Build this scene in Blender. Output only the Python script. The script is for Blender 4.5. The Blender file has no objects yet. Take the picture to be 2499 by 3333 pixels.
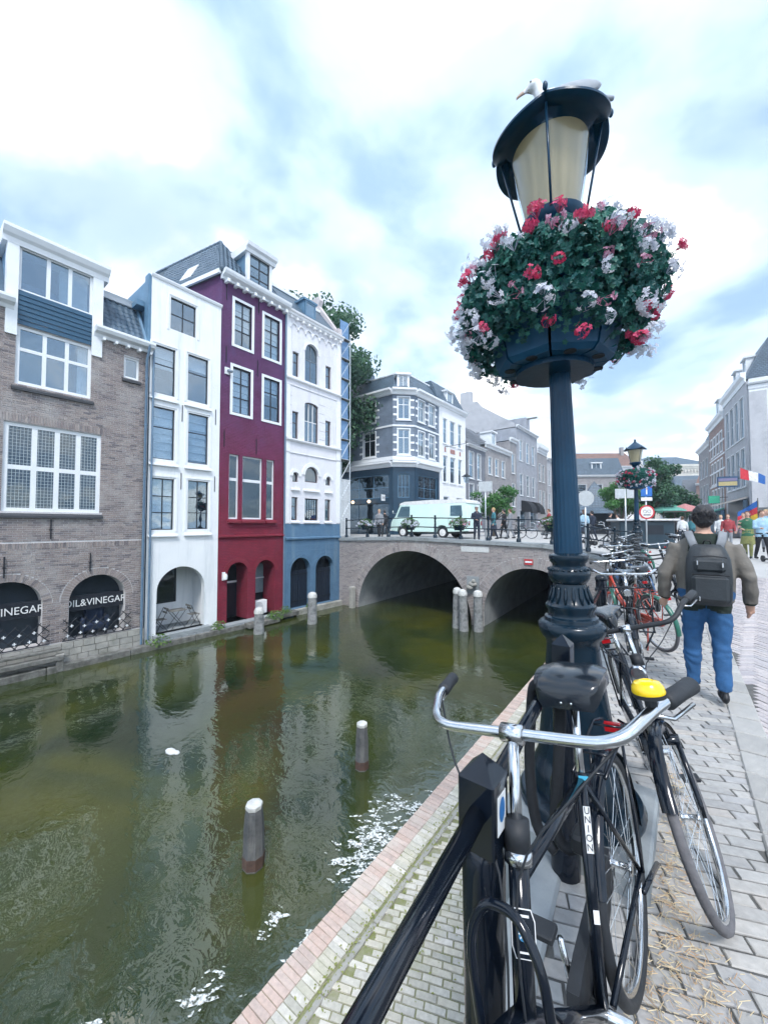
import bpy, bmesh, math, random
from mathutils import Vector, Matrix, noise
from mathutils.kdtree import KDTree
R = math.radians
random.seed(7)
scene = bpy.context.scene
col = scene.collection

# ---------------------------------------------------------------- camera, sky, sun, exposure
CAM = Vector((0.0, 0.0, 1.58))
PSI = math.atan((2230 - 1249.5) / 1250.0)
PITCH = R(2.0)
cam_d = bpy.data.cameras.new('camera')
cam_d.sensor_fit = 'HORIZONTAL'; cam_d.sensor_width = 36.0; cam_d.lens = 36.0 * 1250 / 2499
cam_d.clip_start = 0.02; cam_d.clip_end = 2000
cam = bpy.data.objects.new('camera', cam_d); col.objects.link(cam)
cam.location = CAM; cam.rotation_euler = (R(90) + PITCH, 0, PSI)
scene.camera = cam

SUN_EL, SUN_AZ = R(52), R(140)          # azimuth clockwise from +Y
world = bpy.data.worlds.new('World'); scene.world = world; world.use_nodes = True
def make_world():
    nt = world.node_tree; N = nt.nodes; L = nt.links; N.clear()
    out = N.new('ShaderNodeOutputWorld')
    sky = N.new('ShaderNodeTexSky'); sky.sky_type = 'NISHITA'; sky.sun_disc = False
    sky.sun_elevation = SUN_EL; sky.sun_rotation = SUN_AZ; sky.dust_density = 1.0; sky.ozone_density = 2.0
    b1 = N.new('ShaderNodeBackground'); b1.inputs[1].default_value = 0.115
    L.new(sky.outputs[0], b1.inputs[0])
    tc = N.new('ShaderNodeTexCoord'); sep = N.new('ShaderNodeSeparateXYZ'); L.new(tc.outputs['Generated'], sep.inputs[0])
    def mth(op, a, b=None, clamp=False):
        m = N.new('ShaderNodeMath'); m.operation = op; m.use_clamp = clamp
        for i, s in enumerate((a, b)):
            if s is None: continue
            if isinstance(s, (int, float)): m.inputs[i].default_value = s
            else: L.new(s, m.inputs[i])
        return m.outputs[0]
    h = mth('ADD', mth('MAXIMUM', sep.outputs[2], 0.0), 0.22)
    cb = N.new('ShaderNodeCombineXYZ')
    L.new(mth('DIVIDE', sep.outputs[0], h), cb.inputs[0]); L.new(mth('DIVIDE', sep.outputs[1], h), cb.inputs[1])
    def nz(scale, detail, rough, off, dist=0.0):
        mp = N.new('ShaderNodeMapping'); mp.inputs['Location'].default_value = off; L.new(cb.outputs[0], mp.inputs[0])
        n = N.new('ShaderNodeTexNoise'); n.inputs['Scale'].default_value = scale; n.inputs['Detail'].default_value = detail
        n.inputs['Roughness'].default_value = rough; n.inputs['Distortion'].default_value = dist
        L.new(mp.outputs[0], n.inputs[0]); return n.outputs[0]
    def ramp(s, pts):
        r = N.new('ShaderNodeValToRGB'); e = r.color_ramp.elements
        while len(e) < len(pts): e.new(0.5)
        for el, (p, c) in zip(e, pts): el.position = p; el.color = (c[0], c[1], c[2], 1)
        r.color_ramp.interpolation = 'EASE'
        L.new(s, r.inputs[0]); return r.outputs[0]
    cover = ramp(nz(1.05, 6, 0.52, (3.7, 1.9, 1.0), 0.15), [(0.40, (0, 0, 0)), (0.60, (1, 1, 1))])
    shade = ramp(nz(1.7, 7, 0.5, (1.3, 2.1, 3.0), 0.25), [(0.36, (0.28, 0.41, 0.59)), (0.5, (0.53, 0.66, 0.82)), (0.62, (1.0, 1.0, 1.0))])
    b2 = N.new('ShaderNodeBackground'); b2.inputs[1].default_value = 0.83; L.new(shade, b2.inputs[0])
    mx = N.new('ShaderNodeMixShader')
    L.new(mth('MULTIPLY', mth('ADD', mth('MULTIPLY', cover, 0.40), 0.58), 1.0, True), mx.inputs[0])
    L.new(b1.outputs[0], mx.inputs[1]); L.new(b2.outputs[0], mx.inputs[2]); L.new(mx.outputs[0], out.inputs[0])
make_world()
sd = bpy.data.lights.new('sun', 'SUN'); sd.energy = 1.3; sd.angle = R(14); sd.color = (1.0, 0.98, 0.95)
sun = bpy.data.objects.new('sun', sd); col.objects.link(sun)
sv = Vector((math.sin(SUN_AZ) * math.cos(SUN_EL), math.cos(SUN_AZ) * math.cos(SUN_EL), math.sin(SUN_EL)))
sun.rotation_euler = sv.to_track_quat('Z', 'Y').to_euler()
scene.view_settings.view_transform = 'Standard'; scene.view_settings.look = 'None'
scene.view_settings.exposure = 1.22; scene.view_settings.gamma = 1.0; scene.view_settings.use_curve_mapping = False
try:
    scene.cycles.max_bounces = 6; scene.cycles.diffuse_bounces = 2; scene.cycles.use_adaptive_sampling = True; scene.cycles.adaptive_threshold = 0.03; scene.cycles.adaptive_min_samples = 16; scene.cycles.glossy_bounces = 3
    scene.cycles.transparent_max_bounces = 12; scene.cycles.transmission_bounces = 4; scene.cycles.volume_bounces = 0; scene.cycles.volume_step_rate = 4
    scene.cycles.use_denoising = True; scene.cycles.caustics_reflective = False; scene.cycles.caustics_refractive = False
    scene.cycles.sample_clamp_indirect = 4.0
except Exception: pass

# ---------------------------------------------------------------- materials
MT = {}
def nodes_of(name):
    m = bpy.data.materials.new(name); m.use_nodes = True; nt = m.node_tree
    return m, nt, nt.nodes, nt.links, nt.nodes['Principled BSDF']
def mat(name, c, rough=0.6, metal=0.0, c2=None, sc=8.0, bump=0.0, bsc=None, coat=0.0, spec=0.5, st=None, ssc=0.6, emit=0.0, rnd=0.0, sheen=0.0, streak=False):
    """colour c varied towards c2 by noise; st = stain colour by a broad noise; rnd = brightness change by object"""
    if name in MT: return MT[name]
    m, nt, N, L, P = nodes_of(name); MT[name] = m
    P.inputs['Roughness'].default_value = rough; P.inputs['Metallic'].default_value = metal
    P.inputs['Coat Weight'].default_value = coat; P.inputs['Coat Roughness'].default_value = 0.08
    P.inputs['Specular IOR Level'].default_value = spec
    if sheen: P.inputs['Sheen Weight'].default_value = sheen
    if emit:
        P.inputs['Emission Color'].default_value = (*c, 1); P.inputs['Emission Strength'].default_value = emit
    tc = N.new('ShaderNodeTexCoord')
    def noise_(scale, det=5, rg=0.6):
        n = N.new('ShaderNodeTexNoise'); n.inputs['Scale'].default_value = scale; n.inputs['Detail'].default_value = det
        n.inputs['Roughness'].default_value = rg; L.new(tc.outputs['Object'], n.inputs[0]); return n
    c2 = c2 or tuple(v * 0.8 for v in c)
    n = noise_(sc); mx = N.new('ShaderNodeMix'); mx.data_type = 'RGBA'
    rp = N.new('ShaderNodeMapRange'); rp.inputs[1].default_value = 0.34; rp.inputs[2].default_value = 0.66; L.new(n.outputs[0], rp.inputs[0])
    L.new(rp.outputs[0], mx.inputs[0]); mx.inputs[6].default_value = (*c, 1); mx.inputs[7].default_value = (*c2, 1)
    outc = mx.outputs[2]
    if st:
        n2 = noise_(ssc, 6, 0.7)
        if streak: mp = N.new('ShaderNodeMapping'); mp.inputs['Scale'].default_value = (2.5, 2.5, 0.22); L.new(tc.outputs['Object'], mp.inputs[0]); L.new(mp.outputs[0], n2.inputs[0])
        r2 = N.new('ShaderNodeMapRange'); r2.inputs[1].default_value = 0.52; r2.inputs[2].default_value = 0.74
        L.new(n2.outputs[0], r2.inputs[0]); m2 = N.new('ShaderNodeMix'); m2.data_type = 'RGBA'
        L.new(r2.outputs[0], m2.inputs[0]); L.new(outc, m2.inputs[6]); m2.inputs[7].default_value = (*st, 1); outc = m2.outputs[2]
    if rnd:
        oi = N.new('ShaderNodeObjectInfo'); r3 = N.new('ShaderNodeMapRange'); L.new(oi.outputs['Random'], r3.inputs[0])
        r3.inputs[3].default_value = 1 - rnd; r3.inputs[4].default_value = 1 + rnd
        hs = N.new('ShaderNodeHueSaturation'); L.new(r3.outputs[0], hs.inputs['Value']); L.new(outc, hs.inputs['Color']); outc = hs.outputs[0]
    L.new(outc, P.inputs['Base Color'])
    if bump:
        b = N.new('ShaderNodeBump'); b.inputs['Strength'].default_value = bump; b.inputs['Distance'].default_value = 0.02
        nb = noise_(bsc or sc * 2, 4); L.new(nb.outputs[0], b.inputs['Height']); L.new(b.outputs[0], P.inputs['Normal'])
    return m
def piece_mat(name, cols, rough=0.8, bump=0.25, st=None, ssc=1.2):
    """bricks, stones and tiles: one of several colours, picked by the face attribute 'shade' plus the object's random number"""
    m, nt, N, L, P = nodes_of(name); MT[name] = m
    P.inputs['Roughness'].default_value = rough
    at = N.new('ShaderNodeAttribute'); at.attribute_name = 'shade'; oi = N.new('ShaderNodeObjectInfo')
    ad = N.new('ShaderNodeMath'); ad.operation = 'ADD'; L.new(at.outputs['Fac'], ad.inputs[0]); L.new(oi.outputs['Random'], ad.inputs[1])
    fr = N.new('ShaderNodeMath'); fr.operation = 'FRACT'; L.new(ad.outputs[0], fr.inputs[0])
    rp = N.new('ShaderNodeValToRGB'); e = rp.color_ramp.elements
    while len(e) < len(cols): e.new(0.5)
    for i, (el, c) in enumerate(zip(e, cols)): el.position = i / (len(cols) - 1); el.color = (*c, 1)
    L.new(fr.outputs[0], rp.inputs[0])
    gm = N.new('ShaderNodeNewGeometry'); n = N.new('ShaderNodeTexNoise'); n.inputs['Scale'].default_value = 30; n.inputs['Detail'].default_value = 5
    L.new(gm.outputs['Position'], n.inputs[0])
    hs = N.new('ShaderNodeHueSaturation'); r3 = N.new('ShaderNodeMapRange'); L.new(n.outputs[0], r3.inputs[0]); r3.inputs[3].default_value = 0.7; r3.inputs[4].default_value = 1.3
    L.new(r3.outputs[0], hs.inputs['Value']); L.new(rp.outputs[0], hs.inputs['Color']); outc = hs.outputs[0]
    if st:
        n2 = N.new('ShaderNodeTexNoise'); n2.inputs['Scale'].default_value = ssc; n2.inputs['Detail'].default_value = 8; n2.inputs['Roughness'].default_value = 0.7
        L.new(gm.outputs['Position'], n2.inputs[0]); r2 = N.new('ShaderNodeMapRange'); r2.inputs[1].default_value = 0.5; r2.inputs[2].default_value = 0.75
        L.new(n2.outputs[0], r2.inputs[0]); m2 = N.new('ShaderNodeMix'); m2.data_type = 'RGBA'; L.new(r2.outputs[0], m2.inputs[0])
        L.new(outc, m2.inputs[6]); m2.inputs[7].default_value = (*st, 1); outc = m2.outputs[2]
    L.new(outc, P.inputs['Base Color'])
    b = N.new('ShaderNodeBump'); b.inputs['Strength'].default_value = bump; b.inputs['Distance'].default_value = 0.01
    L.new(n.outputs[0], b.inputs['Height']); L.new(b.outputs[0], P.inputs['Normal'])
    return m
def brickwall(name, c1, c2, mortar, bw=0.21, bh=0.068, rough=0.85, bump=0.5, st=None, ms=0.012, top=None):
    """far brickwork and painted brick, in the wall's own x and z"""
    if name in MT: return MT[name]
    m, nt, N, L, P = nodes_of(name); MT[name] = m; P.inputs['Roughness'].default_value = rough
    tc = N.new('ShaderNodeTexCoord'); sp = N.new('ShaderNodeSeparateXYZ'); L.new(tc.outputs['Object'], sp.inputs[0])
    ad = N.new('ShaderNodeMath'); L.new(sp.outputs[0], ad.inputs[0]); L.new(sp.outputs[1], ad.inputs[1])
    cb = N.new('ShaderNodeCombineXYZ'); L.new(ad.outputs[0], cb.inputs[0]); L.new(sp.outputs[2], cb.inputs[1])
    bt = N.new('ShaderNodeTexBrick'); L.new(cb.outputs[0], bt.inputs['Vector'])
    bt.inputs['Color1'].default_value = (*c1, 1); bt.inputs['Color2'].default_value = (*c2, 1); bt.inputs['Mortar'].default_value = (*mortar, 1)
    bt.inputs['Scale'].default_value = 1.0; bt.inputs['Mortar Size'].default_value = ms; bt.inputs['Brick Width'].default_value = bw; bt.inputs['Row Height'].default_value = bh
    bt.inputs['Mortar Smooth'].default_value = 0.2
    n = N.new('ShaderNodeTexNoise'); n.inputs['Scale'].default_value = 1.3; n.inputs['Detail'].default_value = 8; n.inputs['Roughness'].default_value = 0.7; L.new(tc.outputs['Object'], n.inputs[0])
    hs = N.new('ShaderNodeHueSaturation'); r3 = N.new('ShaderNodeMapRange'); L.new(n.outputs[0], r3.inputs[0]); r3.inputs[1].default_value = 0.25; r3.inputs[2].default_value = 0.75
    r3.inputs[3].default_value = 0.72; r3.inputs[4].default_value = 1.28; L.new(r3.outputs[0], hs.inputs['Value']); L.new(bt.outputs[0], hs.inputs['Color']); outc = hs.outputs[0]
    if st:
        n2 = N.new('ShaderNodeTexNoise'); n2.inputs['Scale'].default_value = 0.5; n2.inputs['Detail'].default_value = 8; n2.inputs['Roughness'].default_value = 0.75; L.new(tc.outputs['Object'], n2.inputs[0])
        r2 = N.new('ShaderNodeMapRange'); r2.inputs[1].default_value = 0.5; r2.inputs[2].default_value = 0.75; L.new(n2.outputs[0], r2.inputs[0])
        m2 = N.new('ShaderNodeMix'); m2.data_type = 'RGBA'; L.new(r2.outputs[0], m2.inputs[0]); L.new(outc, m2.inputs[6]); m2.inputs[7].default_value = (*st, 1); outc = m2.outputs[2]
    if top:                                                            # lens flare tint painted into the wall colour, growing with height
        zr = N.new('ShaderNodeMapRange'); zr.inputs[1].default_value = top[1]; zr.inputs[2].default_value = top[2]; zn = N.new('ShaderNodeMath'); zn.operation = 'MULTIPLY_ADD'; L.new(n.outputs[0], zn.inputs[0]); zn.inputs[1].default_value = 3.0; L.new(sp.outputs[2], zn.inputs[2]); L.new(zn.outputs[0], zr.inputs[0])
        m3 = N.new('ShaderNodeMix'); m3.data_type = 'RGBA'; m3.blend_type = 'MULTIPLY'; L.new(zr.outputs[0], m3.inputs[0]); L.new(outc, m3.inputs[6]); m3.inputs[7].default_value = (*top[0], 1); outc = m3.outputs[2]
    L.new(outc, P.inputs['Base Color'])
    b = N.new('ShaderNodeBump'); b.inputs['Strength'].default_value = bump; b.inputs['Distance'].default_value = 0.012; b.invert = True
    L.new(bt.outputs['Fac'], b.inputs['Height']); L.new(b.outputs[0], P.inputs['Normal'])
    return m
def glassmat(name, tint, ior=1.9, clear=0.6, warp=0.12):
    m, nt, N, L, P = nodes_of(name); MT[name] = m; N.remove(P); out = N['Material Output']
    g = N.new('ShaderNodeBsdfGlossy'); g.inputs['Roughness'].default_value = 0.02; g.inputs['Color'].default_value = (0.82, 0.93, 1, 1)
    tr = N.new('ShaderNodeBsdfTransparent'); tr.inputs[0].default_value = (*tint, 1)
    df = N.new('ShaderNodeBsdfDiffuse'); df.inputs[0].default_value = (0.02, 0.035, 0.05, 1)
    m1 = N.new('ShaderNodeMixShader'); m1.inputs[0].default_value = clear; L.new(df.outputs[0], m1.inputs[1]); L.new(tr.outputs[0], m1.inputs[2])
    lw = N.new('ShaderNodeLayerWeight'); pw = N.new('ShaderNodeMath'); pw.operation = 'POWER'; L.new(lw.outputs['Facing'], pw.inputs[0]); pw.inputs[1].default_value = 4.0
    fr = N.new('ShaderNodeMapRange'); f0 = ((ior - 1) / (ior + 1)) ** 2; fr.inputs[3].default_value = f0; fr.inputs[4].default_value = 0.95; L.new(pw.outputs[0], fr.inputs[0])
    tc = N.new('ShaderNodeTexCoord'); n = N.new('ShaderNodeTexNoise'); n.inputs['Scale'].default_value = 1.4; L.new(tc.outputs['Object'], n.inputs[0])
    b = N.new('ShaderNodeBump'); b.inputs['Strength'].default_value = warp; b.inputs['Distance'].default_value = 0.05; L.new(n.outputs[0], b.inputs['Height'])
    L.new(b.outputs[0], g.inputs['Normal'])
    mx = N.new('ShaderNodeMixShader'); L.new(fr.outputs[0], mx.inputs[0]); L.new(m1.outputs[0], mx.inputs[1]); L.new(g.outputs[0], mx.inputs[2])
    L.new(mx.outputs[0], out.inputs[0]); return m
def leafmat(name, cols, trans=0.25):
    m, nt, N, L, P = nodes_of(name); MT[name] = m; P.inputs['Roughness'].default_value = 0.5
    at = N.new('ShaderNodeAttribute'); at.attribute_name = 'shade'; rp = N.new('ShaderNodeValToRGB'); e = rp.color_ramp.elements
    while len(e) < len(cols): e.new(0.5)
    for i, (el, c) in enumerate(zip(e, cols)): el.position = i / (len(cols) - 1); el.color = (*c, 1)
    L.new(at.outputs['Fac'], rp.inputs[0]); L.new(rp.outputs[0], P.inputs['Base Color'])
    t = N.new('ShaderNodeBsdfTranslucent'); L.new(rp.outputs[0], t.inputs[0]); mx = N.new('ShaderNodeMixShader'); mx.inputs[0].default_value = trans
    L.new(P.outputs[0], mx.inputs[1]); L.new(t.outputs[0], mx.inputs[2]); L.new(mx.outputs[0], N['Material Output'].inputs[0]); return m

# ---------------------------------------------------------------- mesh building
class M:
    """collects boxes, tubes, lathes and quads; build() links them as ONE mesh object"""
    def __init__(s, off=(0, 0, 0), xf=None):
        if isinstance(off, Matrix): xf, off = off, (0, 0, 0)
        s.v = []; s.f = []; s.sh = []; s.off = Vector(off); s.xf = xf; s.cur = 0.0; s.mi = []; s.m = 0
    def add(s, vs, fs):
        b = len(s.v)
        for p in vs:
            p = Vector(p)
            if s.xf is not None: p = s.xf @ p
            s.v.append(p + s.off)
        for f in fs: s.f.append(tuple(i + b for i in f)); s.sh.append(s.cur); s.mi.append(s.m)
        return s
    def box(s, x0, y0, z0, x1, y1, z1, back=True):
        vs = [(x0, y0, z0), (x1, y0, z0), (x1, y1, z0), (x0, y1, z0), (x0, y0, z1), (x1, y0, z1), (x1, y1, z1), (x0, y1, z1)]
        fs = [(0, 1, 5, 4), (1, 2, 6, 5), (3, 0, 4, 7), (4, 5, 6, 7), (3, 2, 1, 0)]
        if back: fs.append((2, 3, 7, 6))
        return s.add(vs, fs)
    def bevbox(s, x0, y0, z0, x1, y1, z1, b):
        """box with chamfered edges (24 verts)"""
        xs, ys, zs = (x0, x1), (y0, y1), (z0, z1); vs = []; idx = {}
        for i in (0, 1):
            for j in (0, 1):
                for k in (0, 1):
                    sx, sy, sz = (1 - 2 * i) * b, (1 - 2 * j) * b, (1 - 2 * k) * b
                    for a in range(3):
                        p = [xs[i] + sx, ys[j] + sy, zs[k] + sz]; p[a] = (xs[i], ys[j], zs[k])[a]
                        idx[i, j, k, a] = len(vs); vs.append(p)
        g = lambda *q: idx[q]
        fs = []
        for i in (0, 1):
            q = [g(i, 0, 0, 0), g(i, 1, 0, 0), g(i, 1, 1, 0), g(i, 0, 1, 0)]; fs.append(q if i else q[::-1])
            q = [g(0, i, 0, 1), g(1, i, 0, 1), g(1, i, 1, 1), g(0, i, 1, 1)]; fs.append(q[::-1] if i else q)
            q = [g(0, 0, i, 2), g(1, 0, i, 2), g(1, 1, i, 2), g(0, 1, i, 2)]; fs.append(q if i else q[::-1])
        for i in (0, 1):
            for j in (0, 1):
                q = [g(i, j, 0, 0), g(i, j, 1, 0), g(i, j, 1, 1), g(i, j, 0, 1)]; fs.append(q if (i + j) % 2 else q[::-1])
                q = [g(i, 0, j, 0), g(i, 1, j, 0), g(i, 1, j, 2), g(i, 0, j, 2)]; fs.append(q[::-1] if (i + j) % 2 else q)
                q = [g(0, i, j, 1), g(1, i, j, 1), g(1, i, j, 2), g(0, i, j, 2)]; fs.append(q if (i + j) % 2 else q[::-1])
                for k in (0, 1):
                    q = [g(i, j, k, 0), g(i, j, k, 1), g(i, j, k, 2)]; fs.append(q if (i + j + k) % 2 else q[::-1])
        return s.add(vs, fs)
    def quad(s, a, b, c, d): return s.add([a, b, c, d], [(0, 1, 2, 3)])
    def prism(s, pts, fn0, fn1):
        """polygon pts mapped by fn0 (one end) and fn1 (other end)"""
        n = len(pts); vs = [fn0(p) for p in pts] + [fn1(p) for p in pts]
        fs = [tuple(range(n))[::-1], tuple(range(n, 2 * n))] + [(i, (i + 1) % n, n + (i + 1) % n, n + i) for i in range(n)]
        return s.add(vs, fs)
    def tube(s, pts, r, n=8, closed=False, flat=1.0):
        pts = [Vector(p) for p in pts]; k = len(pts)
        rs = r if isinstance(r, (list, tuple)) else [r] * k
        tang = []
        for i in range(k):
            a = pts[i - 1] if (i > 0 or closed) else pts[i]; b = pts[(i + 1) % k] if (i < k - 1 or closed) else pts[i]
            t = (b - a); tang.append(t.normalized() if t.length > 1e-9 else Vector((0, 0, 1)))
        ref = Vector((0, 0, 1)) if abs(tang[0].z) < 0.9 else Vector((1, 0, 0))
        nrm = (ref - tang[0] * ref.dot(tang[0])).normalized(); vs = []
        for i in range(k):
            nrm = (nrm - tang[i] * nrm.dot(tang[i])).normalized(); bi = tang[i].cross(nrm)
            for j in range(n):
                a = 2 * math.pi * j / n; vs.append(pts[i] + nrm * (rs[i] * math.cos(a)) + bi * (rs[i] * flat * math.sin(a)))
        fs = []
        for i in range(k if closed else k - 1):
            for j in range(n):
                a, b = i * n + j, i * n + (j + 1) % n; c, d = ((i + 1) % k) * n + (j + 1) % n, ((i + 1) % k) * n + j
                fs.append((a, b, c, d))
        if not closed: fs.append(tuple(range(n))[::-1]); fs.append(tuple(range((k - 1) * n, k * n)))
        return s.add(vs, fs)
    def lathe(s, prof, n=24, c=(0, 0, 0), cap=True, ph=0.0):
        vs = []
        for r, z in prof:
            for j in range(n):
                a = 2 * math.pi * j / n + ph; vs.append((c[0] + r * math.cos(a), c[1] + r * math.sin(a), c[2] + z))
        fs = []
        for i in range(len(prof) - 1):
            for j in range(n): fs.append((i * n + j, i * n + (j + 1) % n, (i + 1) * n + (j + 1) % n, (i + 1) * n + j))
        if cap: fs.append(tuple(range(n))[::-1]); fs.append(tuple(range((len(prof) - 1) * n, len(prof) * n)))
        return s.add(vs, fs)
    def loft(s, rings, n=14):
        """closed skin over level ellipses (cx, cy, z, rx, ry)"""
        vs = [(cx + rx * math.cos(2 * math.pi * j / n), cy + ry * math.sin(2 * math.pi * j / n), z) for cx, cy, z, rx, ry in rings for j in range(n)]; k = len(rings)
        return s.add(vs, [(i * n + j, i * n + (j + 1) % n, (i + 1) * n + (j + 1) % n, (i + 1) * n + j) for i in range(k - 1) for j in range(n)] + [tuple(range(n))[::-1], tuple(range((k - 1) * n, k * n))])
    def ell(s, c, r, n=12, k=8, rot=None):
        vs = [(0, 0, -1)]
        for i in range(1, k):
            t = math.pi * i / k
            for j in range(n): a = 2 * math.pi * j / n; vs.append((math.sin(t) * math.cos(a), math.sin(t) * math.sin(a), -math.cos(t)))
        vs.append((0, 0, 1)); vs = [Vector((p[0] * r[0], p[1] * r[1], p[2] * r[2])) for p in vs]
        if rot is not None: vs = [rot @ p for p in vs]
        vs = [p + Vector(c) for p in vs]; e = len(vs) - 1; fs = []
        for j in range(n):
            fs.append((0, 1 + (j + 1) % n, 1 + j)); fs.append((e, 1 + (k - 2) * n + j, 1 + (k - 2) * n + (j + 1) % n))
        for i in range(k - 2):
            for j in range(n): fs.append((1 + i * n + j, 1 + i * n + (j + 1) % n, 1 + (i + 1) * n + (j + 1) % n, 1 + (i + 1) * n + j))
        return s.add(vs, fs)
    def mesh(s, name, mats, smooth=False):
        me = bpy.data.meshes.new(name); me.from_pydata([tuple(p) for p in s.v], [], s.f)
        mats = mats if isinstance(mats, (list, tuple)) else [mats]
        for m in mats: me.materials.append(m)
        if len(mats) > 1: me.polygons.foreach_set('material_index', s.mi)
        if any(s.sh):
            at = me.attributes.new('shade', 'FLOAT', 'FACE'); at.data.foreach_set('value', s.sh)
        if smooth:
            me.polygons.foreach_set('use_smooth', [True] * len(me.polygons))
            if smooth is not True:
                try: me.set_sharp_from_angle(angle=R(smooth))
                except Exception: pass
        me.update(); return me
    def build(s, name, mats, parent=None, smooth=False):
        return link(name, s.mesh(name, mats, smooth), parent)
def link(name, data, parent=None):
    o = bpy.data.objects.new(name, data); col.objects.link(o)
    if parent is not None: o.parent = parent
    return o
def tag(o, label, cat, group=None):
    o['label'] = label; o['category'] = cat
    if group: o['group'] = group
    return o
def thing(name, label, cat, loc=(0, 0, 0), rz=0.0, group=None):
    o = bpy.data.objects.new(name, None); col.objects.link(o); o.location = loc; o.rotation_euler = (0, 0, rz); o.empty_display_size = 0.1
    return tag(o, label, cat, group)
def struct(name, mb, m, smooth=False):
    o = mb.build(name, m, None, smooth); o['kind'] = 'structure'; return o
def copy_tree(o, parent=None):
    c = o.copy(); col.objects.link(c); c.parent = parent
    for ch in list(o.children): copy_tree(ch, c)
    return c
def px(p):
    """where a point falls in the photograph (0..1, 0..1) and how far it is"""
    p = Vector(p) - CAM; c, s_ = math.cos(PSI), math.sin(PSI)
    r = c * p.x + s_ * p.y; d0 = -s_ * p.x + c * p.y
    d = d0 * math.cos(PITCH) + p.z * math.sin(PITCH); v = -d0 * math.sin(PITCH) + p.z * math.cos(PITCH)
    if d <= 0.05: return (9, 9, 9)
    return (0.5 + 1250 * r / d / 2499, 0.5 - 1250 * v / d / 3333, d)
def lay(items, nvar, make, name, m, parent, limit=300, world=None, keep=None):
    """items: matrices (in the parent's space). The `limit` that show largest become objects sharing meshes; the others one stuff part"""
    protos = [make(i) for i in range(nvar)]
    meshes = [q.mesh(name, m) for q in protos]
    W = world or Matrix()
    sc = []
    for i, mt in enumerate(items):
        x, y, d = px(W @ mt.translation); inside = -0.02 < x < 1.02 and -0.02 < y < 1.02
        sc.append((0 if inside and (not keep or keep(W @ mt.translation)) else 1 if inside else 2, d, i))
    sc.sort(); rest = M(); 
    for k, (o_, d, i) in enumerate(sc):
        v = i % nvar
        if k < limit and o_ == 0:
            ob = link(name, meshes[v], parent); ob.matrix_local = items[i]
        else:
            if o_ == 2 and d > 8.9: continue
            q = protos[v]; rest.xf = items[i]; rest.cur = random.random() * 0.98 + 0.01; rest.add(q.v, q.f)
    if rest.f:
        rest.xf = None; r = rest.build(name + '_field', m, parent); r['kind'] = 'stuff'
work = bpy.data.scenes.new('work')                     # modifiers and letters are evaluated in a scene of their own, removed at the end
def baked(o):
    work.collection.objects.link(o); vl = work.view_layers[0]; vl.update(); me = bpy.data.meshes.new_from_object(o.evaluated_get(vl.depsgraph))
    work.collection.objects.unlink(o); bpy.data.objects.remove(o); return me
def text(s, size, m, parent, mtx, name='lettering', ext=0.003, sx=1.0):
    cu = bpy.data.curves.new(name, 'FONT'); cu.body = s; cu.size = size; cu.extrude = ext; cu.align_x = 'CENTER'; cu.align_y = 'CENTER'; cu.resolution_u = 3
    me = baked(bpy.data.objects.new(name, cu)); bpy.data.curves.remove(cu)
    for v in me.vertices: v.co.x *= sx
    me.materials.clear(); me.materials.append(m); o = link(name, me, parent); o.matrix_local = mtx; return o
def bend(pts, k=4, closed=False):
    """Catmull-Rom through the points"""
    pts = [Vector(p) for p in pts]; n = len(pts); out = []
    for i in range(n - 1):
        p0, p1, p2, p3 = pts[max(0, i - 1)], pts[i], pts[i + 1], pts[min(n - 1, i + 2)]
        for j in range(k): u = j / k; out.append(0.5 * ((2 * p1) + (p2 - p0) * u + (2 * p0 - 5 * p1 + 4 * p2 - p3) * u * u + (3 * p1 - p0 - 3 * p2 + p3) * u ** 3))
    return out + [pts[-1]]
def runs(x0, x1, blocks):
    """what is left of x0..x1 once the blocks are taken out"""
    out = []; x = x0
    for a, b in sorted(blocks):
        if a > x: out.append((x, min(a, x1)))
        x = max(x, b)
        if x >= x1: break
    if x < x1: out.append((x, x1))
    return out
def course(r, row, l, gap):
    """bricks of one course over the run r, the last one cut"""
    x = r[0]; first = l * (0.5 if row % 2 else 1.0)
    while x < r[1] - 0.02:
        e = min(x + first, r[1]); 
        if r[1] - e < 0.05: e = r[1]
        yield (x, e - gap); x = e; first = l
def T(x, y, z): return Matrix.Translation((x, y, z))
def RX(a): return Matrix.Rotation(a, 4, 'X')
def RY(a): return Matrix.Rotation(a, 4, 'Y')
def RZ(a): return Matrix.Rotation(a, 4, 'Z')
# ---------------------------------------------------------------- palette
WATER_Z = -2.9; WHARF_Z = -2.45; XF = -15.6
white = mat('white_paint', (0.80, 0.83, 0.86), 0.5, c2=(0.74, 0.78, 0.82), sc=3, bump=0.04)
cream = mat('cream_stucco', (0.76, 0.76, 0.80), 0.75, c2=(0.70, 0.70, 0.75), sc=2.5, bump=0.12, bsc=40, st=(0.56, 0.56, 0.60), ssc=0.8, streak=True)
creamhi = mat('cream_trim', (0.84, 0.85, 0.87), 0.6, c2=(0.78, 0.79, 0.82), sc=4)
plaster = mat('white_plaster', (0.84, 0.87, 0.89), 0.8, c2=(0.79, 0.82, 0.85), sc=1.2, bump=0.15, bsc=25, st=(0.60, 0.65, 0.68), ssc=0.8, streak=True)
redbrick = brickwall('crimson_painted_brick', (0.235, 0.016, 0.042), (0.195, 0.014, 0.036), (0.15, 0.011, 0.028), bump=0.8, st=(0.17, 0.024, 0.055), top=((0.52, 2.5, 3.1), 6.0, 13.0))  # top: purple flare tint put into the colour of the upper wall
redpaint = mat('crimson_paint', (0.22, 0.016, 0.036), 0.6, sc=5, bump=0.1)
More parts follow.
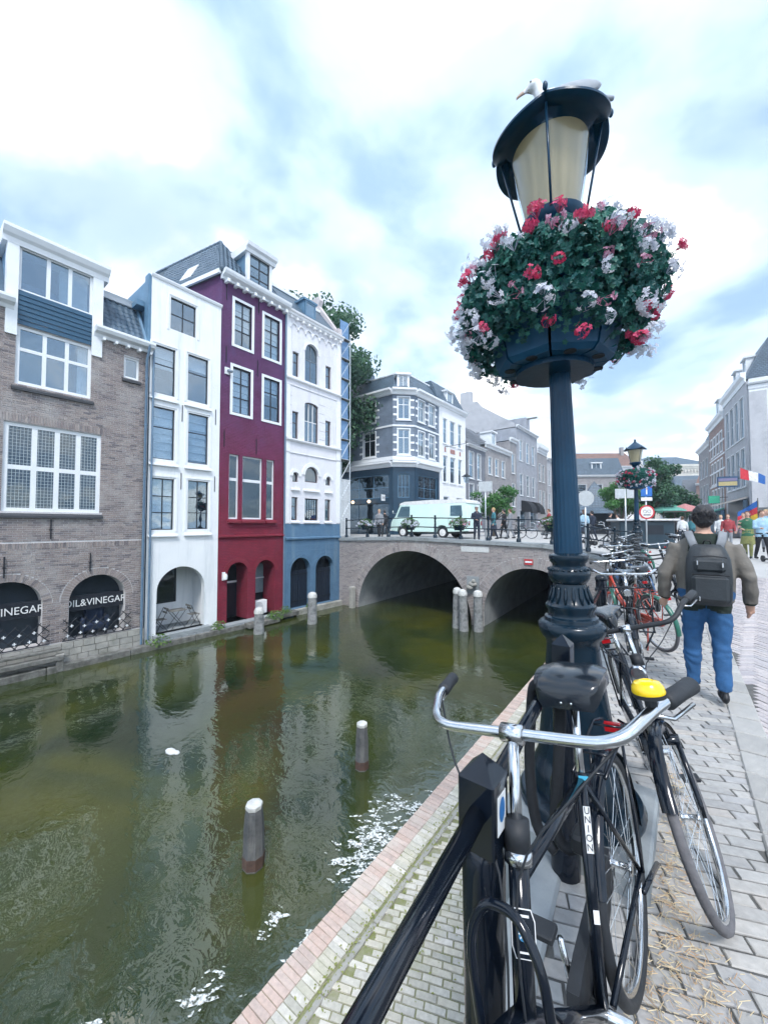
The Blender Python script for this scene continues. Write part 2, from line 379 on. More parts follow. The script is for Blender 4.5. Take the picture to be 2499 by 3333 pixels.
bluepaint = mat('blue_plaster', (0.10, 0.20, 0.32), 0.75, c2=(0.08, 0.165, 0.27), sc=2.5, bump=0.15, bsc=30, st=(0.17, 0.27, 0.36), ssc=0.8, streak=True)
deepblue = mat('petrol_blue_boards', (0.022, 0.085, 0.155), 0.45, c2=(0.017, 0.07, 0.13), sc=6)
leadblue = mat('blue_grey_lead', (0.12, 0.24, 0.36), 0.55, c2=(0.09, 0.19, 0.30), sc=3, bump=0.1)
pipeblue = mat('blue_grey_pipe', (0.14, 0.23, 0.33), 0.45, c2=(0.11, 0.18, 0.27), sc=5)
blackpaint = mat('black_window_paint', (0.012, 0.018, 0.028), 0.35)
iron = mat('wrought_iron', (0.02, 0.025, 0.035), 0.5, metal=0.3)
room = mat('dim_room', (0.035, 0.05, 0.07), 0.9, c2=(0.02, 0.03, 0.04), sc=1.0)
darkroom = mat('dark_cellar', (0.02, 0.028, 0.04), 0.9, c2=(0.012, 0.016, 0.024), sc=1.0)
cloth = mat('pale_curtain', (0.72, 0.76, 0.80), 0.9, c2=(0.60, 0.66, 0.72), sc=9)
stone = mat('pale_stone', (0.42, 0.41, 0.38), 0.85, c2=(0.30, 0.30, 0.28), sc=4, bump=0.4, bsc=14, st=(0.16, 0.17, 0.13), ssc=1.3)
greystone = mat('grey_stone', (0.33, 0.36, 0.38), 0.85, c2=(0.25, 0.28, 0.30), sc=5, bump=0.3, bsc=20, st=(0.18, 0.2, 0.2), ssc=1.0)
oldwood = mat('weathered_wood', (0.22, 0.22, 0.21), 0.9, c2=(0.10, 0.10, 0.09), sc=6, bump=0.5, bsc=18, st=(0.05, 0.055, 0.045), ssc=2.0)
wetwood = mat('wet_wood', (0.05, 0.05, 0.04), 0.5, c2=(0.025, 0.028, 0.02), sc=6, bump=0.4)
mortar = mat('mortar', (0.62, 0.61, 0.62), 0.95, c2=(0.52, 0.51, 0.52), sc=6, bump=0.3, bsc=60)
facebrick = piece_mat('brown_purple_brick', [(0.22, 0.19, 0.185), (0.31, 0.265, 0.25), (0.26, 0.22, 0.215), (0.14, 0.125, 0.135), (0.34, 0.29, 0.27), (0.22, 0.195, 0.20)], st=(0.40, 0.385, 0.38), ssc=0.9)
tilemat = piece_mat('blue_grey_roof_tile', [(0.07, 0.115, 0.165), (0.095, 0.145, 0.20), (0.05, 0.09, 0.135), (0.08, 0.13, 0.185)], rough=0.5)
glass = glassmat('window_glass', (0.85, 0.92, 0.97), 2.6, 0.92)
dglass = glassmat('dark_window_glass', (0.5, 0.6, 0.7), 2.0, 0.7)
def pick_shade(mb): mb.cur = 0.01 + 0.98 * random.random()

def holes_wall(m, x0, x1, z0, z1, holes, dep=0.2, y=0.0):
    xs = sorted({x0, x1, *[h[0] for h in holes], *[h[1] for h in holes]}); zs = sorted({z0, z1, *[h[2] for h in holes], *[h[3] for h in holes]})
    xs = [v for v in xs if x0 <= v <= x1]; zs = [v for v in zs if z0 <= v <= z1]
    for a, b in zip(xs, xs[1:]):
        run = None
        for c, d in zip(zs, zs[1:]):
            cx, cz = (a + b) / 2, (c + d) / 2
            if any(h[0] < cx < h[1] and h[2] < cz < h[3] for h in holes): continue
            m.quad((a, y, c), (b, y, c), (b, y, d), (a, y, d))
    for h in holes:
        a, b, c, d = h[:4]; ah = h[4] if len(h) > 4 else 0; dp = h[5] if len(h) > 5 else dep
        sp = d - ah
        m.quad((a, y, c), (a, y, sp), (a, y + dp, sp), (a, y + dp, c)); m.quad((b, y, sp), (b, y, c), (b, y + dp, c), (b, y + dp, sp))
        m.quad((a, y + dp, c), (b, y + dp, c), (b, y, c), (a, y, c))
        if not ah: m.quad((a, y, d), (b, y, d), (b, y + dp, d), (a, y + dp, d))
        else:
            n = 20; P = [((a + b) / 2 - (b - a) / 2 * math.cos(math.pi * i / n), sp + ah * math.sin(math.pi * i / n)) for i in range(n + 1)]
            for p, q in zip(P, P[1:]):
                m.quad((p[0], y, p[1]), (q[0], y, q[1]), (q[0], y, d), (p[0], y, d))
                m.quad((p[0], y, p[1]), (p[0], y + dp, p[1]), (q[0], y + dp, q[1]), (q[0], y, q[1]))
def bar(m, x0, x1, z0, z1, y0, y1): m.box(min(x0, x1), min(y0, y1), min(z0, z1), max(x0, x1), max(y0, y1), max(z0, z1))
def window(H, off, x0, x1, z0, z1, cols=(0.5,), rows=(0.5,), fw=0.05, mw=0.03, dep=0.13, fm=None, mm=None, gm=None, arch=0.0, outer=0.0, sill=0.0, sm=None, blind=None, bm=None, name='window'):
    """frame with mullions (cols) and transoms (rows), one pane object for each light"""
    fm = fm or white; mm = mm or fm; gm = gm or glass
    f = M(off); y0, y1 = dep, dep + 0.06
    if arch:
        n = 16; sp = z1 - arch; cx = (x0 + x1) / 2; a = (x1 - x0) / 2
        def arc(k, ins): t = math.pi * k / n; return (cx - (a - ins) * math.cos(t), sp + (arch - ins) * math.sin(t))
        for k in range(n):
            p, q, r_, s_ = arc(k, 0), arc(k + 1, 0), arc(k + 1, fw), arc(k, fw)
            f.quad((s_[0], y0, s_[1]), (r_[0], y0, r_[1]), (q[0], y0, q[1]), (p[0], y0, p[1]))
            f.quad((s_[0], y0, s_[1]), (s_[0], y1, s_[1]), (r_[0], y1, r_[1]), (r_[0], y0, r_[1]))
        bar(f, x0, x0 + fw, z0, sp, y0, y1); bar(f, x1 - fw, x1, z0, sp, y0, y1); bar(f, x0 + fw, x1 - fw, z0, z0 + fw, y0, y1)
    else:
        bar(f, x0, x0 + fw, z0, z1, y0, y1); bar(f, x1 - fw, x1, z0, z1, y0, y1); bar(f, x0 + fw, x1 - fw, z0, z0 + fw, y0, y1); bar(f, x0 + fw, x1 - fw, z1 - fw, z1, y0, y1)
    W = f.build(name, fm, H)
    if outer:
        o = M(off); ow = outer
        bar(o, x0 - ow, x0 - 0.002, z0 - ow, z1 + ow, -0.03, 0.05); bar(o, x1 + 0.002, x1 + ow, z0 - ow, z1 + ow, -0.03, 0.05)
        bar(o, x0, x1, z1 + 0.002, z1 + ow, -0.028, 0.05); bar(o, x0, x1, z0 - ow, z0 - 0.002, -0.028, 0.05); o.build('frame', white, W)
    ix0, ix1, iz0, iz1 = x0 + fw, x1 - fw, z0 + fw, z1 - fw
    cx = [ix0] + [ix0 + (ix1 - ix0) * c for c in cols] + [ix1]; cz = [iz0] + [iz0 + (iz1 - iz0) * r for r in rows] + [iz1]
    if cols or rows:
        b = M(off); ya, yb = y0 + 0.01, y1 - 0.005
        for c in cx[1:-1]:
            top = iz1
            if arch: top = min(iz1, (z1 - arch) + (arch - fw) * math.sqrt(max(0, 1 - ((c - (x0 + x1) / 2) / ((x1 - x0) / 2 - fw)) ** 2)))
            bar(b, c - mw / 2, c + mw / 2, iz0, top, ya, yb)
        for c in cz[1:-1]:
            for p, q in zip(cx, cx[1:]): bar(b, p + (mw / 2 if p != ix0 else 0), q - (mw / 2 if q != ix1 else 0), c - mw / 2, c + mw / 2, ya + 0.002, yb - 0.002)
        b.build('glazing_bar', mm, W)
    gy = (y0 + y1) / 2
    for i, (p, q) in enumerate(zip(cx, cx[1:])):
        for j, (r_, s_) in enumerate(zip(cz, cz[1:])):
            g = M(off)
            if arch and j == len(cz) - 2:
                sp = z1 - arch; mx, a = (x0 + x1) / 2, (x1 - x0) / 2 - fw; pts = [(p, max(r_, iz0))]; pts.append((q, r_))
                for k in range(9):
                    xx = q + (p - q) * k / 8; pts.append((xx, max(r_ + 0.001, sp + (arch - fw) * math.sqrt(max(0, 1 - ((xx - mx) / a) ** 2)))))
                g.add([(u, gy, w) for u, w in pts], [tuple(range(len(pts)))])
            else: g.box(p, gy - 0.003, r_, q, gy + 0.003, s_)
            g.build('pane', gm, W)
    if blind is not None:
        bb = M(off); lo, hi = iz0 + (iz1 - iz0) * blind[0], iz0 + (iz1 - iz0) * blind[1]; k = max(1, int((hi - lo) / 0.3))
        for t in range(k):
            a_, b_ = lo + (hi - lo) * t / k, lo + (hi - lo) * (t + 1) / k
            bb.quad((ix0, y1 + 0.05, a_), (ix1, y1 + 0.05, a_), (ix1, y1 + 0.10, b_), (ix0, y1 + 0.10, b_))
        bb.build('blind', bm or cloth, W)
    if sill:
        s_ = M(off); bar(s_, x0 - outer - 0.08, x1 + outer + 0.08, z0 - outer - sill, z0 - outer - 0.003, -0.09, dep); s_.build('sill', sm or white, W)
    return W
def cornice(H, off, x0, x1, z0, prof, m, name='cornice', ends=True):
    """moulding: prof = [(out, up)] from the wall"""
    c = M(off); c.prism([(-o, z0 + u) for o, u in prof], lambda p: (x0, p[0], p[1]), lambda p: (x1, p[0], p[1])); return c.build(name, m, H)
def tiles(H, off, m, poly, e1, up, tw, th, P0, name='roof_tile', limit=300, keep=None, curve=0.022):
    """pantiles over the slope through P0 with unit vectors e1 (along) and up (up the slope); poly(u, v) says whether a tile lies on it"""
    n = e1.cross(up).normalized(); its = []
    W = H.matrix_world.copy() if False else (Matrix.Translation(H.location) @ Matrix.Rotation(H.rotation_euler.z, 4, 'Z'))
    fr = Matrix((( e1.x, up.x, n.x), (e1.y, up.y, n.y), (e1.z, up.z, n.z))).to_4x4()
    for (u, v) in poly:
        p = P0 + e1 * u + up * v + Vector(off); its.append(Matrix.Translation(p) @ fr @ RX(-0.06) @ RZ(random.uniform(-0.02, 0.02)))
    def mk(i):
        q = M(); k = 5; vs = []
        for t in range(k + 1):
            x = tw * (t / k) * 1.06; h = curve * math.sin(2 * math.pi * t / k * 0.95) + 0.03
            vs += [(x, 0, h), (x, th * 1.12, h), (x, 0, h - 0.03)]
        fs = []
        for t in range(k): a = t * 3; fs += [(a, a + 3, a + 4, a + 1), (a + 2, a + 5, a + 3, a)]
        return q.add(vs, fs)
    lay(its, 2, mk, name, m, H, limit, W)
def voussoirs(H, off, cx, zs, rx, rz, ln, n, m, proud=0.012, dep=0.06, name='arch_brick', limit=None):
    for k in range(n):
        q = M(off); a0, a1 = math.pi * (k + 0.06) / n, math.pi * (k + 0.94) / n
        pt = [(cx - rx * math.cos(a0), zs + rz * math.sin(a0)), (cx - (rx + ln) * math.cos(a0), zs + (rz + ln) * math.sin(a0)),
              (cx - (rx + ln) * math.cos(a1), zs + (rz + ln) * math.sin(a1)), (cx - rx * math.cos(a1), zs + rz * math.sin(a1))]
        q.prism(pt, lambda p: (p[0], dep, p[1]), lambda p: (p[0], -proud, p[1])); pick_shade(q); q.build(name, m, H)

CORN = [(0, 0), (0.05, 0.0), (0.08, 0.06), (0.16, 0.10), (0.18, 0.18), (0.26, 0.22), (0.28, 0.30), (0, 0.30)]
# ================================================================ brown brick house at the left edge
def brick_house():
    yc, zb = 2.0, WATER_Z - 0.3
    H = thing('brick_house', 'brown brick house with white dormer and big gridded window, leftmost on the canal', 'house', (XF, yc, zb), R(90)); off = (-yc, 0, -zb)
    hl = [(1.9, 4.28, 2.0, 4.65), (2.1, 3.95, 5.83, 7.6), (4.9, 5.37, 6.87, 7.62), (3.53, 5.11, -2.12, -0.08, 0.79, 0.55), (1.31, 2.89, -2.12, -0.08, 0.79, 0.55), (-1.3, 0.9, 2.0, 4.65)]
    w = M(off); holes_wall(w, -3.0, 5.70, -2.14, 8.0, hl); w.build('wall', mortar, H)
    s = M(off); s.quad((5.70, 0, -3), (5.70, 6, -3), (5.70, 6, 8), (5.70, 0, 8)); s.build('side_wall', mortar, H); s = M(off); s.quad((-3, 6, -3), (-3, 0, -3), (-3, 0, 8), (-3, 6, 8)); s.build('side_wall', mortar, H)
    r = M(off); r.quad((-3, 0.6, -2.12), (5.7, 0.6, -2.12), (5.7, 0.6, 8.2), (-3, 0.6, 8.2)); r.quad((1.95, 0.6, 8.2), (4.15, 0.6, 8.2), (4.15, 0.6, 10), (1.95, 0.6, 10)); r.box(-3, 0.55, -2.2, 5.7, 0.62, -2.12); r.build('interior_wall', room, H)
    # bricks, course by course
    its = []; CH = 0.0665; z = -2.1; row = 0
    while z < 7.98:
        zz = z + 0.03; bl = []
        for h in hl:
            a, b, c, d = h[:4]
            if len(h) > 4:
                sp = d - h[4]; cx = (a + b) / 2
                if zz < sp: bl.append((a, b))
                elif zz - sp < 1.03: w_ = math.sqrt(1.03 ** 2 - (zz - sp) ** 2); bl.append((cx - w_, cx + w_))
            elif c - 0.03 < zz < d + 0.02: bl.append((a, b))
        if 4.65 < zz < 4.91: bl.append((1.72, 4.42))
        if 1.79 < zz < 2.02: bl.append((1.82, 4.36))
        if not 0.86 < zz < 1.06:
            for rn in runs(1.30, 5.66, bl):
                for y0, y1 in course(rn, row, 0.215 if row % 2 else 0.217, 0.014):
                    if y1 - y0 > 0.02: its.append(Matrix.Translation(((y0 + y1) / 2 - yc, random.uniform(-0.004, 0.003), zz - zb)) @ Matrix.Diagonal(((y1 - y0) / 0.205, 1, 1, 1)))
        z += CH; row += 1
    mk = lambda i: M().box(-0.1025, -0.011, -0.0275, 0.1025, 0.01, 0.0275, False)
    lay(its, 2, mk, 'brick', facebrick, H, 300, T(XF, yc, zb) @ RZ(R(90)), keep=lambda p: p.z < 3.2)
    for y0, y1, z0, z1 in ((1.72, 4.42, 4.67, 4.89), (1.32, 5.60, 0.88, 1.04)):
        y = y0
        while y < y1:
            q = M(off); q.box(y, -0.016, z0, y + 0.058, 0.01, z1, False); pick_shade(q); q.build('soldier_brick', facebrick, H); y += 0.07
    for cx in (4.32, 2.10): voussoirs(H, off, cx, -0.87, 0.79, 0.79, 0.22, 34, facebrick)
    window(H, off, 1.9, 4.28, 2.0, 4.65, (0.27, 0.52, 0.77), (0.5,), 0.11, 0.13, 0.05, outer=0.0, gm=dglass, name='grid_window')
    lead = M(off)                                                   # leaded lights of the big window: thin white bars behind the panes
    for i in range(27): x = 2.02 + i * 0.083; lead.box(x, 0.068, 2.1, x + 0.008, 0.0735, 4.55)
    for j in range(24): z = 2.15 + j * 0.10; lead.box(2.0, 0.0645, z, 4.2, 0.0675, z + 0.008)
    lead.build('lead_grid', mat('lead_cames', (0.58, 0.66, 0.70), 0.6), H)
    c = M(off); c.box(2.0, 0.32, 2.1, 4.2, 0.34, 4.5); c.build('curtain', mat('teal_shade', (0.10, 0.20, 0.27), 0.8, c2=(0.03, 0.07, 0.11), sc=2.2), H)
    window(H, off, 2.1, 3.95, 5.83, 7.6, (0.34, 0.67), (0.62,), 0.09, 0.10, 0.05)
    c = M(off); 
    for i in range(14): x = 3.62 + i * 0.018; c.box(x, 0.22 + 0.015 * math.sin(i * 1.3), 5.95, x + 0.018, 0.235 + 0.015 * math.sin(i * 1.3), 7.5)
    c.build('curtain', cloth, H)
    window(H, off, 4.9, 5.37, 6.87, 7.62, (), (), 0.06, 0.03, 0.05)
    slate = mat('dark_sill', (0.05, 0.055, 0.065), 0.7, bump=0.2)
    for a, b, z in ((1.82, 4.36, 1.80), (2.02, 4.03, 5.62), (4.84, 5.43, 6.70)):
        q = M(off); q.prism([(-0.10, z), (-0.10, z + 0.07), (0.06, z + 0.19), (0.06, z)], lambda p: (a, p[0], p[1]), lambda p: (b, p[0], p[1])); q.build('sill', slate, H)
    for y, z in ((3.02, 1.15), (2.0, 0.05), (4.05, 0.05)):
        q = M(off); q.tube([(y, -0.05, z), (y, -0.05, z + 0.62)], 0.018, 6); q.box(y - 0.03, -0.06, z + 0.27, y + 0.03, 0, z + 0.32); q.build('wall_anchor', iron, H)
    # gutter, mansard roof and dormer
    for a, b in ((3.98, 5.80), (-3.0, 2.02)): cornice(H, off, a, b, 7.98, [(0, 0), (0.08, 0), (0.12, 0.10), (0.30, 0.14), (0.36, 0.24), (0.36, 0.32), (0, 0.32)], white, 'gutter')
    for k in range(5): x = 4.2 + k * 0.36; q = M(off); q.box(x, -0.24, 7.88, x + 0.08, 0.0, 7.98); q.build('gutter_bracket', white, H)
    rf = M(off); rf.quad((-3, 0.02, 8.28), (5.7, 0.02, 8.28), (5.7, 1.1, 10.0), (-3, 1.1, 10.0)); rf.quad((-3, 1.1, 10.0), (5.7, 1.1, 10.0), (5.7, 6, 10.2), (-3, 6, 10.2))
    rf.quad((5.7, 0.02, 8.28), (5.7, 6, 8.28), (5.7, 6, 10.2), (5.7, 1.1, 10.0)); rf.build('roof', tilemat, H)
    up = Vector((0, 1.08, 1.72)).normalized(); e1 = Vector((1, 0, 0))
    tiles(H, off, tilemat, [(u * 0.2, v * 0.25) for v in range(8) for u in range(8) if u * 0.2 < 1.42], e1, up, 0.2, 0.25, Vector((4.18, 0.03, 8.30)), limit=300, curve=0.018)
    cornice(H, off, 3.9, 5.75, 9.95, [(-1.15, 0), (-0.95, 0), (-0.90, 0.12), (-0.85, 0.2), (-1.15, 0.2)], white, 'roof_fascia')
    q = M(off); q.tube([(5.64, 0.0, 8.3), (5.64, 1.1, 10.05)], 0.07, 6); q.build('verge', leadblue, H)
    for i in range(7):
        q = M(off); z = 7.63 + i * 0.148; q.prism([(-0.035, z), (-0.012, z + 0.152), (0.04, z + 0.152), (0.04, z)], lambda p: (2.06, p[0], p[1]), lambda p: (3.97, p[0], p[1])); q.build('weatherboard', deepblue, H)
    for a, b, z0 in ((1.84, 2.10, 7.55), (3.93, 4.22, 7.6)):
        q = M(off); q.box(a, -0.07, z0, b, 0.25, 10.0); q.prism([(-0.07, z0), (-0.07, z0 - 0.3), (-0.02, z0 - 0.3), (0.0, z0)], lambda p: (a, p[0], p[1]), lambda p: (b, p[0], p[1])); q.build('dormer_post', white, H)
    q = M(off); q.box(1.86, 0.2, 8.3, 1.90, 2.2, 10.05); q.box(4.16, 0.2, 8.3, 4.20, 2.2, 10.05); q.build('dormer_cheek', leadblue, H)
    window(H, off, 2.10, 3.93, 8.66, 10.02, (0.37, 0.69), (), 0.07, 0.10, 0.02)
    q = M(off); q.box(3.1, 0.25, 8.75, 3.85, 0.27, 9.9); q.build('curtain', mat('grey_blind', (0.42, 0.5, 0.55), 0.9), H)
    cornice(H, off, 1.72, 4.36, 9.98, [(-2.4, 0), (0.08, 0.0), (0.10, 0.16), (0.20, 0.22), (0.28, 0.36), (0.28, 0.46), (-2.4, 0.46)], white, 'dormer_cornice')
    for y, m_, top in ((5.60, pipeblue, 8.1),):
        q = M(off); q.tube([(y, -0.30, 8.2), (y, -0.25, 7.95), (y, -0.09, 7.7), (y, -0.09, -2.7)], 0.045, 10)
        for k in range(6): q.lathe([(0.058, 0), (0.058, 0.05)], 10, (y, -0.09, 7.0 - k * 1.75))
        q.build('drainpipe', m_, H, 40)
    # stone plinth below the arches, block by block
    its = []
    for r_ in range(4):
        y = -1.0 + (r_ % 2) * 0.17
        while y < 5.68:
            l = random.uniform(0.24, 0.42); b = M(off); b.box(y, -0.10 + random.uniform(-0.012, 0.012), -2.98 + r_ * 0.215, min(y + l - 0.014, 5.68), 0.15, -2.98 + r_ * 0.215 + 0.2, False)
            if y > 0.8: b.build('plinth_block', stone, H)
            y += l
    q = M(off); q.box(-3, -0.06, -3.2, 5.69, 0.2, -2.14, False); q.build('plinth', oldwood, H)
    q = M(off); q.box(-3, 0.1, -2.16, 5.69, 0.6, -2.125, False); q.build('niche_floor', greystone, H)
    return H
brick_house()

# shop banners hung in the two arches
def banner(cx, s, label, z):
    b = thing('shop_banner', label, 'banner', (XF - 0.20, cx, z), R(90), 'black shop banners in the brick arches')
    m = M(); n = 14
    for i in range(n):
        a, c = -0.86 + 1.72 * i / n, -0.86 + 1.72 * (i + 1) / n; f = lambda t: 0.02 * math.sin(t * 5)
        m.add([(a, f(a), -0.25), (c, f(c), -0.25), (c, f(c), 0.25), (a, f(a), 0.25), (a, f(a) + 0.01, -0.25), (c, f(c) + 0.01, -0.25), (c, f(c) + 0.01, 0.25), (a, f(a) + 0.01, 0.25)], [(0, 1, 2, 3), (7, 6, 5, 4), (3, 2, 6, 7), (1, 0, 4, 5)])
    m.build('banner_sheet', mat('black_banner', (0.008, 0.012, 0.022), 0.7), b)
    text(s, 0.32, mat('white_lettering', (0.85, 0.87, 0.88), 0.6), b, T(-0.02, -0.035, -0.01) @ RX(R(90)), 'lettering', 0.004, 0.86)
banner(4.32, 'OIL&VINEGAR', 'black banner with white lettering in the arch beside the drainpipe', -0.98)
banner(2.10, 'OIL&VINEGAR', 'black banner with white lettering cut off by the left edge of the photo', -0.98)
# trellis fences with white blossoms in front of the two arches
def trellis(cx, label):
    t = thing('trellis_fence', label, 'fence', (XF + 0.1, cx, -2.12), R(90), 'trellis fences before the brick arches')
    w = 0.95
    for k in range(-2, 8):
        for sg in (1, -1):
            m = M(); x = -w + k * 0.27; pts = [(x, 0.0, 0.04), (x + 0.62, 0.0, 0.72)] if sg > 0 else [(x + 0.62, 0.012, 0.04), (x, 0.012, 0.72)]
            a, b = Vector(pts[0]), Vector(pts[1])
            lo, hi = 0.0, 1.0
            for lim in (-w, w):
                d = (lim - a.x) / (b.x - a.x)
                if 0 < d < 1:
                    if (b.x - a.x > 0) == (lim > 0): hi = min(hi, d)
                    else: lo = max(lo, d)
            if max(a.x, b.x) <= -w or min(a.x, b.x) >= w: continue
            m.tube([a.lerp(b, lo), a.lerp(b, hi)], 0.014, 5); m.build('trellis_bar', iron, t)
    m = M(); m.tube([(-w, 0, 0.04), (w, 0, 0.04)], 0.016, 6); m.build('bottom_rail', iron, t)
    for k in range(11):
        m = M(); x, z = -w + 0.12 + (k % 6) * 0.33 + (0.1 if k > 5 else 0), (0.22 if k < 6 else 0.46) + random.uniform(-0.05, 0.05)
        m.box(x - 0.045, -0.03, z - 0.012, x + 0.045, -0.018, z + 0.012); m.box(x - 0.012, -0.034, z - 0.045, x + 0.012, -0.014, z + 0.045); m.build('white_cross', white, t)
trellis(4.32, 'black iron trellis with white crosses in front of the arch beside the drainpipe')
trellis(2.10, 'black iron trellis with white crosses at the left edge of the photo')
def armchair(x, y, z, rz, m, label, group=None):
    t = thing('armchair', label, 'chair', (x, y, z), rz, group)
    M().bevbox(-0.28, -0.25, 0.18, 0.28, 0.27, 0.42, 0.05).build('seat', m, t); M().bevbox(-0.28, 0.19, 0.3, 0.28, 0.34, 0.98, 0.05).build('backrest', m, t)
    for s in (-1, 1):
        M().bevbox(s * 0.33 - 0.055, -0.25, 0.16, s * 0.33 + 0.055, 0.3, 0.6, 0.03).build('armrest', m, t)
        for q in (-0.2, 0.25): M().box(s * 0.3 - 0.025, q - 0.025, 0, s * 0.3 + 0.025, q + 0.025, 0.17).build('leg', blackpaint, t)
armchair(XF - 0.28, 4.3, -2.12, R(80), mat('navy_velvet', (0.015, 0.03, 0.07), 0.8), 'dark blue armchair behind the trellis under the black banner')

# ================================================================ white plaster house
def white_house():
    yc, zb = 7.1, WATER_Z - 0.3
    H = thing('white_house', 'tall narrow white plastered house with dark window bars and one round arch', 'house', (XF, yc, zb), R(90)); off = (-yc, 0, -zb)
    Y0, Y1 = 5.74, 8.49
    wl = [(6.43, 7.41, 9.25, 10.52), (5.86, 6.64, 6.6, 8.45), (7.13, 7.96, 6.62, 8.50), (5.88, 6.66, 4.1, 6.08), (7.18, 8.0, 4.1, 6.12), (5.90, 6.68, 1.41, 3.37), (7.21, 8.04, 1.43, 3.39)]
    w = M(off); holes_wall(w, Y0, Y1, -3.2, 11.0, [*[(a, b, c, d) for a, b, c, d in wl], (6.12, 7.95, -2.5, -0.03, 0.915, 0.28)], 0.14); w.build('wall', plaster, H)
    s = M(off); s.quad((Y0, 5, -3), (Y0, 0, -3), (Y0, 0, 11), (Y0, 5, 11)); s.build('side_wall', leadblue, H); s = M(off); s.quad((Y1, 0, -3), (Y1, 5, -3), (Y1, 5, 11), (Y1, 0, 11)); s.build('side_wall', leadblue, H); s = M(off); s.quad((Y0, 0, 11), (Y1, 0, 11), (Y1, 5, 11), (Y0, 5, 11)); s.build('roof', leadblue, H)
    q = M(off); q.box(Y0 - 0.10, 0.02, 8.3, Y0 - 0.005, 0.35, 11.05); q.box(Y0 - 0.35, 0.4, 9.9, Y0 - 0.005, 0.9, 10.1); q.build('side_flashing', leadblue, H)
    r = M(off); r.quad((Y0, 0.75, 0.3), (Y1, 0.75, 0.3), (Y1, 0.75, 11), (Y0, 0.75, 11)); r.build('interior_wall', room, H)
    cornice(H, off, Y0 - 0.02, Y1 + 0.02, 10.98, [(0.0, 0), (0.05, 0.02), (0.08, 0.09), (0.08, 0.13), (-0.2, 0.13), (-0.2, 0)], white, 'coping')
    bl = [None, (0.55, 1), (0.7, 1), (0.0, 1), (0.05, 1), (0.0, 0.98), None]
    for i, (a, b, c, d) in enumerate(wl):
        cols, rows = ((0.5,), (0.5,)) if i == 0 else ((), (0.62,)) if i < 5 else ((0.5,), (0.33, 0.66))
        window(H, off, a, b, c, d, cols, rows, 0.035, 0.035, 0.07, fm=blackpaint, mm=blackpaint, blind=bl[i])
        q = M(off); o = 0.06
        for u0, u1, v0, v1 in ((a - o - 0.07, a - o, c - o, d + o + 0.05), (b + o, b + o + 0.07, c - o, d + o + 0.05), (a - o, b + o, d + o, d + o + 0.05)): q.box(u0, -0.025, v0, u1, 0.02, v1)
        q.build('surround', plaster, H)
        if i: q = M(off); q.prism([(-0.10, c - 0.26), (-0.10, c - 0.21), (0.02, c - 0.17), (0.02, c - 0.26)], lambda p: (a - 0.14, p[0], p[1]), lambda p: (b + 0.14, p[0], p[1])); q.build('sill', plaster, H)
    for y, z in ((6.93, 6.05), (8.3, 6.2), (6.93, 3.35), (8.3, 3.35)):
        q = M(off); q.box(y - 0.012, -0.02, z - 0.35, y + 0.012, 0, z + 0.3); q.build('wall_anchor', iron, H)
    # the niche behind the arch: floor, vault, window
    n = M(off); holes_wall(n, 5.95, 8.12, -2.5, 0.3, [(6.0, 7.42, -1.62, -0.2)], 0.10, 1.35); n.quad((5.95, 0.28, -2.5), (5.95, 1.35, -2.5), (5.95, 1.35, 0.3), (5.95, 0.28, 0.3)); n.quad((8.12, 1.35, -2.5), (8.12, 0.28, -2.5), (8.12, 0.28, 0.3), (8.12, 1.35, 0.3))
    n.quad((5.95, 0.28, 0.3), (5.95, 1.35, 0.3), (8.12, 1.35, 0.3), (8.12, 0.28, 0.3)); n.build('niche_wall', plaster, H)
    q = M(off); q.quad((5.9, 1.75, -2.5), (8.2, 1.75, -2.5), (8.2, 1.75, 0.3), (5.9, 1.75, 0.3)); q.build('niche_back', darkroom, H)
    window(H, off, 6.0, 7.42, -1.62, -0.2, (0.46,), (), 0.06, 0.06, 1.38, fm=blackpaint, mm=creamhi, gm=dglass)
    q = M(off); q.box(6.0, -0.35, -2.62, 8.1, 1.35, -2.5); q.build('niche_floor', greystone, H)
    for k in range(7): q = M(off); q.box(6.05 + k * 0.285, -0.36, -2.86, 6.05 + k * 0.285 + 0.272, -0.1, -2.63); q.build('step_block', greystone, H)
    q = M(off); q.tube([(5.83, -0.08, 8.2), (5.83, -0.08, -2.6)], 0.04, 8); q.build('drainpipe', pipeblue, H, 40)
white_house()
slate_roof = brickwall('slate_roof', (0.075, 0.12, 0.17), (0.095, 0.15, 0.205), (0.03, 0.05, 0.075), 0.24, 0.16, 0.5, 0.9, ms=0.02)
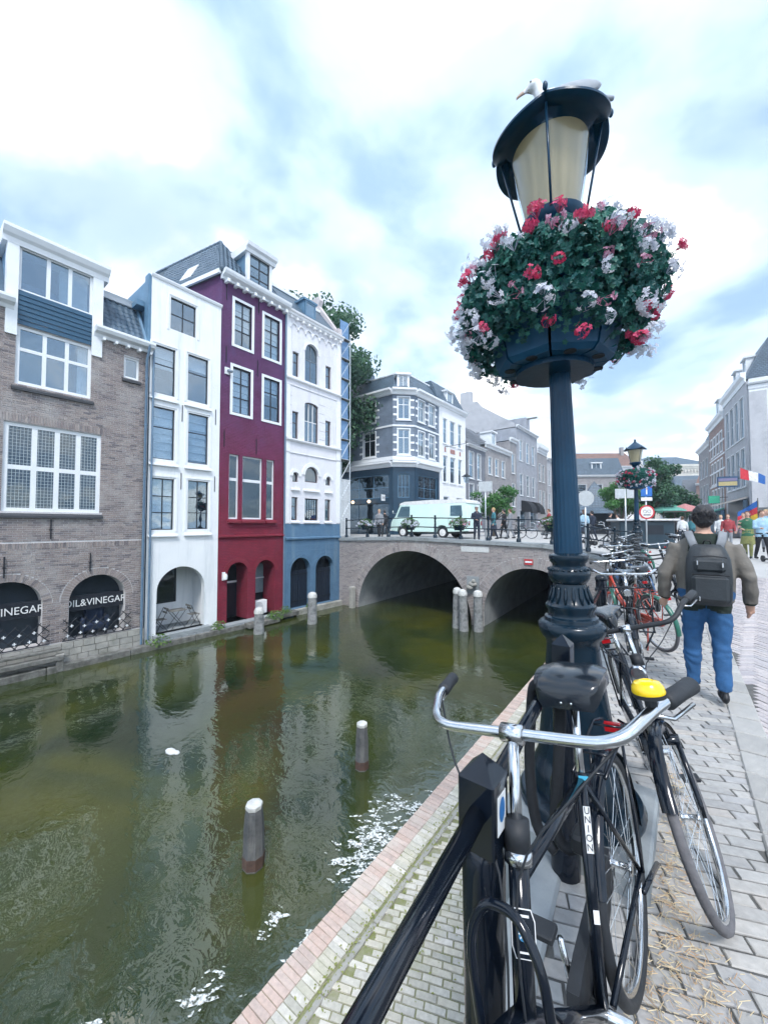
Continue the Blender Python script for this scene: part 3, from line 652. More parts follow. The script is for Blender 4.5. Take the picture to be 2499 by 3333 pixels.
# ================================================================ crimson house
def red_house():
    yc, zb = 10.2, WATER_Z - 0.3
    H = thing('crimson_house', 'crimson painted brick house with white window frames', 'house', (XF, yc, zb), R(90)); off = (-yc, 0, -zb)
    Y0, Y1 = 8.5, 11.90
    up = [(9.11, 9.97, 9.65, 11.66), (10.64, 11.52, 9.64, 11.67), (9.06, 9.95, 6.58, 8.63), (10.65, 11.54, 6.61, 8.64)]
    lo = [(8.95, 9.43, 1.86, 4.72), (9.6, 10.64, 1.86, 4.72), (10.85, 11.31, 1.86, 4.72)]
    ar = [(8.93, 9.92, -2.62, -0.05, 0.495, 0.9), (10.32, 11.37, -2.62, -0.05, 0.525, 0.9)]
    w = M(off); holes_wall(w, Y0, Y1, -3.2, 12.32, up + lo + ar, 0.14); w.build('wall', redbrick, H)
    sk = lambda x, y: x - 0.194 * y
    s = M(off); s.quad((sk(Y0, 7), 7, -3), (Y0, 0, -3), (Y0, 0, 12.5), (sk(Y0, 7), 7, 12.5)); s.build('side_wall', redbrick, H); s = M(off); s.quad((Y1, 0, -3), (Y1, 7, -3), (Y1, 7, 12.5), (Y1, 0, 12.5)); s.build('side_wall', redbrick, H)
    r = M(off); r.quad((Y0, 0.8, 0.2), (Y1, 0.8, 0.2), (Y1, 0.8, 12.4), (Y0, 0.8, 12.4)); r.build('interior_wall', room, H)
    for i, (a, b, c, d) in enumerate(up): window(H, off, a, b, c, d, (0.5,), (0.34, 0.67), 0.05, 0.05, 0.06, fm=blackpaint, mm=blackpaint, outer=0.12, blind=[(0.35, 1), (0.0, 1), (0.0, 1), (0.62, 1)][i], bm=mat('net_curtain', (0.62, 0.70, 0.76), 0.9, sc=12))
    for i, (a, b, c, d) in enumerate(lo):
        window(H, off, a, b, c, d, (), (0.62,), 0.07, 0.13, 0.10, gm=dglass)
        q = M(off); q.prism([(-0.14, c - 0.17), (-0.14, c - 0.07), (0.05, c - 0.005), (0.05, c - 0.17)], lambda p: (a - 0.07, p[0], p[1]), lambda p: (b + 0.07, p[0], p[1])); q.build('sill', redpaint, H)
    cornice(H, off, Y0, Y1, 1.02, [(0, 0), (0.03, 0), (0.09, 0.05), (0.09, 0.11), (0, 0.14)], redpaint, 'string_course')
    for cx, rr in ((9.425, 0.495), (10.845, 0.525)): voussoirs(H, off, cx, -0.05 - rr, rr, rr, 0.2, 22, redpaint, 0.02)
    for y, z in ((8.72, 11.9), (10.33, 12.0), (8.74, 9.1), (10.3, 9.0), (8.7, 5.4), (10.28, 5.3)): q = M(off); q.box(y - 0.014, -0.025, z - 0.42, y + 0.014, 0, z + 0.3); q.build('wall_anchor', iron, H)
    cornice(H, off, Y0 - 0.06, Y1 + 0.05, 12.28, [(0, 0), (0.10, 0.0), (0.12, 0.10), (0.34, 0.16), (0.40, 0.26), (0.42, 0.36), (0, 0.36)], white)
    for k in range(8): q = M(off); x = Y0 + 0.1 + k * 0.44; q.box(x, -0.30, 12.16, x + 0.12, 0, 12.30); q.build('bracket', white, H)
    A = Vector((Y0 - 0.1, -0.2, 12.60)); B = Vector((Y1 + 0.05, -0.2, 12.60)); R1 = Vector((9.45, 1.9, 15.35)); bk = Vector((-0.194, 1, 0)); R2 = R1 + bk * 5; EL = A + bk * 7
    rf = M(off); rf.quad(A, R1, R2, EL); rf.add([A, B, R1], [(0, 1, 2)]); rf.add([B, B + bk * 7, R2, R1], [(0, 1, 2, 3)]); RF = rf.build('roof', mat('roof_underlay', (0.05, 0.085, 0.12), 0.6), H)
    e1 = -bk.normalized(); nn = (R1 - A).cross(R2 - A); upv = nn.cross(e1).normalized()
    if upv.z < 0: upv = -upv
    vmax = (R1 - A).dot(upv); hip = -(R1 - A).dot(e1); L0 = 7.0; pl = []
    for j in range(int(vmax / 0.3)):
        v = j * 0.3
        for i in range(int(L0 / 0.21)):
            u = i * 0.21
            if u + 0.21 < L0 - hip * (v + 0.15) / vmax and u > 1.2: pl.append((u, v))
    tiles(H, off, tilemat, pl, e1, upv, 0.21, 0.3, A - e1 * L0 + Vector((0, 0, 0.01)))
    upf = Vector((0, 2.1, 2.75)).normalized(); pl = []
    for j in range(10):
        v = j * 0.33; f = v / 3.46; xl, xr = A.x + (R1.x - A.x) * f, B.x + (R1.x - B.x) * f
        i = 0
        while xl + 0.21 * (i + 1) < xr: pl.append((xl + 0.21 * i - A.x, v)); i += 1
    tiles(H, off, tilemat, pl, Vector((1, 0, 0)), upf, 0.21, 0.33, A + Vector((0, 0, 0.01)), limit=0)
    for k in range(14): t0 = A.lerp(R1, k / 14); t1 = A.lerp(R1, (k + 1.15) / 14); q = M(off); q.tube([t0, t1], [0.11, 0.085], 8); q.build('hip_tile', tilemat, RF, True)
    for k in range(16): t0 = R1.lerp(R2, k / 16); t1 = R1.lerp(R2, (k + 1.1) / 16); q = M(off); q.tube([t0, t1], [0.10, 0.085], 8); q.build('ridge_tile', tilemat, RF, True)
    q = M(off); q.box(0, -0.09, -0.12, 0.1, 6.9, 0.06); 
    for i, p in enumerate(q.v): pp = p - q.off; q.v[i] = Vector((sk(A.x, pp.y + 0.2) + pp.x - 0.08, pp.y, 12.58 + pp.z)) + q.off
    q.build('eaves_board', white, H)
    q = M(off); c0 = A + bk * 3.1 + upv * 0.55; q.xf = Matrix.Translation(c0) @ Matrix((( e1.x, upv.x, -nn.normalized().x), (e1.y, upv.y, -nn.normalized().y), (e1.z, upv.z, -nn.normalized().z))).to_4x4(); q.box(0, 0, -0.06, 0.75, 0.95, 0.12); q.build('skylight', white, H)
    # dormer
    D = M(off); D.box(9.72, 0.02, 12.62, 9.86, 0.2, 14.25); D.box(10.92, 0.02, 12.62, 11.06, 0.2, 14.25); D.box(9.86, 0.03, 12.55, 10.92, 0.2, 12.66); D.build('dormer_frame', white, H)
    q = M(off); q.prism([(0.2, 12.7), (1.9, 14.2), (0.2, 14.2)], lambda p: (9.74, p[0], p[1]), lambda p: (9.80, p[0], p[1])); q.build('dormer_cheek', leadblue, H)
    q = M(off); q.prism([(0.2, 12.7), (1.9, 14.2), (0.2, 14.2)], lambda p: (10.98, p[0], p[1]), lambda p: (11.04, p[0], p[1])); q.build('dormer_cheek', leadblue, H)
    window(H, off, 9.86, 10.92, 12.66, 14.25, (0.5,), (0.34, 0.67), 0.05, 0.05, 0.06, fm=blackpaint, mm=blackpaint)
    cornice(H, off, 9.58, 11.2, 14.22, [(-1.9, 0), (0.06, 0), (0.10, 0.14), (0.24, 0.2), (0.28, 0.34), (-1.9, 0.40)], white, 'dormer_cornice')
    # cellar niches
    n = M(off)
    for a, b in ((8.93, 9.92), (10.32, 11.37)): n.quad((a - 0.1, 1.1, -2.62), (b + 0.1, 1.1, -2.62), (b + 0.1, 1.1, 0), (a - 0.1, 1.1, 0))
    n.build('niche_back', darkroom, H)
    q = M(off); q.box(8.95, 0.85, -2.6, 9.12, 0.95, -0.3); q.box(9.12, 0.86, -1.05, 9.9, 0.94, -0.97); q.build('door_frame', creamhi, H)
    q = M(off); q.box(9.14, 0.88, -2.6, 9.9, 0.93, -1.07); q.build('door', blackpaint, H)
    q = M(off); q.box(10.34, 0.86, -1.0, 11.36, 0.9, -0.95); q.build('glazing_bar', creamhi, H); q = M(off); q.box(10.34, 0.92, -1.7, 11.36, 0.93, -0.3); q.build('pane', mat('milky_pane', (0.25, 0.34, 0.38), 0.3), H)
    q = M(off); q.box(8.6, -0.45, -2.78, 11.9, 1.1, -2.62); q.build('niche_floor', greystone, H)
    q = M(off); q.tube([(11.86, -0.06, 12.2), (11.86, -0.06, -2.6)], 0.04, 8); q.build('drainpipe', pipeblue, H, 40)
red_house()
t = thing('wall_lamp', 'small white lamp on crimson wall beside the left cellar arch', 'lamp', (XF + 0.1, 8.75, -0.72), R(90))
M().box(-0.06, 0.03, -0.05, 0.06, 0.1, 0.3).build('bracket', white, t); M().lathe([(0.03, -0.02), (0.09, 0.0), (0.10, 0.16), (0.06, 0.24)], 12, (0, -0.06, 0)).build('lamp_shade', mat('lamp_white', (0.8, 0.83, 0.85), 0.4), t, 40)
t = thing('security_camera', 'small white security camera on the crimson wall beside a window', 'camera', (XF + 0.03, 8.78, 8.32), R(90))
M().box(-0.11, -0.02, -0.15, 0.11, 0.02, 0.15).build('mount', white, t); m_ = M(); m_.tube([(0.02, -0.03, 0.02), (0.12, -0.2, -0.05)], 0.06, 10); m_.build('camera_body', mat('grey_cam', (0.2, 0.25, 0.32), 0.4), t, 40)
t = thing('air_conditioner', 'white air conditioner unit standing in the right crimson arch', 'appliance', (XF - 0.35, 10.72, -2.62), R(90))
M().bevbox(-0.38, -0.15, 0.05, 0.38, 0.15, 0.66, 0.015).build('housing', creamhi, t); m_ = M(); 
for k in range(5): m_.tube([(-0.1 + 0.05 * (k + 1) * math.cos(a * math.pi / 10), -0.165, 0.35 + 0.05 * (k + 1) * math.sin(a * math.pi / 10)) for a in range(20)], 0.006, 4, True)
m_.build('fan_grille', mat('grille_grey', (0.3, 0.33, 0.35), 0.5), t); M().box(-0.3, -0.1, 0, 0.3, 0.1, 0.05).build('foot', iron, t)

# ================================================================ cream house with blue ground floor
def cream_house():
    yc, zb = 13.8, WATER_Z - 0.3
    H = thing('cream_house', 'cream stucco house with arched windows above a blue painted cellar floor', 'house', (XF, yc, zb), R(90)); off = (-yc, 0, -zb)
    Y0, Y1 = 11.94, 15.77
    A = [(13.14, 14.05, 9.22, 11.28, 0.45), (13.15, 14.1, 6.0, 8.12, 0.16), (13.19, 14.1, 3.86, 4.68, 0.455), (13.2, 14.12, 1.84, 3.0)]
    S = [(a, b, c, d, 0) for a, b in ((12.34, 12.74), (14.62, 15.04)) for c, d in ((9.24, 10.52), (6.02, 7.42), (1.84, 3.02))] + [(a, b, 3.8, 4.30, 0.2) for a, b in ((12.38, 12.76), (14.66, 15.05))]
    dr = [(12.3, 13.58, -2.62, -0.08, 0.64, 0.35), (13.96, 15.25, -2.62, -0.08, 0.645, 0.35)]
    w = M(off); holes_wall(w, Y0, Y1, 1.66, 12.3, A + S, 0.16); w.build('wall', cream, H)
    w = M(off); holes_wall(w, Y0, Y1, -3.2, 1.655, dr, 0.3, -0.02); w.quad((Y0, -0.02, 1.655), (Y1, -0.02, 1.655), (Y1, 0.1, 1.655), (Y0, 0.1, 1.655)); w.build('cellar_wall', bluepaint, H)
    s = M(off); s.quad((Y1, 0, -3), (Y1, 7, -3), (Y1, 7, 12.5), (Y1, 0, 12.5)); s.build('side_wall', cream, H)
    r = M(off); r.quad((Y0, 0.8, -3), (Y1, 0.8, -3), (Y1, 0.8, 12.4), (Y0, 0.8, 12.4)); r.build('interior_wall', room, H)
    bw = mat('brown_window', (0.09, 0.07, 0.08), 0.5)
    window(H, off, *A[0][:4], (0.5,), (0.58,), 0.05, 0.04, 0.08, fm=mat('grey_frame', (0.16, 0.2, 0.25), 0.5), arch=0.45); window(H, off, *A[1][:4], (0.33, 0.67), (0.52,), 0.05, 0.035, 0.08, fm=bw, mm=creamhi, arch=0.16)
    window(H, off, *A[2][:4], (), (), 0.06, 0.03, 0.08, fm=bw, arch=0.4); window(H, off, *A[3][:4], (0.2, 0.4, 0.6, 0.8), (0.5,), 0.06, 0.02, 0.08, fm=iron, mm=iron)
    for a, b, c, d, ah in S: window(H, off, a, b, c, d, (), (0.6,) if not ah else (), 0.05, 0.04, 0.10, fm=bw, arch=ah)
    for z, o, h in ((9.0, 0.12, 0.14), (5.85, 0.14, 0.16), (8.72, 0.04, 0.03), (5.25, 0.05, 0.04)): cornice(H, off, Y0, Y1, z, [(0, 0), (o * 0.5, 0), (o, h * 0.4), (o, h * 0.75), (0, h)], creamhi, 'string_course')
    for a, b in ((Y0, Y0 + 0.26), (Y1 - 0.3, Y1)):
        for z0, z1 in ((5.32, 5.84), (6.02, 8.71), (9.15, 12.28), (1.7, 5.24)): q = M(off); q.box(a, -0.035, z0, b, 0.02, z1); q.build('pilaster', creamhi, H)
    for cx, zc, ro, ri in ((13.645, 4.225, 0.66, 0.47), (12.57, 4.1, 0.36, 0.2), (14.855, 4.1, 0.36, 0.2), (13.6, 10.83, 0.54, 0.46)):
        n = 16; q = M(off)
        for k in range(n):
            a0, a1 = math.pi * k / n, math.pi * (k + 1) / n
            q.prism([(cx - ri * math.cos(a0), zc + ri * math.sin(a0)), (cx - ro * math.cos(a0), zc + ro * math.sin(a0)), (cx - ro * math.cos(a1), zc + ro * math.sin(a1)), (cx - ri * math.cos(a1), zc + ri * math.sin(a1))], lambda p: (p[0], 0.02, p[1]), lambda p: (p[0], -0.05, p[1]))
        q.build('arch_moulding', creamhi, H)
    for (a, b) in ((13.13, 14.16), (12.32, 12.8), (14.6, 15.1)):
        for z in (3.36, 1.70): q = M(off); q.prism([(-0.10, z), (-0.10, z + 0.07), (0.02, z + 0.12), (0.02, z)], lambda p: (a - 0.03, p[0], p[1]), lambda p: (b + 0.03, p[0], p[1])); q.build('sill', creamhi, H)
    for k in range(5): q = M(off); z = 6.25 + k * 0.48; q.box(Y0 + 0.27, -0.006, z, 12.3, 0.01, z + 0.02); q.box(14.16, -0.006, z, 14.58, 0.01, z + 0.02); q.build('joint_line', stone, H)
    for k in range(7):                                                # arcaded frieze
        cx = Y0 + 0.45 + k * 0.49; q = M(off); q.tube([(cx - 0.2 * math.cos(math.pi * i / 10), -0.03, 11.75 + 0.2 * math.sin(math.pi * i / 10)) for i in range(11)], 0.035, 6); q.build('frieze_arch', creamhi, H)
        q = M(off); q.prism([(0, 11.62), (-0.08, 11.68), (-0.08, 11.76), (0, 11.76)], lambda p: (cx - 0.28, p[0], p[1]), lambda p: (cx - 0.21, p[0], p[1])); q.build('corbel', creamhi, H)
    cornice(H, off, Y0 - 0.02, Y1 + 0.1, 12.22, CORN, creamhi)
    for k in range(10): q = M(off); x = Y0 + 0.12 + k * 0.39; q.box(x, -0.2, 12.12, x + 0.1, 0, 12.24); q.build('bracket', creamhi, H)
    cornice(H, off, Y0, Y1, 0.82, [(0.02, 0), (0.06, 0), (0.12, 0.06), (0.12, 0.13), (0.02, 0.17)], bluepaint, 'string_course')
    for z in (0.55, 0.28): q = M(off); q.box(Y0, -0.028, z, Y1, 0, z + 0.02); q.build('joint_line', leadblue, H)
    for cx, rr in ((12.94, 0.64), (14.605, 0.645)): voussoirs(H, (off[0], off[1] - 0.02, off[2]), cx, -0.08 - rr, rr, rr, 0.2, 20, bluepaint, 0.018)
    for a, b in ((12.3, 13.58), (13.96, 15.25)):
        q = M(off); cx = (a + b) / 2
        for k in range(2): x0, x1 = (a + 0.02, cx - 0.01) if k == 0 else (cx + 0.01, b - 0.02); q.box(x0, 0.22, -2.6, x1, 0.27, -0.75)
        q.build('cellar_door', mat('navy_door', (0.018, 0.03, 0.055), 0.45), H)
        for k in range(9):
            x = a + 0.08 + k * (b - a - 0.16) / 8; zt = -0.72 + 0.6 * math.sqrt(max(0, 1 - ((x - cx) / 0.63) ** 2)); q = M(off); q.tube([(x, 0.18, -2.55), (x, 0.18, zt)], 0.011, 5); q.build('gate_bar', iron, H)
        for z in (-2.3, -0.95): q = M(off); q.box(a + 0.03, 0.165, z, b - 0.03, 0.195, z + 0.04); q.build('gate_rail', iron, H)
    # mansard roof, dormer and stepped gable
    rf = M(off); rf.quad((Y0, -0.1, 12.52), (Y1, -0.1, 12.52), (Y1, 1.5, 14.4), (Y0, 1.5, 14.4)); rf.quad((Y0, 1.5, 14.4), (Y1, 1.5, 14.4), (Y1, 7, 14.6), (Y0, 7, 14.6)); rf.quad((Y1, -0.1, 12.52), (Y1, 7, 12.52), (Y1, 7, 14.5), (Y1, 1.5, 14.4)); rf.quad((Y0, 7, 12.52), (Y0, -0.1, 12.52), (Y0, 1.5, 14.4), (Y0, 7, 14.5)); rf.build('roof', slate_roof, H)
    q = M(off); q.box(Y0, 1.4, 14.36, Y1 - 0.3, 1.56, 14.5); q.build('roof_fascia', white, H)
    q = M(off); q.prism([(0.3, 12.9), (0.3, 13.75), (1.3, 13.75)], lambda p: (13.3, p[0], p[1]), lambda p: (14.1, p[0], p[1])); q.box(13.22, 0.2, 13.75, 14.18, 1.4, 13.86); q.build('dormer_cheek', leadblue, H); window(H, off, 13.34, 14.06, 12.92, 13.72, (), (), 0.06, 0.03, 0.22, fm=leadblue)
    g = M(off)
    g.prism([(-0.12, 12.5), (-0.12, 12.95), (0.12, 12.95), (1.6, 14.9), (1.45, 15.2), (1.6, 15.45), (2.4, 15.45), (2.4, 12.5)], lambda p: (Y1 - 0.28, p[0], p[1]), lambda p: (Y1, p[0], p[1])); g.build('stepped_gable', mat('pink_stucco', (0.62, 0.57, 0.58), 0.8, sc=3, bump=0.2), H)
cream_house()

# ================================================================ scaffold beside the cream house
sc_ = thing('scaffold', 'narrow scaffold tower with blue netting at the end of the cream house', 'scaffold', (XF, 16.25, 0.85), R(90))
alu = mat('galvanised_tube', (0.55, 0.6, 0.64), 0.4, metal=0.6)
net = mat('blue_netting', (0.13, 0.24, 0.42), 0.8, c2=(0.18, 0.32, 0.52), sc=6, bump=0.3)
for x in (-0.42, 0.36):
    for y in (0.0, 0.7): M().tube([(x, y, 0), (x, y, 12.2)], 0.03, 6).build('standard', alu, sc_)
for k in range(10):
    z = 1.0 + k * 1.2
    for y in (0.0, 0.7): M().tube([(-0.42, y, z), (0.36, y, z)], 0.022, 6).build('ledger', alu, sc_)
    M().tube([(-0.42, -0.02, z), (0.36, -0.02, z + 1.15)], 0.018, 6).build('brace', alu, sc_)
    M().box(-0.4, 0.02, z - 0.04, 0.34, 0.68, z).build('deck_board', oldwood, sc_)
    if k > 2:
        q = M(); n = 5
        for i in range(n):
            a, b = -0.40 + 0.74 * i / n, -0.40 + 0.74 * (i + 1) / n; f = lambda t: 0.12 + 0.03 * math.sin(t * 9 + k)
            q.quad((a, f(a), z + 0.02), (b, f(b), z + 0.02), (b, f(b) + 0.02, z + 1.1), (a, f(a) + 0.02, z + 1.1))
        q.build('netting', net, sc_)
for i in range(8): M().box(-0.4 + i * 0.1, -0.03, 0.1, -0.36 + i * 0.1, 0.0, 3.4).build('fence_slat', white, sc_)

# ================================================================ water, ledges and piles
def water():
    m, nt, N, L, P = nodes_of('canal_water'); P.inputs['Roughness'].default_value = 0.03; P.inputs['IOR'].default_value = 1.95
    gm = N.new('ShaderNodeNewGeometry')
    def nz(sc, det, stretch, dist=0.4):
        mp = N.new('ShaderNodeMapping'); mp.inputs['Scale'].default_value = stretch; L.new(gm.outputs['Position'], mp.inputs[0])
        n = N.new('ShaderNodeTexNoise'); n.inputs['Scale'].default_value = sc; n.inputs['Detail'].default_value = det; n.inputs['Distortion'].default_value = dist; L.new(mp.outputs[0], n.inputs[0]); return n.outputs[0]
    cr = N.new('ShaderNodeValToRGB'); e = cr.color_ramp.elements; e.new(0.5)
    for el, (p, c) in zip(e, ((0.3, (0.016, 0.028, 0.013)), (0.5, (0.034, 0.047, 0.013)), (0.72, (0.066, 0.071, 0.012)))): el.position = p; el.color = (*c, 1)
    L.new(nz(0.35, 3, (1, 1, 1), 0.8), cr.inputs[0]); L.new(cr.outputs[0], P.inputs['Base Color'])
    def mul(a, k): q = N.new('ShaderNodeMath'); q.operation = 'MULTIPLY'; L.new(a, q.inputs[0]); q.inputs[1].default_value = k; return q.outputs[0]
    def add(a, b): q = N.new('ShaderNodeMath'); L.new(a, q.inputs[0]); L.new(b, q.inputs[1]); return q.outputs[0]
    hgt = add(add(mul(nz(0.8, 2, (1, 1.5, 1), 0.6), 0.030), mul(nz(3.2, 3, (1, 1.3, 1), 0.7), 0.022)), mul(nz(11, 2, (1, 1.2, 1), 0.3), 0.004))
    b = N.new('ShaderNodeBump'); b.inputs['Strength'].default_value = 0.3; b.inputs['Distance'].default_value = 1.0; L.new(hgt, b.inputs['Height']); L.new(b.outputs[0], P.inputs['Normal'])
    w = M(); w.quad((-18, -14, WATER_Z), (-2.2, -14, WATER_Z), (-2.2, 70, WATER_Z), (-18, 70, WATER_Z)); struct('water', w, m)
water()
bed = M(); bed.quad((-95, -45, -3.6), (95, -45, -3.6), (95, 265, -3.6), (-95, 265, -3.6)); struct('ground', bed, greystone)
def beam(x0, x1, y0, y1, z0, z1, label, rz=0.0, m_=None):
    t = thing('fender_timber', label, 'beam', ((x0 + x1) / 2, (y0 + y1) / 2, z0), 0.0, 'timber fender beams along the houses')
    n = max(1, int((y1 - y0) / 2.2)); l = (y1 - y0) / n
    for k in range(n): M().bevbox(-(x1 - x0) / 2, -(y1 - y0) / 2 + k * l + 0.008, 0, (x1 - x0) / 2, -(y1 - y0) / 2 + (k + 1) * l - 0.008, z1 - z0, 0.02).build('plank', m_ or oldwood, t)
beam(-15.42, -15.12, -1.5, 9.6, -2.93, -2.70, 'long weathered fender beam at the waterline below the brick and white houses')
beam(-15.30, -15.08, -1.0, 3.35, -2.55, -2.40, 'raised weathered beam running below the trellis at the left edge')
beam(-15.34, -15.12, -1.0, 3.3, -2.26, -2.18, 'upper pale plank right below the left trellis')
beam(-15.5, -14.75, 9.5, 11.1, -2.86, -2.66, 'low broken timber landing in front of the crimson house')
beam(-15.5, -15.0, 11.1, 12.4, -2.80, -2.6, 'short timber landing between the crimson and blue arches')
beam(-15.5, -15.25, 12.4, 15.7, -2.95, -2.62, 'pale stone ledge below the blue cellar doors', m_=stone)
for y, lb in ((3.25, 'short timber post at the right end of the raised beam below the trellis'), (1.6, 'short timber post below the trellis at the left edge of the photo')):
    t = thing('timber_post', lb, 'post', (-15.2, y, -2.9), 0, 'timber posts below the trellis'); M().bevbox(-0.09, -0.09, 0, 0.09, 0.09, 0.5, 0.015).build('post_shaft', oldwood, t); M().bevbox(-0.10, -0.10, 0.5, 0.10, 0.10, 0.53, 0.01).build('post_cap', stone, t)
pilewood = mat('silvered_pile', (0.30, 0.31, 0.31), 0.9, c2=(0.14, 0.15, 0.16), sc=5, bump=0.6, bsc=16, st=(0.09, 0.10, 0.10), ssc=2.5)
piledark = mat('dark_pile', (0.13, 0.135, 0.14), 0.85, c2=(0.06, 0.065, 0.07), sc=5, bump=0.7, bsc=16, st=(0.20, 0.20, 0.19), ssc=2.5, streak=True)
pilewhite = mat('white_pile_cap', (0.66, 0.67, 0.66), 0.7, c2=(0.48, 0.49, 0.48), sc=12, bump=0.3, st=(0.35, 0.35, 0.33), ssc=4)
pilerust = mat('rusty_band', (0.12, 0.07, 0.055), 0.8, c2=(0.06, 0.04, 0.035), sc=8, bump=0.4)
def pile(x, y, h, r, label, cap='flat', tilt=(0, 0), sq=False):
    t = thing('mooring_pile', label, 'pile', (x, y, WATER_Z - 0.5), random.random() * 3, 'wooden mooring piles'); t.rotation_euler = (tilt[0], tilt[1], R(20))
    n = 8 if sq else 12; h += 0.5
    M().lathe([(r * 1.05, 0), (r * 1.05, 0.68), (r * 1.0, 0.7), (r, h * 0.75), (r * 0.9, h - 0.12), (r * 0.78, h)], n).build('pile_shaft', piledark if cap == 'flat' else pilewood, t, 30)
    if cap == 'flat':
        M().lathe([(r * 0.80, h - 0.02), (r * 0.84, h), (r * 0.80, h + 0.03), (r * 0.5, h + 0.05)], n).build('cap', pilewhite, t, 30); M().lathe([(r * 1.08, 0.52), (r * 1.08, 0.66)], n).build('iron_band', pilerust, t)
    else: M().lathe([(r * 0.95, h - 0.14), (r * 1.02, h - 0.12), (r * 1.02, h - 0.02), (r * 0.8, h + 0.08), (r * 0.35, h + 0.13)], n).build('cap', pilewhite, t, 30)
pile(-4.58, 3.05, 0.76, 0.135, 'nearest grey pile with flat white top and rusty band standing in the open canal', sq=True)
pile(-4.80, 5.46, 0.78, 0.125, 'grey pile with pointed white top in mid canal, farther of the two open-water piles', sq=True)
pile(-14.0, 9.45, 0.95, 0.20, 'pale round-capped pile in front of the crimson house', 'dome'); pile(-13.5, 11.9, 1.30, 0.21, 'pale round-capped pile in front of the left blue cellar door', 'dome')
pile(-8.0, 15.35, 1.62, 0.19, 'round-capped pile at the bridge pier, leftmost of three', 'dome', (0, 0.02)); pile(-7.5, 15.1, 1.62, 0.19, 'round-capped pile at the bridge pier, middle of three', 'dome', (0, -0.03)); pile(-7.0, 15.4, 1.6, 0.20, 'round-capped pile at the bridge pier, rightmost of three', 'dome', (0.02, 0))
t = thing('fender_post', 'pale square fender post at the left foot of the big bridge arch', 'post', (-14.35, 15.5, WATER_Z - 0.4)); M().bevbox(-0.14, -0.14, 0, 0.14, 0.14, 1.5, 0.03).build('post_shaft', stone, t); M().lathe([(0.19, 1.5), (0.12, 1.56), (0.0, 1.6)], 4, ph=R(45)).build('post_top', stone, t)
# ================================================================ street, wharf and bridge
bridgebrick = piece_mat('bridge_brick', [(0.29, 0.265, 0.265), (0.37, 0.33, 0.325), (0.33, 0.295, 0.29), (0.23, 0.215, 0.22), (0.40, 0.36, 0.345)], st=(0.46, 0.455, 0.45), ssc=0.6)
paver = piece_mat('grey_paver', [(0.35, 0.35, 0.345), (0.41, 0.405, 0.395), (0.285, 0.285, 0.285), (0.46, 0.445, 0.42), (0.37, 0.37, 0.375), (0.42, 0.39, 0.36)], 0.8, 0.35, st=(0.28, 0.29, 0.30), ssc=1.6)
roadbrick = piece_mat('road_clinker', [(0.40, 0.37, 0.38), (0.48, 0.44, 0.44), (0.36, 0.34, 0.36), (0.52, 0.47, 0.46), (0.42, 0.40, 0.41)], 0.8, 0.35, st=(0.36, 0.36, 0.38), ssc=0.9)
wharfbrick = piece_mat('pale_wharf_brick', [(0.50, 0.48, 0.40), (0.58, 0.55, 0.47), (0.44, 0.43, 0.38), (0.62, 0.60, 0.54), (0.48, 0.47, 0.43), (0.66, 0.63, 0.58)], 0.85, 0.3, st=(0.36, 0.37, 0.26), ssc=2.0)
edgebrick = piece_mat('red_edge_brick', [(0.50, 0.37, 0.32), (0.57, 0.45, 0.40), (0.46, 0.37, 0.335), (0.61, 0.50, 0.45)], 0.85, 0.3, st=(0.58, 0.53, 0.48), ssc=2.2)
moss = mat('mossy_joint', (0.21, 0.23, 0.09), 0.95, c2=(0.34, 0.33, 0.26), sc=7, bump=0.4, bsc=50, st=(0.17, 0.21, 0.05), ssc=1.5)
sandj = mat('sandy_joint', (0.13, 0.13, 0.125), 0.95, c2=(0.09, 0.09, 0.088), sc=12, bump=0.4, bsc=60)
farpave = mat('far_paving', (0.46, 0.455, 0.445), 0.85, c2=(0.40, 0.395, 0.39), sc=3, bump=0.3, bsc=10, st=(0.36, 0.36, 0.37), ssc=0.4)
def lerp_tab(t, x):
    if x <= t[0][0]: return t[0][1]
    for (a, b), (c, d) in zip(t, t[1:]):
        if x <= c: return b + (d - b) * (x - a) / (c - a)
    return t[-1][1]
def zs(y): return lerp_tab([(6.5, 0), (11, 0.14), (16.5, 0.42), (24, 0.5)], y)
def edge(y): return -0.46 - 0.08 * y
def kerbx(y): return 0.44 - 0.012 * y
g = M(); ys = [-6, -2, 0, 2, 4, 6.5, 8, 9.5, 11, 13, 15, 16.45]
for a, b in zip(ys, ys[1:]):
    for xa, xb in (((lambda y: edge(y)), kerbx), (kerbx, lambda y: 45)):
        g.quad((xa(a), a, zs(a) - 0.007), (xb(a), a, zs(a) - 0.007), (xb(b), b, zs(b) - 0.007), (xa(b), b, zs(b) - 0.007))
street = struct('street', g, sandj)
deck = [(-70, 0.84), (-15.6, 0.84), (-6, 0.80), (-4.2, 0.70), (-3.2, 0.56), (-2.0, 0.46), (-0.8, 0.42), (80, 0.5)]
g = M(); xs = [-90, -40, -20, -15.6, -12, -9, -6, -5, -4.2, -3.2, -2.6, -2, -0.8, 3, 10, 30, 90]; yy = [16.44, 20, 26, 40, 70, 120, 260]
for a, b in zip(xs, xs[1:]):
    for c, d in zip(yy, yy[1:]): g.quad((a, c, lerp_tab(deck, a)), (b, c, lerp_tab(deck, b)), (b, d, lerp_tab(deck, b)), (a, d, lerp_tab(deck, a)))
struct('square', g, farpave)
g = M(); g.quad((-90, -40, 0.8), (-22, -40, 0.8), (-22, 16.44, 0.8), (-90, 16.44, 0.8)); struct('back_street', g, farpave)
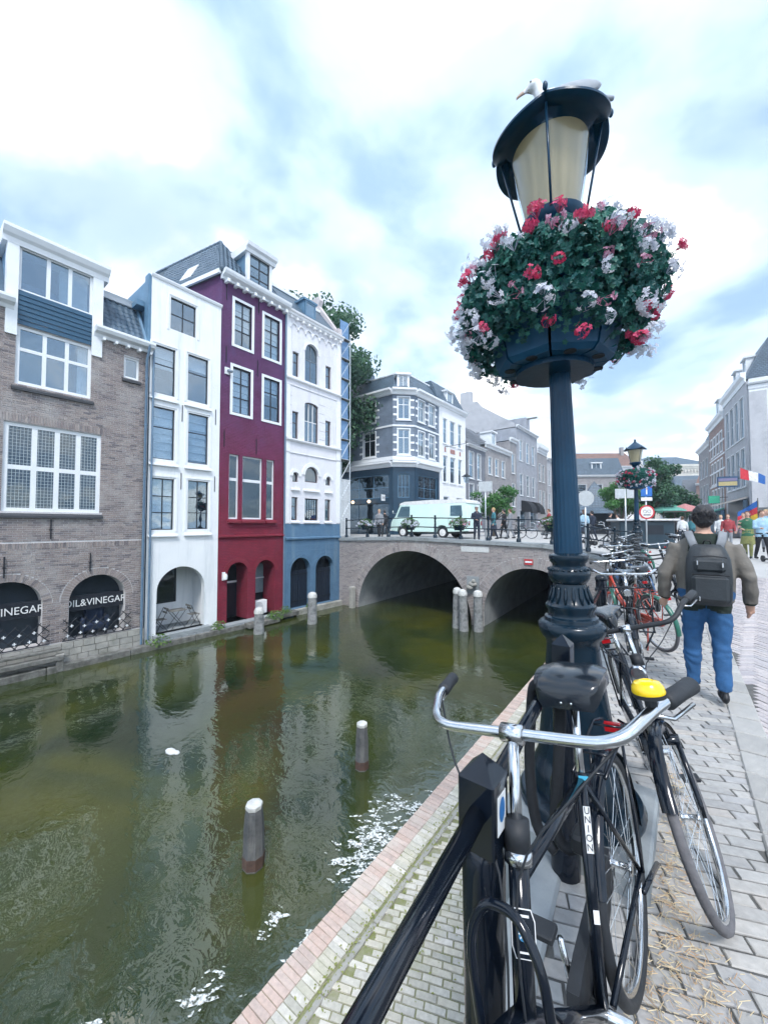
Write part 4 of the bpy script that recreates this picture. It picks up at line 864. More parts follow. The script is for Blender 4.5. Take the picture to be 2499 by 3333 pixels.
# pavers of the footway, running bond turned by 22 degrees
ang = R(22.5); e = Vector((math.cos(ang), math.sin(ang))); f = Vector((-math.sin(ang), math.cos(ang)))
def field(l, w, x_ok, y0, y1, z, gap=0.008, jit=0.003, tilt=0.012, dmax=99):
    out = []
    for j in range(-40, 260):
        sft = (j % 2) * 0.5 + random.uniform(-0.12, 0.12)
        for i in range(-50, 60):
            p = e * ((i + sft) * (l + gap)) + f * (j * (w + gap))
            if not (y0 < p.y < y1) or not x_ok(p.x, p.y) or p.length > dmax: continue
            a, b, d = px((p.x, p.y, z(p.y)))
            if not (-0.08 < a < 1.08 and b < 1.12): continue
            out.append(T(p.x, p.y, z(p.y) + random.uniform(-jit, jit)) @ RZ(ang + random.uniform(-0.02, 0.02)) @ RX(random.uniform(-tilt, tilt)) @ RY(random.uniform(-tilt, tilt)) @ Matrix.Diagonal((random.uniform(0.975, 1.005), random.uniform(0.95, 1.02), 1, 1)))
    return out
def slab(l, w, h=0.045, b=0.003):
    def mk(i):
        q = M(); r = lambda: random.uniform(-0.002, 0.003)
        t = [(-l / 2 + b + r(), -w / 2 + b + r(), 0), (l / 2 - b + r(), -w / 2 + b + r(), 0), (l / 2 - b + r(), w / 2 - b + r(), 0), (-l / 2 + b + r(), w / 2 - b + r(), 0)]
        u = [(-l / 2, -w / 2, -b * 1.3), (l / 2, -w / 2, -b * 1.3), (l / 2, w / 2, -b * 1.3), (-l / 2, w / 2, -b * 1.3)]; d = [(p[0], p[1], -h) for p in u]
        return q.add(t + u + d, [(0, 1, 2, 3)] + [(4 + k, 4 + (k + 1) % 4, (k + 1) % 4, k) for k in range(4)] + [(8 + k, 8 + (k + 1) % 4, 4 + (k + 1) % 4, 4 + k) for k in range(4)])
    return mk
its = field(0.2, 0.062, lambda x, y: edge(y) + 0.08 < x < kerbx(y) - 0.06, 0.5, 13.5, zs)
lay(its, 8, slab(0.2, 0.062), 'footway_brick', paver, street, 300)
# herringbone carriageway
its = []; L_, W_ = 0.2, 0.066; q45 = R(45) + R(38)
for i in range(-90, 110):
    for j in range(-90, 110):
        bx, by = i, j
        for k in (0, 1):
            u, v = (i * 3 * 0 + 0, 0) if False else (None, None)
            # basket of the 90 degree herringbone: bricks 3 x 1 on a skewed lattice
            ox, oy = i * 1 + j * 3, i * 1 - j * 3
            cx, cy, rot = (ox + 1.5, oy + 0.5, 0) if k == 0 else (ox + 0.5, oy + 2.5, 1)
            p = Vector((cx * 0.07, cy * 0.07)); p.rotate(Matrix.Rotation(R(45 - 6), 2)); p += Vector((3.5, 6.5))
            if not (0.5 < p.y < 13.5 and kerbx(p.y) + 0.06 < p.x < 6.5): continue
            a, b, d = px((p.x, p.y, 0))
            if not (-0.05 < a < 1.08 and b < 1.1): continue
            its.append(T(p.x, p.y, zs(p.y) + random.uniform(-0.003, 0.003)) @ RZ(R(45 - 6) + (R(90) if rot else 0)) @ RX(random.uniform(-0.012, 0.012)))
lay(its, 6, slab(0.203, 0.064), 'road_brick', roadbrick, street, 300)
y = 0.6
kb = mat('kerb_stone', (0.40, 0.395, 0.38), 0.85, c2=(0.33, 0.33, 0.325), sc=6, bump=0.4, bsc=30, st=(0.3, 0.31, 0.32), ssc=2, rnd=0.14)
while y < 16.2:
    l = 0.30 + 0.02 * random.random(); q = M(); q.bevbox(-0.095, 0.008, -0.1, 0.095, l - 0.008, 0.010 + random.uniform(-0.003, 0.003), 0.008); o = q.build('kerb_stone', kb, street); o.location = (kerbx(y) - 0.04, y, zs(y)); o.rotation_euler = (math.atan((zs(y + l) - zs(y)) / l), 0, R(0.7)); y += l
g = M(); far = [(13.4, 16.45)]
g.quad((edge(13.45), 13.45, zs(13.45)), (45, 13.45, zs(13.45)), (45, 16.45, zs(16.45)), (edge(16.45), 16.45, zs(16.45))); g.quad((6.4, -6, 0.0), (45, -6, 0.0), (45, 6.5, 0), (6.4, 6.5, 0)); g.quad((6.4, 6.5, 0.0), (45, 6.5, 0.0), (45, 13.45, zs(13.45)), (6.4, 13.45, zs(13.45))); g.build('far_surface', farpave, street)
# quay wall coping under the railing and the wall down to the wharf
y = 0.3
while y < 16.2:
    l = 0.95; q = M(); q.bevbox(0.0, 0.004, -0.16, 0.17, l - 0.004, 0.016, 0.012); o = q.build('coping_stone', greystone, street); o.location = (edge(y) - 0.03, y, zs(y)); o.rotation_euler = (math.atan((zs(y + l) - zs(y)) / l), 0, math.atan(0.08)); y += l
qw = M()
for a, b in zip(ys[1:], ys[2:]): qw.quad((edge(a), a, -3.4), (edge(b), b, -3.4), (edge(b), b, zs(b) - 0.02), (edge(a), a, zs(a) - 0.02))
tw_ = thing('quay_wall', 'brick quay wall dropping from the street to the pale wharf', 'wall', (0, 0, 0)); qw.build('wall_face', brickwall('quay_brick', (0.25, 0.2, 0.19), (0.3, 0.24, 0.22), (0.3, 0.29, 0.28)), tw_)
# the low wharf beside the water
def wx(y): return -2.90 - 0.036 * y
wf = M(); wy = [-8, 0, 4, 8, 12, 16.5]
for a, b in zip(wy, wy[1:]):
    wf.quad((wx(a), a, WHARF_Z - 0.012), (edge(a) + 0.1, a, WHARF_Z - 0.012), (edge(b) + 0.1, b, WHARF_Z - 0.012), (wx(b), b, WHARF_Z - 0.012)); wf.quad((wx(a) + 0.012, a, -3.5), (wx(a) + 0.012, a, WHARF_Z - 0.03), (wx(b) + 0.012, b, WHARF_Z - 0.03), (wx(b) + 0.012, b, -3.5))
wharf = struct('wharf', wf, moss)
its = field(0.175, 0.056, lambda x, y: wx(y) + 0.50 < x < edge(y) + 0.05, 1.0, 16.3, lambda y: WHARF_Z, 0.012, 0.004)
lay(its, 8, slab(0.175, 0.056), 'wharf_brick', wharfbrick, wharf, 300)
its = []; y = 0.4
while y < 16.3:
    for k, (xo, ln) in enumerate(((0.0, 0.19), (0.2, 0.19))):
        its.append(T(wx(y) + xo + 0.1, y, WHARF_Z + random.uniform(-0.004, 0.006)) @ RZ(random.uniform(-0.03, 0.03) + 0.036) @ RX(random.uniform(-0.03, 0.03)))
    y += 0.066
lay(its[0::2], 6, slab(0.215, 0.06, 0.1), 'edge_brick', edgebrick, wharf, 300); lay(its[1::2], 6, slab(0.18, 0.06, 0.05), 'border_brick', wharfbrick, wharf, 150)
y = 0.4
while y < 16.2:
    l = random.uniform(0.5, 0.9); q = M(); q.bevbox(0, 0.005, -0.05, 0.055, l - 0.005, 0.006, 0.006); o = q.build('kerb_strip', stone, wharf); o.location = (wx(y) + 0.425, y, WHARF_Z); o.rotation_euler = (0, 0, 0.036); y += l

def bridge():
    B = thing('bridge', 'brick canal bridge with two round arches and a stone coping', 'bridge', (-15.6, 15.75, WATER_Z), math.atan(0.06)); off = (0, 0, -WATER_Z); W = T(-15.6, 15.75, WATER_Z) @ RZ(math.atan(0.06))
    top = [(0, 0.90), (4.7, 1.02), (8, 0.93), (11.4, 0.83), (12.3, 0.62), (13.6, 0.33), (14.6, 0.14)]
    zt = lambda x: lerp_tab(top, x)
    AR = [(4.66, -2.92, 3.25, 3.22), (10.5, -2.25, 2.0, 2.03)]
    def under(x):
        for cx, sp, rx, rz in AR:
            if abs(x - cx) < rx: return sp + rz * math.sqrt(1 - ((x - cx) / rx) ** 2)
        return -3.5
    w = M(off); xs = [0.0]
    for cx, sp, rx, rz in AR: xs += [cx - rx * math.cos(math.pi * k / 40) for k in range(41)]
    xs += [1.0, 7.98, 8.2, 12.6, 13, 13.6, 14.6]; xs = sorted(xs)
    for a, b in zip(xs, xs[1:]):
        if b - a < 1e-6: continue
        m_ = (a + b) / 2; la, lb = (under(a + 1e-6), under(b - 1e-6)) if under(m_) > -3.4 else (-3.5, -3.5)
        w.quad((a, 0, la), (b, 0, lb), (b, 0, zt(b) - 0.18), (a, 0, zt(a) - 0.18))
    w.build('wall', mortar, B)
    v = M(off)
    for cx, sp, rx, rz in AR:
        P = [(cx - rx, -3.5)] + [(cx - rx * math.cos(math.pi * k / 40), sp + rz * math.sin(math.pi * k / 40)) for k in range(41)] + [(cx + rx, -3.5)]
        for p, q in zip(P, P[1:]): v.quad((p[0], 0.0, p[1]), (p[0], 13, p[1]), (q[0], 13, q[1]), (q[0], 0.0, q[1]))
    v.build('vault', mat('limewashed_vault', (0.36, 0.38, 0.40), 0.9, c2=(0.25, 0.27, 0.29), sc=1.4, bump=0.5, bsc=9, st=(0.12, 0.14, 0.15), ssc=0.45), B)
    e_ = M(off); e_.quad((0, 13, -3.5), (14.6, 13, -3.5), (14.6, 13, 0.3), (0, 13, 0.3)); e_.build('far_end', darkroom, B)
    for (cx, sp, rx, rz), n in zip(AR, (74, 48)):
        for ln in (0, 0.235): voussoirs(B, off, cx, sp, rx + ln, rz + ln, 0.225, n, bridgebrick, 0.014 + ln * 0.02)
    its = []; z = -2.95; row = 0
    while z < 0.85:
        bl = []; zz = z + 0.03
        for cx, sp, rx, rz in AR:
            if zz < sp: bl.append((cx - rx, cx + rx))
            elif zz - sp < rz + 0.47: w_ = (rx + 0.47) * math.sqrt(1 - ((zz - sp) / (rz + 0.47)) ** 2); bl.append((cx - w_, cx + w_))
        if 0.36 < zz < 0.62: bl.append((7.44, 8.76))
        for rn in runs(0.02, 14.55, bl):
            for x0, x1 in course(rn, row, 0.217, 0.014):
                if x1 - x0 > 0.02 and zz + 0.04 < zt((x0 + x1) / 2) - 0.17: its.append(T((x0 + x1) / 2, random.uniform(-0.003, 0.003), zz - WATER_Z) @ Matrix.Diagonal(((x1 - x0) / 0.205, 1, 1, 1)))
        z += 0.0665; row += 1
    lay(its, 2, lambda i: M().box(-0.1025, -0.012, -0.0275, 0.1025, 0.01, 0.0275, False), 'brick', bridgebrick, B, 300, W)
    x = 0.0
    while x < 14.5:
        l = min(1.1, 14.6 - x); q = M(off); a, b = zt(x), zt(x + l)
        q.add([(x + 0.006, -0.10, a - 0.18), (x + l - 0.006, -0.10, b - 0.18), (x + l - 0.006, 0.42, b - 0.18), (x + 0.006, 0.42, a - 0.18), (x + 0.006, -0.10, a - 0.02), (x + l - 0.006, -0.10, b - 0.02), (x + l - 0.006, 0.42, b), (x + 0.006, 0.42, a)], [(0, 1, 5, 4), (1, 2, 6, 5), (3, 0, 4, 7), (4, 5, 6, 7), (3, 2, 1, 0), (2, 3, 7, 6)])
        q.build('coping_stone', greystone, B); x += l
    d = M(off)
    xs = [0, 4.7, 8, 11.4, 12.3, 13.6, 14.6]
    for a, b in zip(xs, xs[1:]): d.quad((a, 0.42, zt(a) - 0.012), (b, 0.42, zt(b) - 0.012), (b, 0.72, min(zt(b) - 0.012, lerp_tab(deck, b - 15.6) + 0.03)), (a, 0.72, min(zt(a) - 0.012, lerp_tab(deck, a - 15.6) + 0.03)))
    d.build('deck_edge', farpave, B)
    q = M(off); q.box(7.45, -0.03, 0.38, 8.75, 0.02, 0.60); q.build('name_stone', mat('blank_stone', (0.66, 0.68, 0.68), 0.8, c2=(0.55, 0.57, 0.58), sc=14), B)
    # carved corbel stone on the pier
    q = M(off); q.box(7.72, -0.05, -1.5, 8.3, 0.02, -0.72); q.build('corbel_stone', greystone, B)
    q = M(off); q.ell((8.05, -0.18, -1.05), (0.2, 0.16, 0.13)); q.ell((8.12, -0.26, -0.9), (0.09, 0.1, 0.09)); q.ell((7.92, -0.22, -1.2), (0.16, 0.12, 0.12)); q.build('carved_figure', stone, B, True)
    q = M(off); q.box(10.28, -0.06, -0.06, 10.62, -0.03, 0.17); S = q.build('no_entry_board', mat('sign_red', (0.55, 0.03, 0.04), 0.5), B)
    q = M(off); q.box(10.31, -0.068, 0.02, 10.59, -0.062, 0.10); q.build('white_bar', white, S)
    return B
bridge()

# ================================================================ railings
lampblue = mat('dark_blue_cast_iron', (0.006, 0.020, 0.036), 0.22, c2=(0.004, 0.015, 0.028), sc=9, bump=0.04, bsc=20, coat=0.0, spec=0.45)
gloss = mat('glossy_black_paint', (0.004, 0.007, 0.013), 0.13, c2=(0.006, 0.010, 0.018), sc=14, bump=0.018, bsc=12, coat=0.0, spec=0.5)
RAIL = [(0.365, 0.82), (0.46, 1.93)]
def near_rail():
    t = thing('railing', 'glossy black tube railing with square-headed posts on the near quay', 'railing', (-0.37, 0.82, 0))
    o = (0.37, -0.82, 0)
    def P(x, y): return (x, y)
    posts = [(-0.365, 0.82, 1), (-0.462, 1.93, 1), (-0.88, 5.7, 0), (-1.13, 9.6, 0), (-1.40, 12.9, 0)]
    for x, y, sq in posts:
        z0 = zs(y); m = M(o)
        if sq:
            m.lathe([(0.062, 0), (0.062, 0.40), (0.052, 0.43), (0.050, 0.47), (0.043, 0.50), (0.045, 0.62), (0.047, 0.84), (0.042, 0.875), (0.036, 0.885)], 20, (x, y, z0))
            p = m.build('post', gloss, t, 40); h = M(o); w = 0.041; h.bevbox(x - w, y - w, z0 + 0.88, x + w, y + w, z0 + 1.035, 0.004); h.lathe([(0.052, 1.035), (0.001, 1.075)], 4, (x, y, z0), ph=R(45)); h.build('post_head', gloss, p)
        else:
            m.lathe([(0.085, 0), (0.085, 0.12), (0.075, 0.15), (0.068, 0.2), (0.066, 0.72), (0.078, 0.73), (0.078, 0.76), (0.066, 0.77), (0.066, 0.86)], 18, (x, y, z0)); p = m.build('post', gloss, t, 40)
            h = M(o); h.lathe([(0.066, 0.86), (0.074, 0.87), (0.074, 0.90), (0.05, 0.93), (0.0, 0.945)], 18, (x, y, z0)); h.build('post_head', gloss, p, 40)
    q = M(o); q.tube([(-0.10, -1.2, 0.955), (-0.318, 0.2, 0.955), (-0.365, 0.82, 0.965)], 0.0195, 14); q.build('rail', gloss, t, True)
    q = M(o); q.tube([(-0.365, 0.82, 0.965), (-0.462, 1.93, 0.965)], 0.0195, 14); q.build('rail', gloss, t, True)
    for (x, y, z), (x2, y2, z2) in (((-0.462, 1.93, 0.95), (-0.88, 5.7, 0.78)), ((-0.88, 5.7, 0.78), (-1.13, 9.6, 0.88)), ((-1.13, 9.6, 0.88), (-1.40, 12.9, 1.03))):
        q = M(o); q.tube([(x, y, z), (x2, y2, z2)], 0.024, 10); q.build('rail', gloss, t, True)
    s = M(o); x, y = -0.365 + 0.0415, 0.82; s.box(x, y - 0.022, 0.925, x + 0.001, y + 0.022, 1.005); S = s.build('sticker', mat('sticker_white', (0.75, 0.78, 0.8), 0.5), t)
    s = M(o); s.add([(x + 0.0018, y + 0.015 * math.cos(k * math.pi / 8), 0.972 + 0.026 * math.sin(k * math.pi / 8)) for k in range(16)], [tuple(range(16))]); s.build('blue_oval', mat('sticker_blue', (0.03, 0.16, 0.42), 0.4), S)
near_rail()
def iron_post(mb, x, y, z, h=1.02):
    mb.lathe([(0.10, 0), (0.10, 0.12), (0.07, 0.16), (0.055, 0.2), (0.05, 0.46), (0.07, 0.48), (0.07, 0.54), (0.05, 0.56), (0.045, h - 0.12), (0.065, h - 0.1), (0.065, h - 0.05), (0.03, h - 0.03), (0.055, h + 0.02), (0.05, h + 0.07), (0.0, h + 0.1)], 12, (x, y, z))
def bridge_rail():
    t = thing('bridge_railing', 'dark iron railing with ball-topped posts along the bridge coping', 'railing', (-8.5, 16.3, 0.9)); o = (8.5, -16.3, -0.9)
    top = [(-15.6, 0.90), (-10.9, 1.02), (-7.6, 0.93), (-4.2, 0.83), (-3.3, 0.62), (-2.0, 0.40), (-1.2, 0.36)]; fy = lambda x: 15.95 + 0.06 * (x + 15.6); zt = lambda x: lerp_tab(top, x)
    X = [-15.25, -13.75, -12.35, -10.95, -9.62, -8.29, -6.97, -5.64, -4.3, -3.0, -2.1, -1.3]
    for x in X: m = M(o); iron_post(m, x, fy(x), zt(x) - 0.01); m.build('post', lampblue, t, 40)
    for a, b in zip(X, X[1:]):
        for h in (0.96, 0.50): m = M(o); m.tube([(a, fy(a), zt(a) + h), (b, fy(b), zt(b) + h)], 0.026, 8); m.build('rail', lampblue, t, True)
bridge_rail()
# ================================================================ remeshed bodies
def blob(name, parts, voxel, mats, parent, smooth=6, grain=0.0, fs=1.0):
    """parts = [(material index, M)]: closed shapes melted into one continuous surface; each face takes the material of the nearest source"""
    a = M(); idx = []
    for mi, q in parts: a.add(q.v, q.f); idx += [mi] * len(q.v)
    me = a.mesh(name, mats[0]); o = bpy.data.objects.new(name, me); bm = bmesh.new(); bm.from_mesh(me); bmesh.ops.recalc_face_normals(bm, faces=bm.faces); bm.to_mesh(me); bm.free()
    r = o.modifiers.new('r', 'REMESH'); r.mode = 'VOXEL'; r.voxel_size = voxel
    if smooth: s = o.modifiers.new('s', 'SMOOTH'); s.factor = 0.5; s.iterations = smooth
    nm = baked(o); bpy.data.meshes.remove(me)
    nm.materials.clear()
    for m in mats: nm.materials.append(m)
    kd = KDTree(len(a.v))
    for i, v in enumerate(a.v): kd.insert(v, i)
    kd.balance()
    n = len(nm.vertices); co = [0.0] * (3 * n); nm.vertices.foreach_get('co', co)
    if grain:
        no = [0.0] * (3 * n); nm.vertices.foreach_get('normal', no)
        for i in range(0, 3 * n, 3):
            c = Vector(co[i:i + 3]); g = grain * (noise.noise(c * 9 * fs) + 0.5 * noise.noise(c * 21 * fs))
            for k in range(3): co[i + k] += no[i + k] * g
        nm.vertices.foreach_set('co', co)
    m = len(nm.polygons); ce = [0.0] * (3 * m); nm.polygons.foreach_get('center', ce); nm.polygons.foreach_set('use_smooth', [True] * m)
    if len(mats) > 1: nm.polygons.foreach_set('material_index', [idx[kd.find(ce[3 * i:3 * i + 3])[1]] for i in range(m)])
    nm.update()
    return link(name, nm, parent)

# ================================================================ street lamp
LX, LY = -0.478, 2.318
TH0 = math.atan2(-LY, -LX)
def lamp_glass():
    m, nt, N, L, P = nodes_of('cream_lamp_glass'); P.inputs['Base Color'].default_value = (0.62, 0.55, 0.36, 1); P.inputs['Roughness'].default_value = 0.25; P.inputs['Coat Weight'].default_value = 0.8
    t = N.new('ShaderNodeBsdfTranslucent'); t.inputs[0].default_value = (0.75, 0.66, 0.42, 1); mx = N.new('ShaderNodeMixShader'); mx.inputs[0].default_value = 0.55
    L.new(P.outputs[0], mx.inputs[1]); L.new(t.outputs[0], mx.inputs[2]); L.new(mx.outputs[0], N['Material Output'].inputs[0]); return m
lampbody = mat('blue_lamp_paint', (0.005, 0.042, 0.090), 0.3, c2=(0.003, 0.032, 0.072), sc=6, bump=0.06, bsc=25, spec=0.3)
def street_lamp():
    t = thing('street_lamp', 'tall dark blue cast iron street lamp with cream lantern beside the near railing', 'street lamp', (LX, LY, 0.0), 0, 'cast iron street lamps on the quay'); t.rotation_euler = (0.0185, -0.0236, 0)
    f = M(); f.lathe([(0.30, 0.10), (0.305, 0.13), (0.29, 0.16), (0.235, 0.17), (0.232, 0.27), (0.222, 0.29), (0.215, 0.31), (0.205, 0.33), (0.195, 0.36), (0.185, 0.45), (0.165, 0.62), (0.145, 0.78), (0.130, 0.93), (0.135, 0.965), (0.155, 0.985), (0.166, 1.015), (0.168, 1.045), (0.155, 1.058), (0.135, 1.066), (0.133, 1.085), (0.118, 1.092), (0.112, 1.115), (0.126, 1.135), (0.126, 1.15), (0.108, 1.165), (0.094, 1.20), (0.084, 1.245), (0.082, 1.265), (0.089, 1.272), (0.100, 1.29), (0.107, 1.315), (0.105, 1.335), (0.095, 1.35), (0.083, 1.36), (0.083, 1.372), (0.094, 1.385), (0.100, 1.405), (0.098, 1.42), (0.075, 1.432)], 40)
    f.build('base', lampblue, t, 50)
    p = M(); n = 60; prof = [(1.43, 0.073), (1.6, 0.069), (2.3, 0.056), (3.2, 0.046)]; vs = []
    for z, r in prof:
        for j in range(n): a = 2 * math.pi * j / n; rr = r * (1 + (0.0 if j % 3 else -0.07)); vs.append((rr * math.cos(a), rr * math.sin(a), z))
    p.add(vs, [(i * n + j, i * n + (j + 1) % n, (i + 1) * n + (j + 1) % n, (i + 1) * n + j) for i in range(3) for j in range(n)]); p.build('shaft', lampbody, t, True)
    for k in range(16):                                               # leaf ornaments round the bell of the base
        a = 2 * math.pi * k / 16; q = M(); q.xf = RZ(a); q.tube([(0.112, 0, 1.165), (0.098, 0, 1.20), (0.090, 0, 1.235), (0.094, 0, 1.25)], [0.004, 0.010, 0.007, 0.003], 6); q.build('leaf_ornament', lampblue, t, True)
    for k in range(22):
        a = 2 * math.pi * k / 22; q = M(); q.xf = RZ(a); q.ell((0.147, 0, 1.052), (0.012, 0.014, 0.011), 8, 5); q.build('bead', lampblue, t, True)
        q = M(); q.xf = RZ(a + 0.1); q.ell((0.103, 0, 1.343), (0.008, 0.010, 0.008), 6, 4); q.build('bead', lampblue, t, True)
    # lantern
    LO = (0, 0, -0.035)
    L = M(LO); L.lathe([(0.05, 3.18), (0.09, 3.2), (0.10, 3.24), (0.14, 3.27), (0.165, 3.30), (0.168, 3.33), (0.15, 3.345)], 32); L.build('lantern_foot', lampbody, t, 40)
    L = M(LO); L.lathe([(0.132, 3.335), (0.168, 3.54), (0.20, 3.74)], 40, cap=False); L.build('lantern_glass', lamp_glass(), t, True)
    L = M(LO); L.lathe([(0.143, 3.335), (0.212, 3.74)], 40, cap=False); L.build('outer_glass', glassmat('clear_shell', (0.97, 0.98, 1.0), 1.5, 1.0, 0.02), t, True)
    for k in range(4):
        a = TH0 + k * math.pi / 2; c, s = math.cos(a), math.sin(a); q = M(LO); q.tube([(0.166 * c, 0.166 * s, 3.31), (0.262 * c, 0.262 * s, 3.78)], 0.0065, 8); q.build('lantern_rod', lampbody, t, True)
        q = M(LO); q.ell((0.306 * c, 0.306 * s, 3.82), (0.014, 0.014, 0.024), 8, 6); q.build('ear', lampbody, t, True)
    n = 96; rows = []
    def rim(a, ins, dz):
        s = abs(math.sin(2 * (a - TH0))) ** 0.8; r = 0.292 + 0.034 * s; return ((r - ins) * math.cos(a), (r - ins) * math.sin(a), 3.80 - 0.06 * s + dz)
    for ins, dz in ((0.075, 0.0), (0.055, -0.006), (0.02, -0.008), (0.0, 0.0), (0.0, 0.012)): rows.append([rim(2 * math.pi * j / n, ins, dz) for j in range(n)])
    for r, z in ((0.24, 3.84), (0.17, 3.90), (0.10, 3.96), (0.05, 4.0), (0.03, 4.03)): rows.append([(r * math.cos(2 * math.pi * j / n), r * math.sin(2 * math.pi * j / n), z) for j in range(n)])
    rows.insert(0, [(0.20 * math.cos(2 * math.pi * j / n), 0.20 * math.sin(2 * math.pi * j / n), 3.745) for j in range(n)])
    h = M(LO); h.add([p for r in rows for p in r], [(i * n + j, i * n + (j + 1) % n, (i + 1) * n + (j + 1) % n, (i + 1) * n + j) for i in range(len(rows) - 1) for j in range(n)] + [tuple(range(n))[::-1], tuple(range((len(rows) - 1) * n, len(rows) * n))])
    h.build('hat', lampbody, t, 35); q = M(LO); q.ell((0, 0, 4.06), (0.035, 0.035, 0.05)); q.build('finial', lampbody, t, True)
    return t
LAMP = street_lamp()
pl = thing('lamp_plinth', 'pale stone plinth under the lamp base', 'plinth', (LX, LY, 0)); M().bevbox(-0.33, -0.36, -0.6, 0.33, 0.36, 0.10, 0.012).build('plinth_stone', greystone, pl)

# ================================================================ hanging flower basket
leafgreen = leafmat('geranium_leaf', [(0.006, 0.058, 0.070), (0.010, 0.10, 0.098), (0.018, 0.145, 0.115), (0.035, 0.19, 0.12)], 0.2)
petalwhite = leafmat('white_petal', [(0.80, 0.82, 0.88), (0.62, 0.66, 0.78)], 0.35); petalred = leafmat('red_petal', [(0.62, 0.03, 0.09), (0.75, 0.09, 0.22), (0.45, 0.02, 0.10)], 0.3); petalpink = leafmat('pink_petal', [(0.62, 0.40, 0.52), (0.5, 0.16, 0.28)], 0.3)
def leaf(mb, p, n, up, s):
    """lobed leaf of five points round p, facing n"""
    n = n.normalized(); a = up - n * up.dot(n)
    a = a.normalized() if a.length > 1e-4 else n.orthogonal().normalized(); b = n.cross(a); vs = [p]; k = 10
    for i in range(k): t = 2 * math.pi * i / k; r = s * (1.0 if i % 2 == 0 else 0.62); vs.append(p + a * (r * math.cos(t)) + b * (r * math.sin(t)) + n * (0.25 * s * (0.5 if i % 2 else 0)))
    mb.add(vs, [(0, 1 + i, 1 + (i + 1) % k) for i in range(k)])
def leaf4(mb, p, n, up, s, w=0.55):
    n = n.normalized(); a = up - n * up.dot(n)
    a = a.normalized() if a.length > 1e-4 else n.orthogonal().normalized(); b = n.cross(a)
    mb.add([p - a * s, p + b * (s * w) + n * 0.2 * s, p + a * s, p - b * (s * w) + n * 0.2 * s], [(0, 1, 2, 3)])
def rv(): 
    while True:
        v = Vector((random.uniform(-1, 1), random.uniform(-1, 1), random.uniform(-1, 1)))
        if 0.05 < v.length < 1: return v.normalized()
def flower_head(m_, k, R_=0.055, ps=0.021):
    q = M()
    for i in range(k):
        d = rv(); d.z = abs(d.z) * 0.45 - 0.05; c = d.normalized() * R_ * random.uniform(0.6, 1.0); nn = (d + rv() * 0.4).normalized(); a = nn.orthogonal().normalized(); b = nn.cross(a); ph = random.random() * 6
        for j in range(5):
            t = ph + j * 2 * math.pi / 5; u = a * math.cos(t) + b * math.sin(t); w = nn.cross(u); l = ps * (1.15 if j < 2 else 0.95)
            q.cur = 0.02 + 0.96 * random.random(); q.add([c + nn * 0.002, c + u * l * 0.6 + w * l * 0.34 + nn * 0.003, c + u * l + nn * 0.001, c + u * l * 0.6 - w * l * 0.34 + nn * 0.003], [(0, 1, 2, 3)])
        q.cur = 0.99; q.tube([Vector((0, 0, -0.04)), c], 0.0012, 3)
    return q.mesh('flower_head', m_)
HEADS = {'w': [flower_head(petalwhite, random.randint(9, 14), 0.060) for _ in range(6)], 'r': [flower_head(petalred, random.randint(12, 17), 0.046, 0.019) for _ in range(4)], 'p': [flower_head(petalpink, random.randint(5, 8), 0.05, 0.018) for _ in range(4)]}
tubpaint = mat('blue_planter', (0.006, 0.075, 0.165), 0.45, c2=(0.004, 0.06, 0.135), sc=5, bump=0.08, bsc=30, spec=0.3)
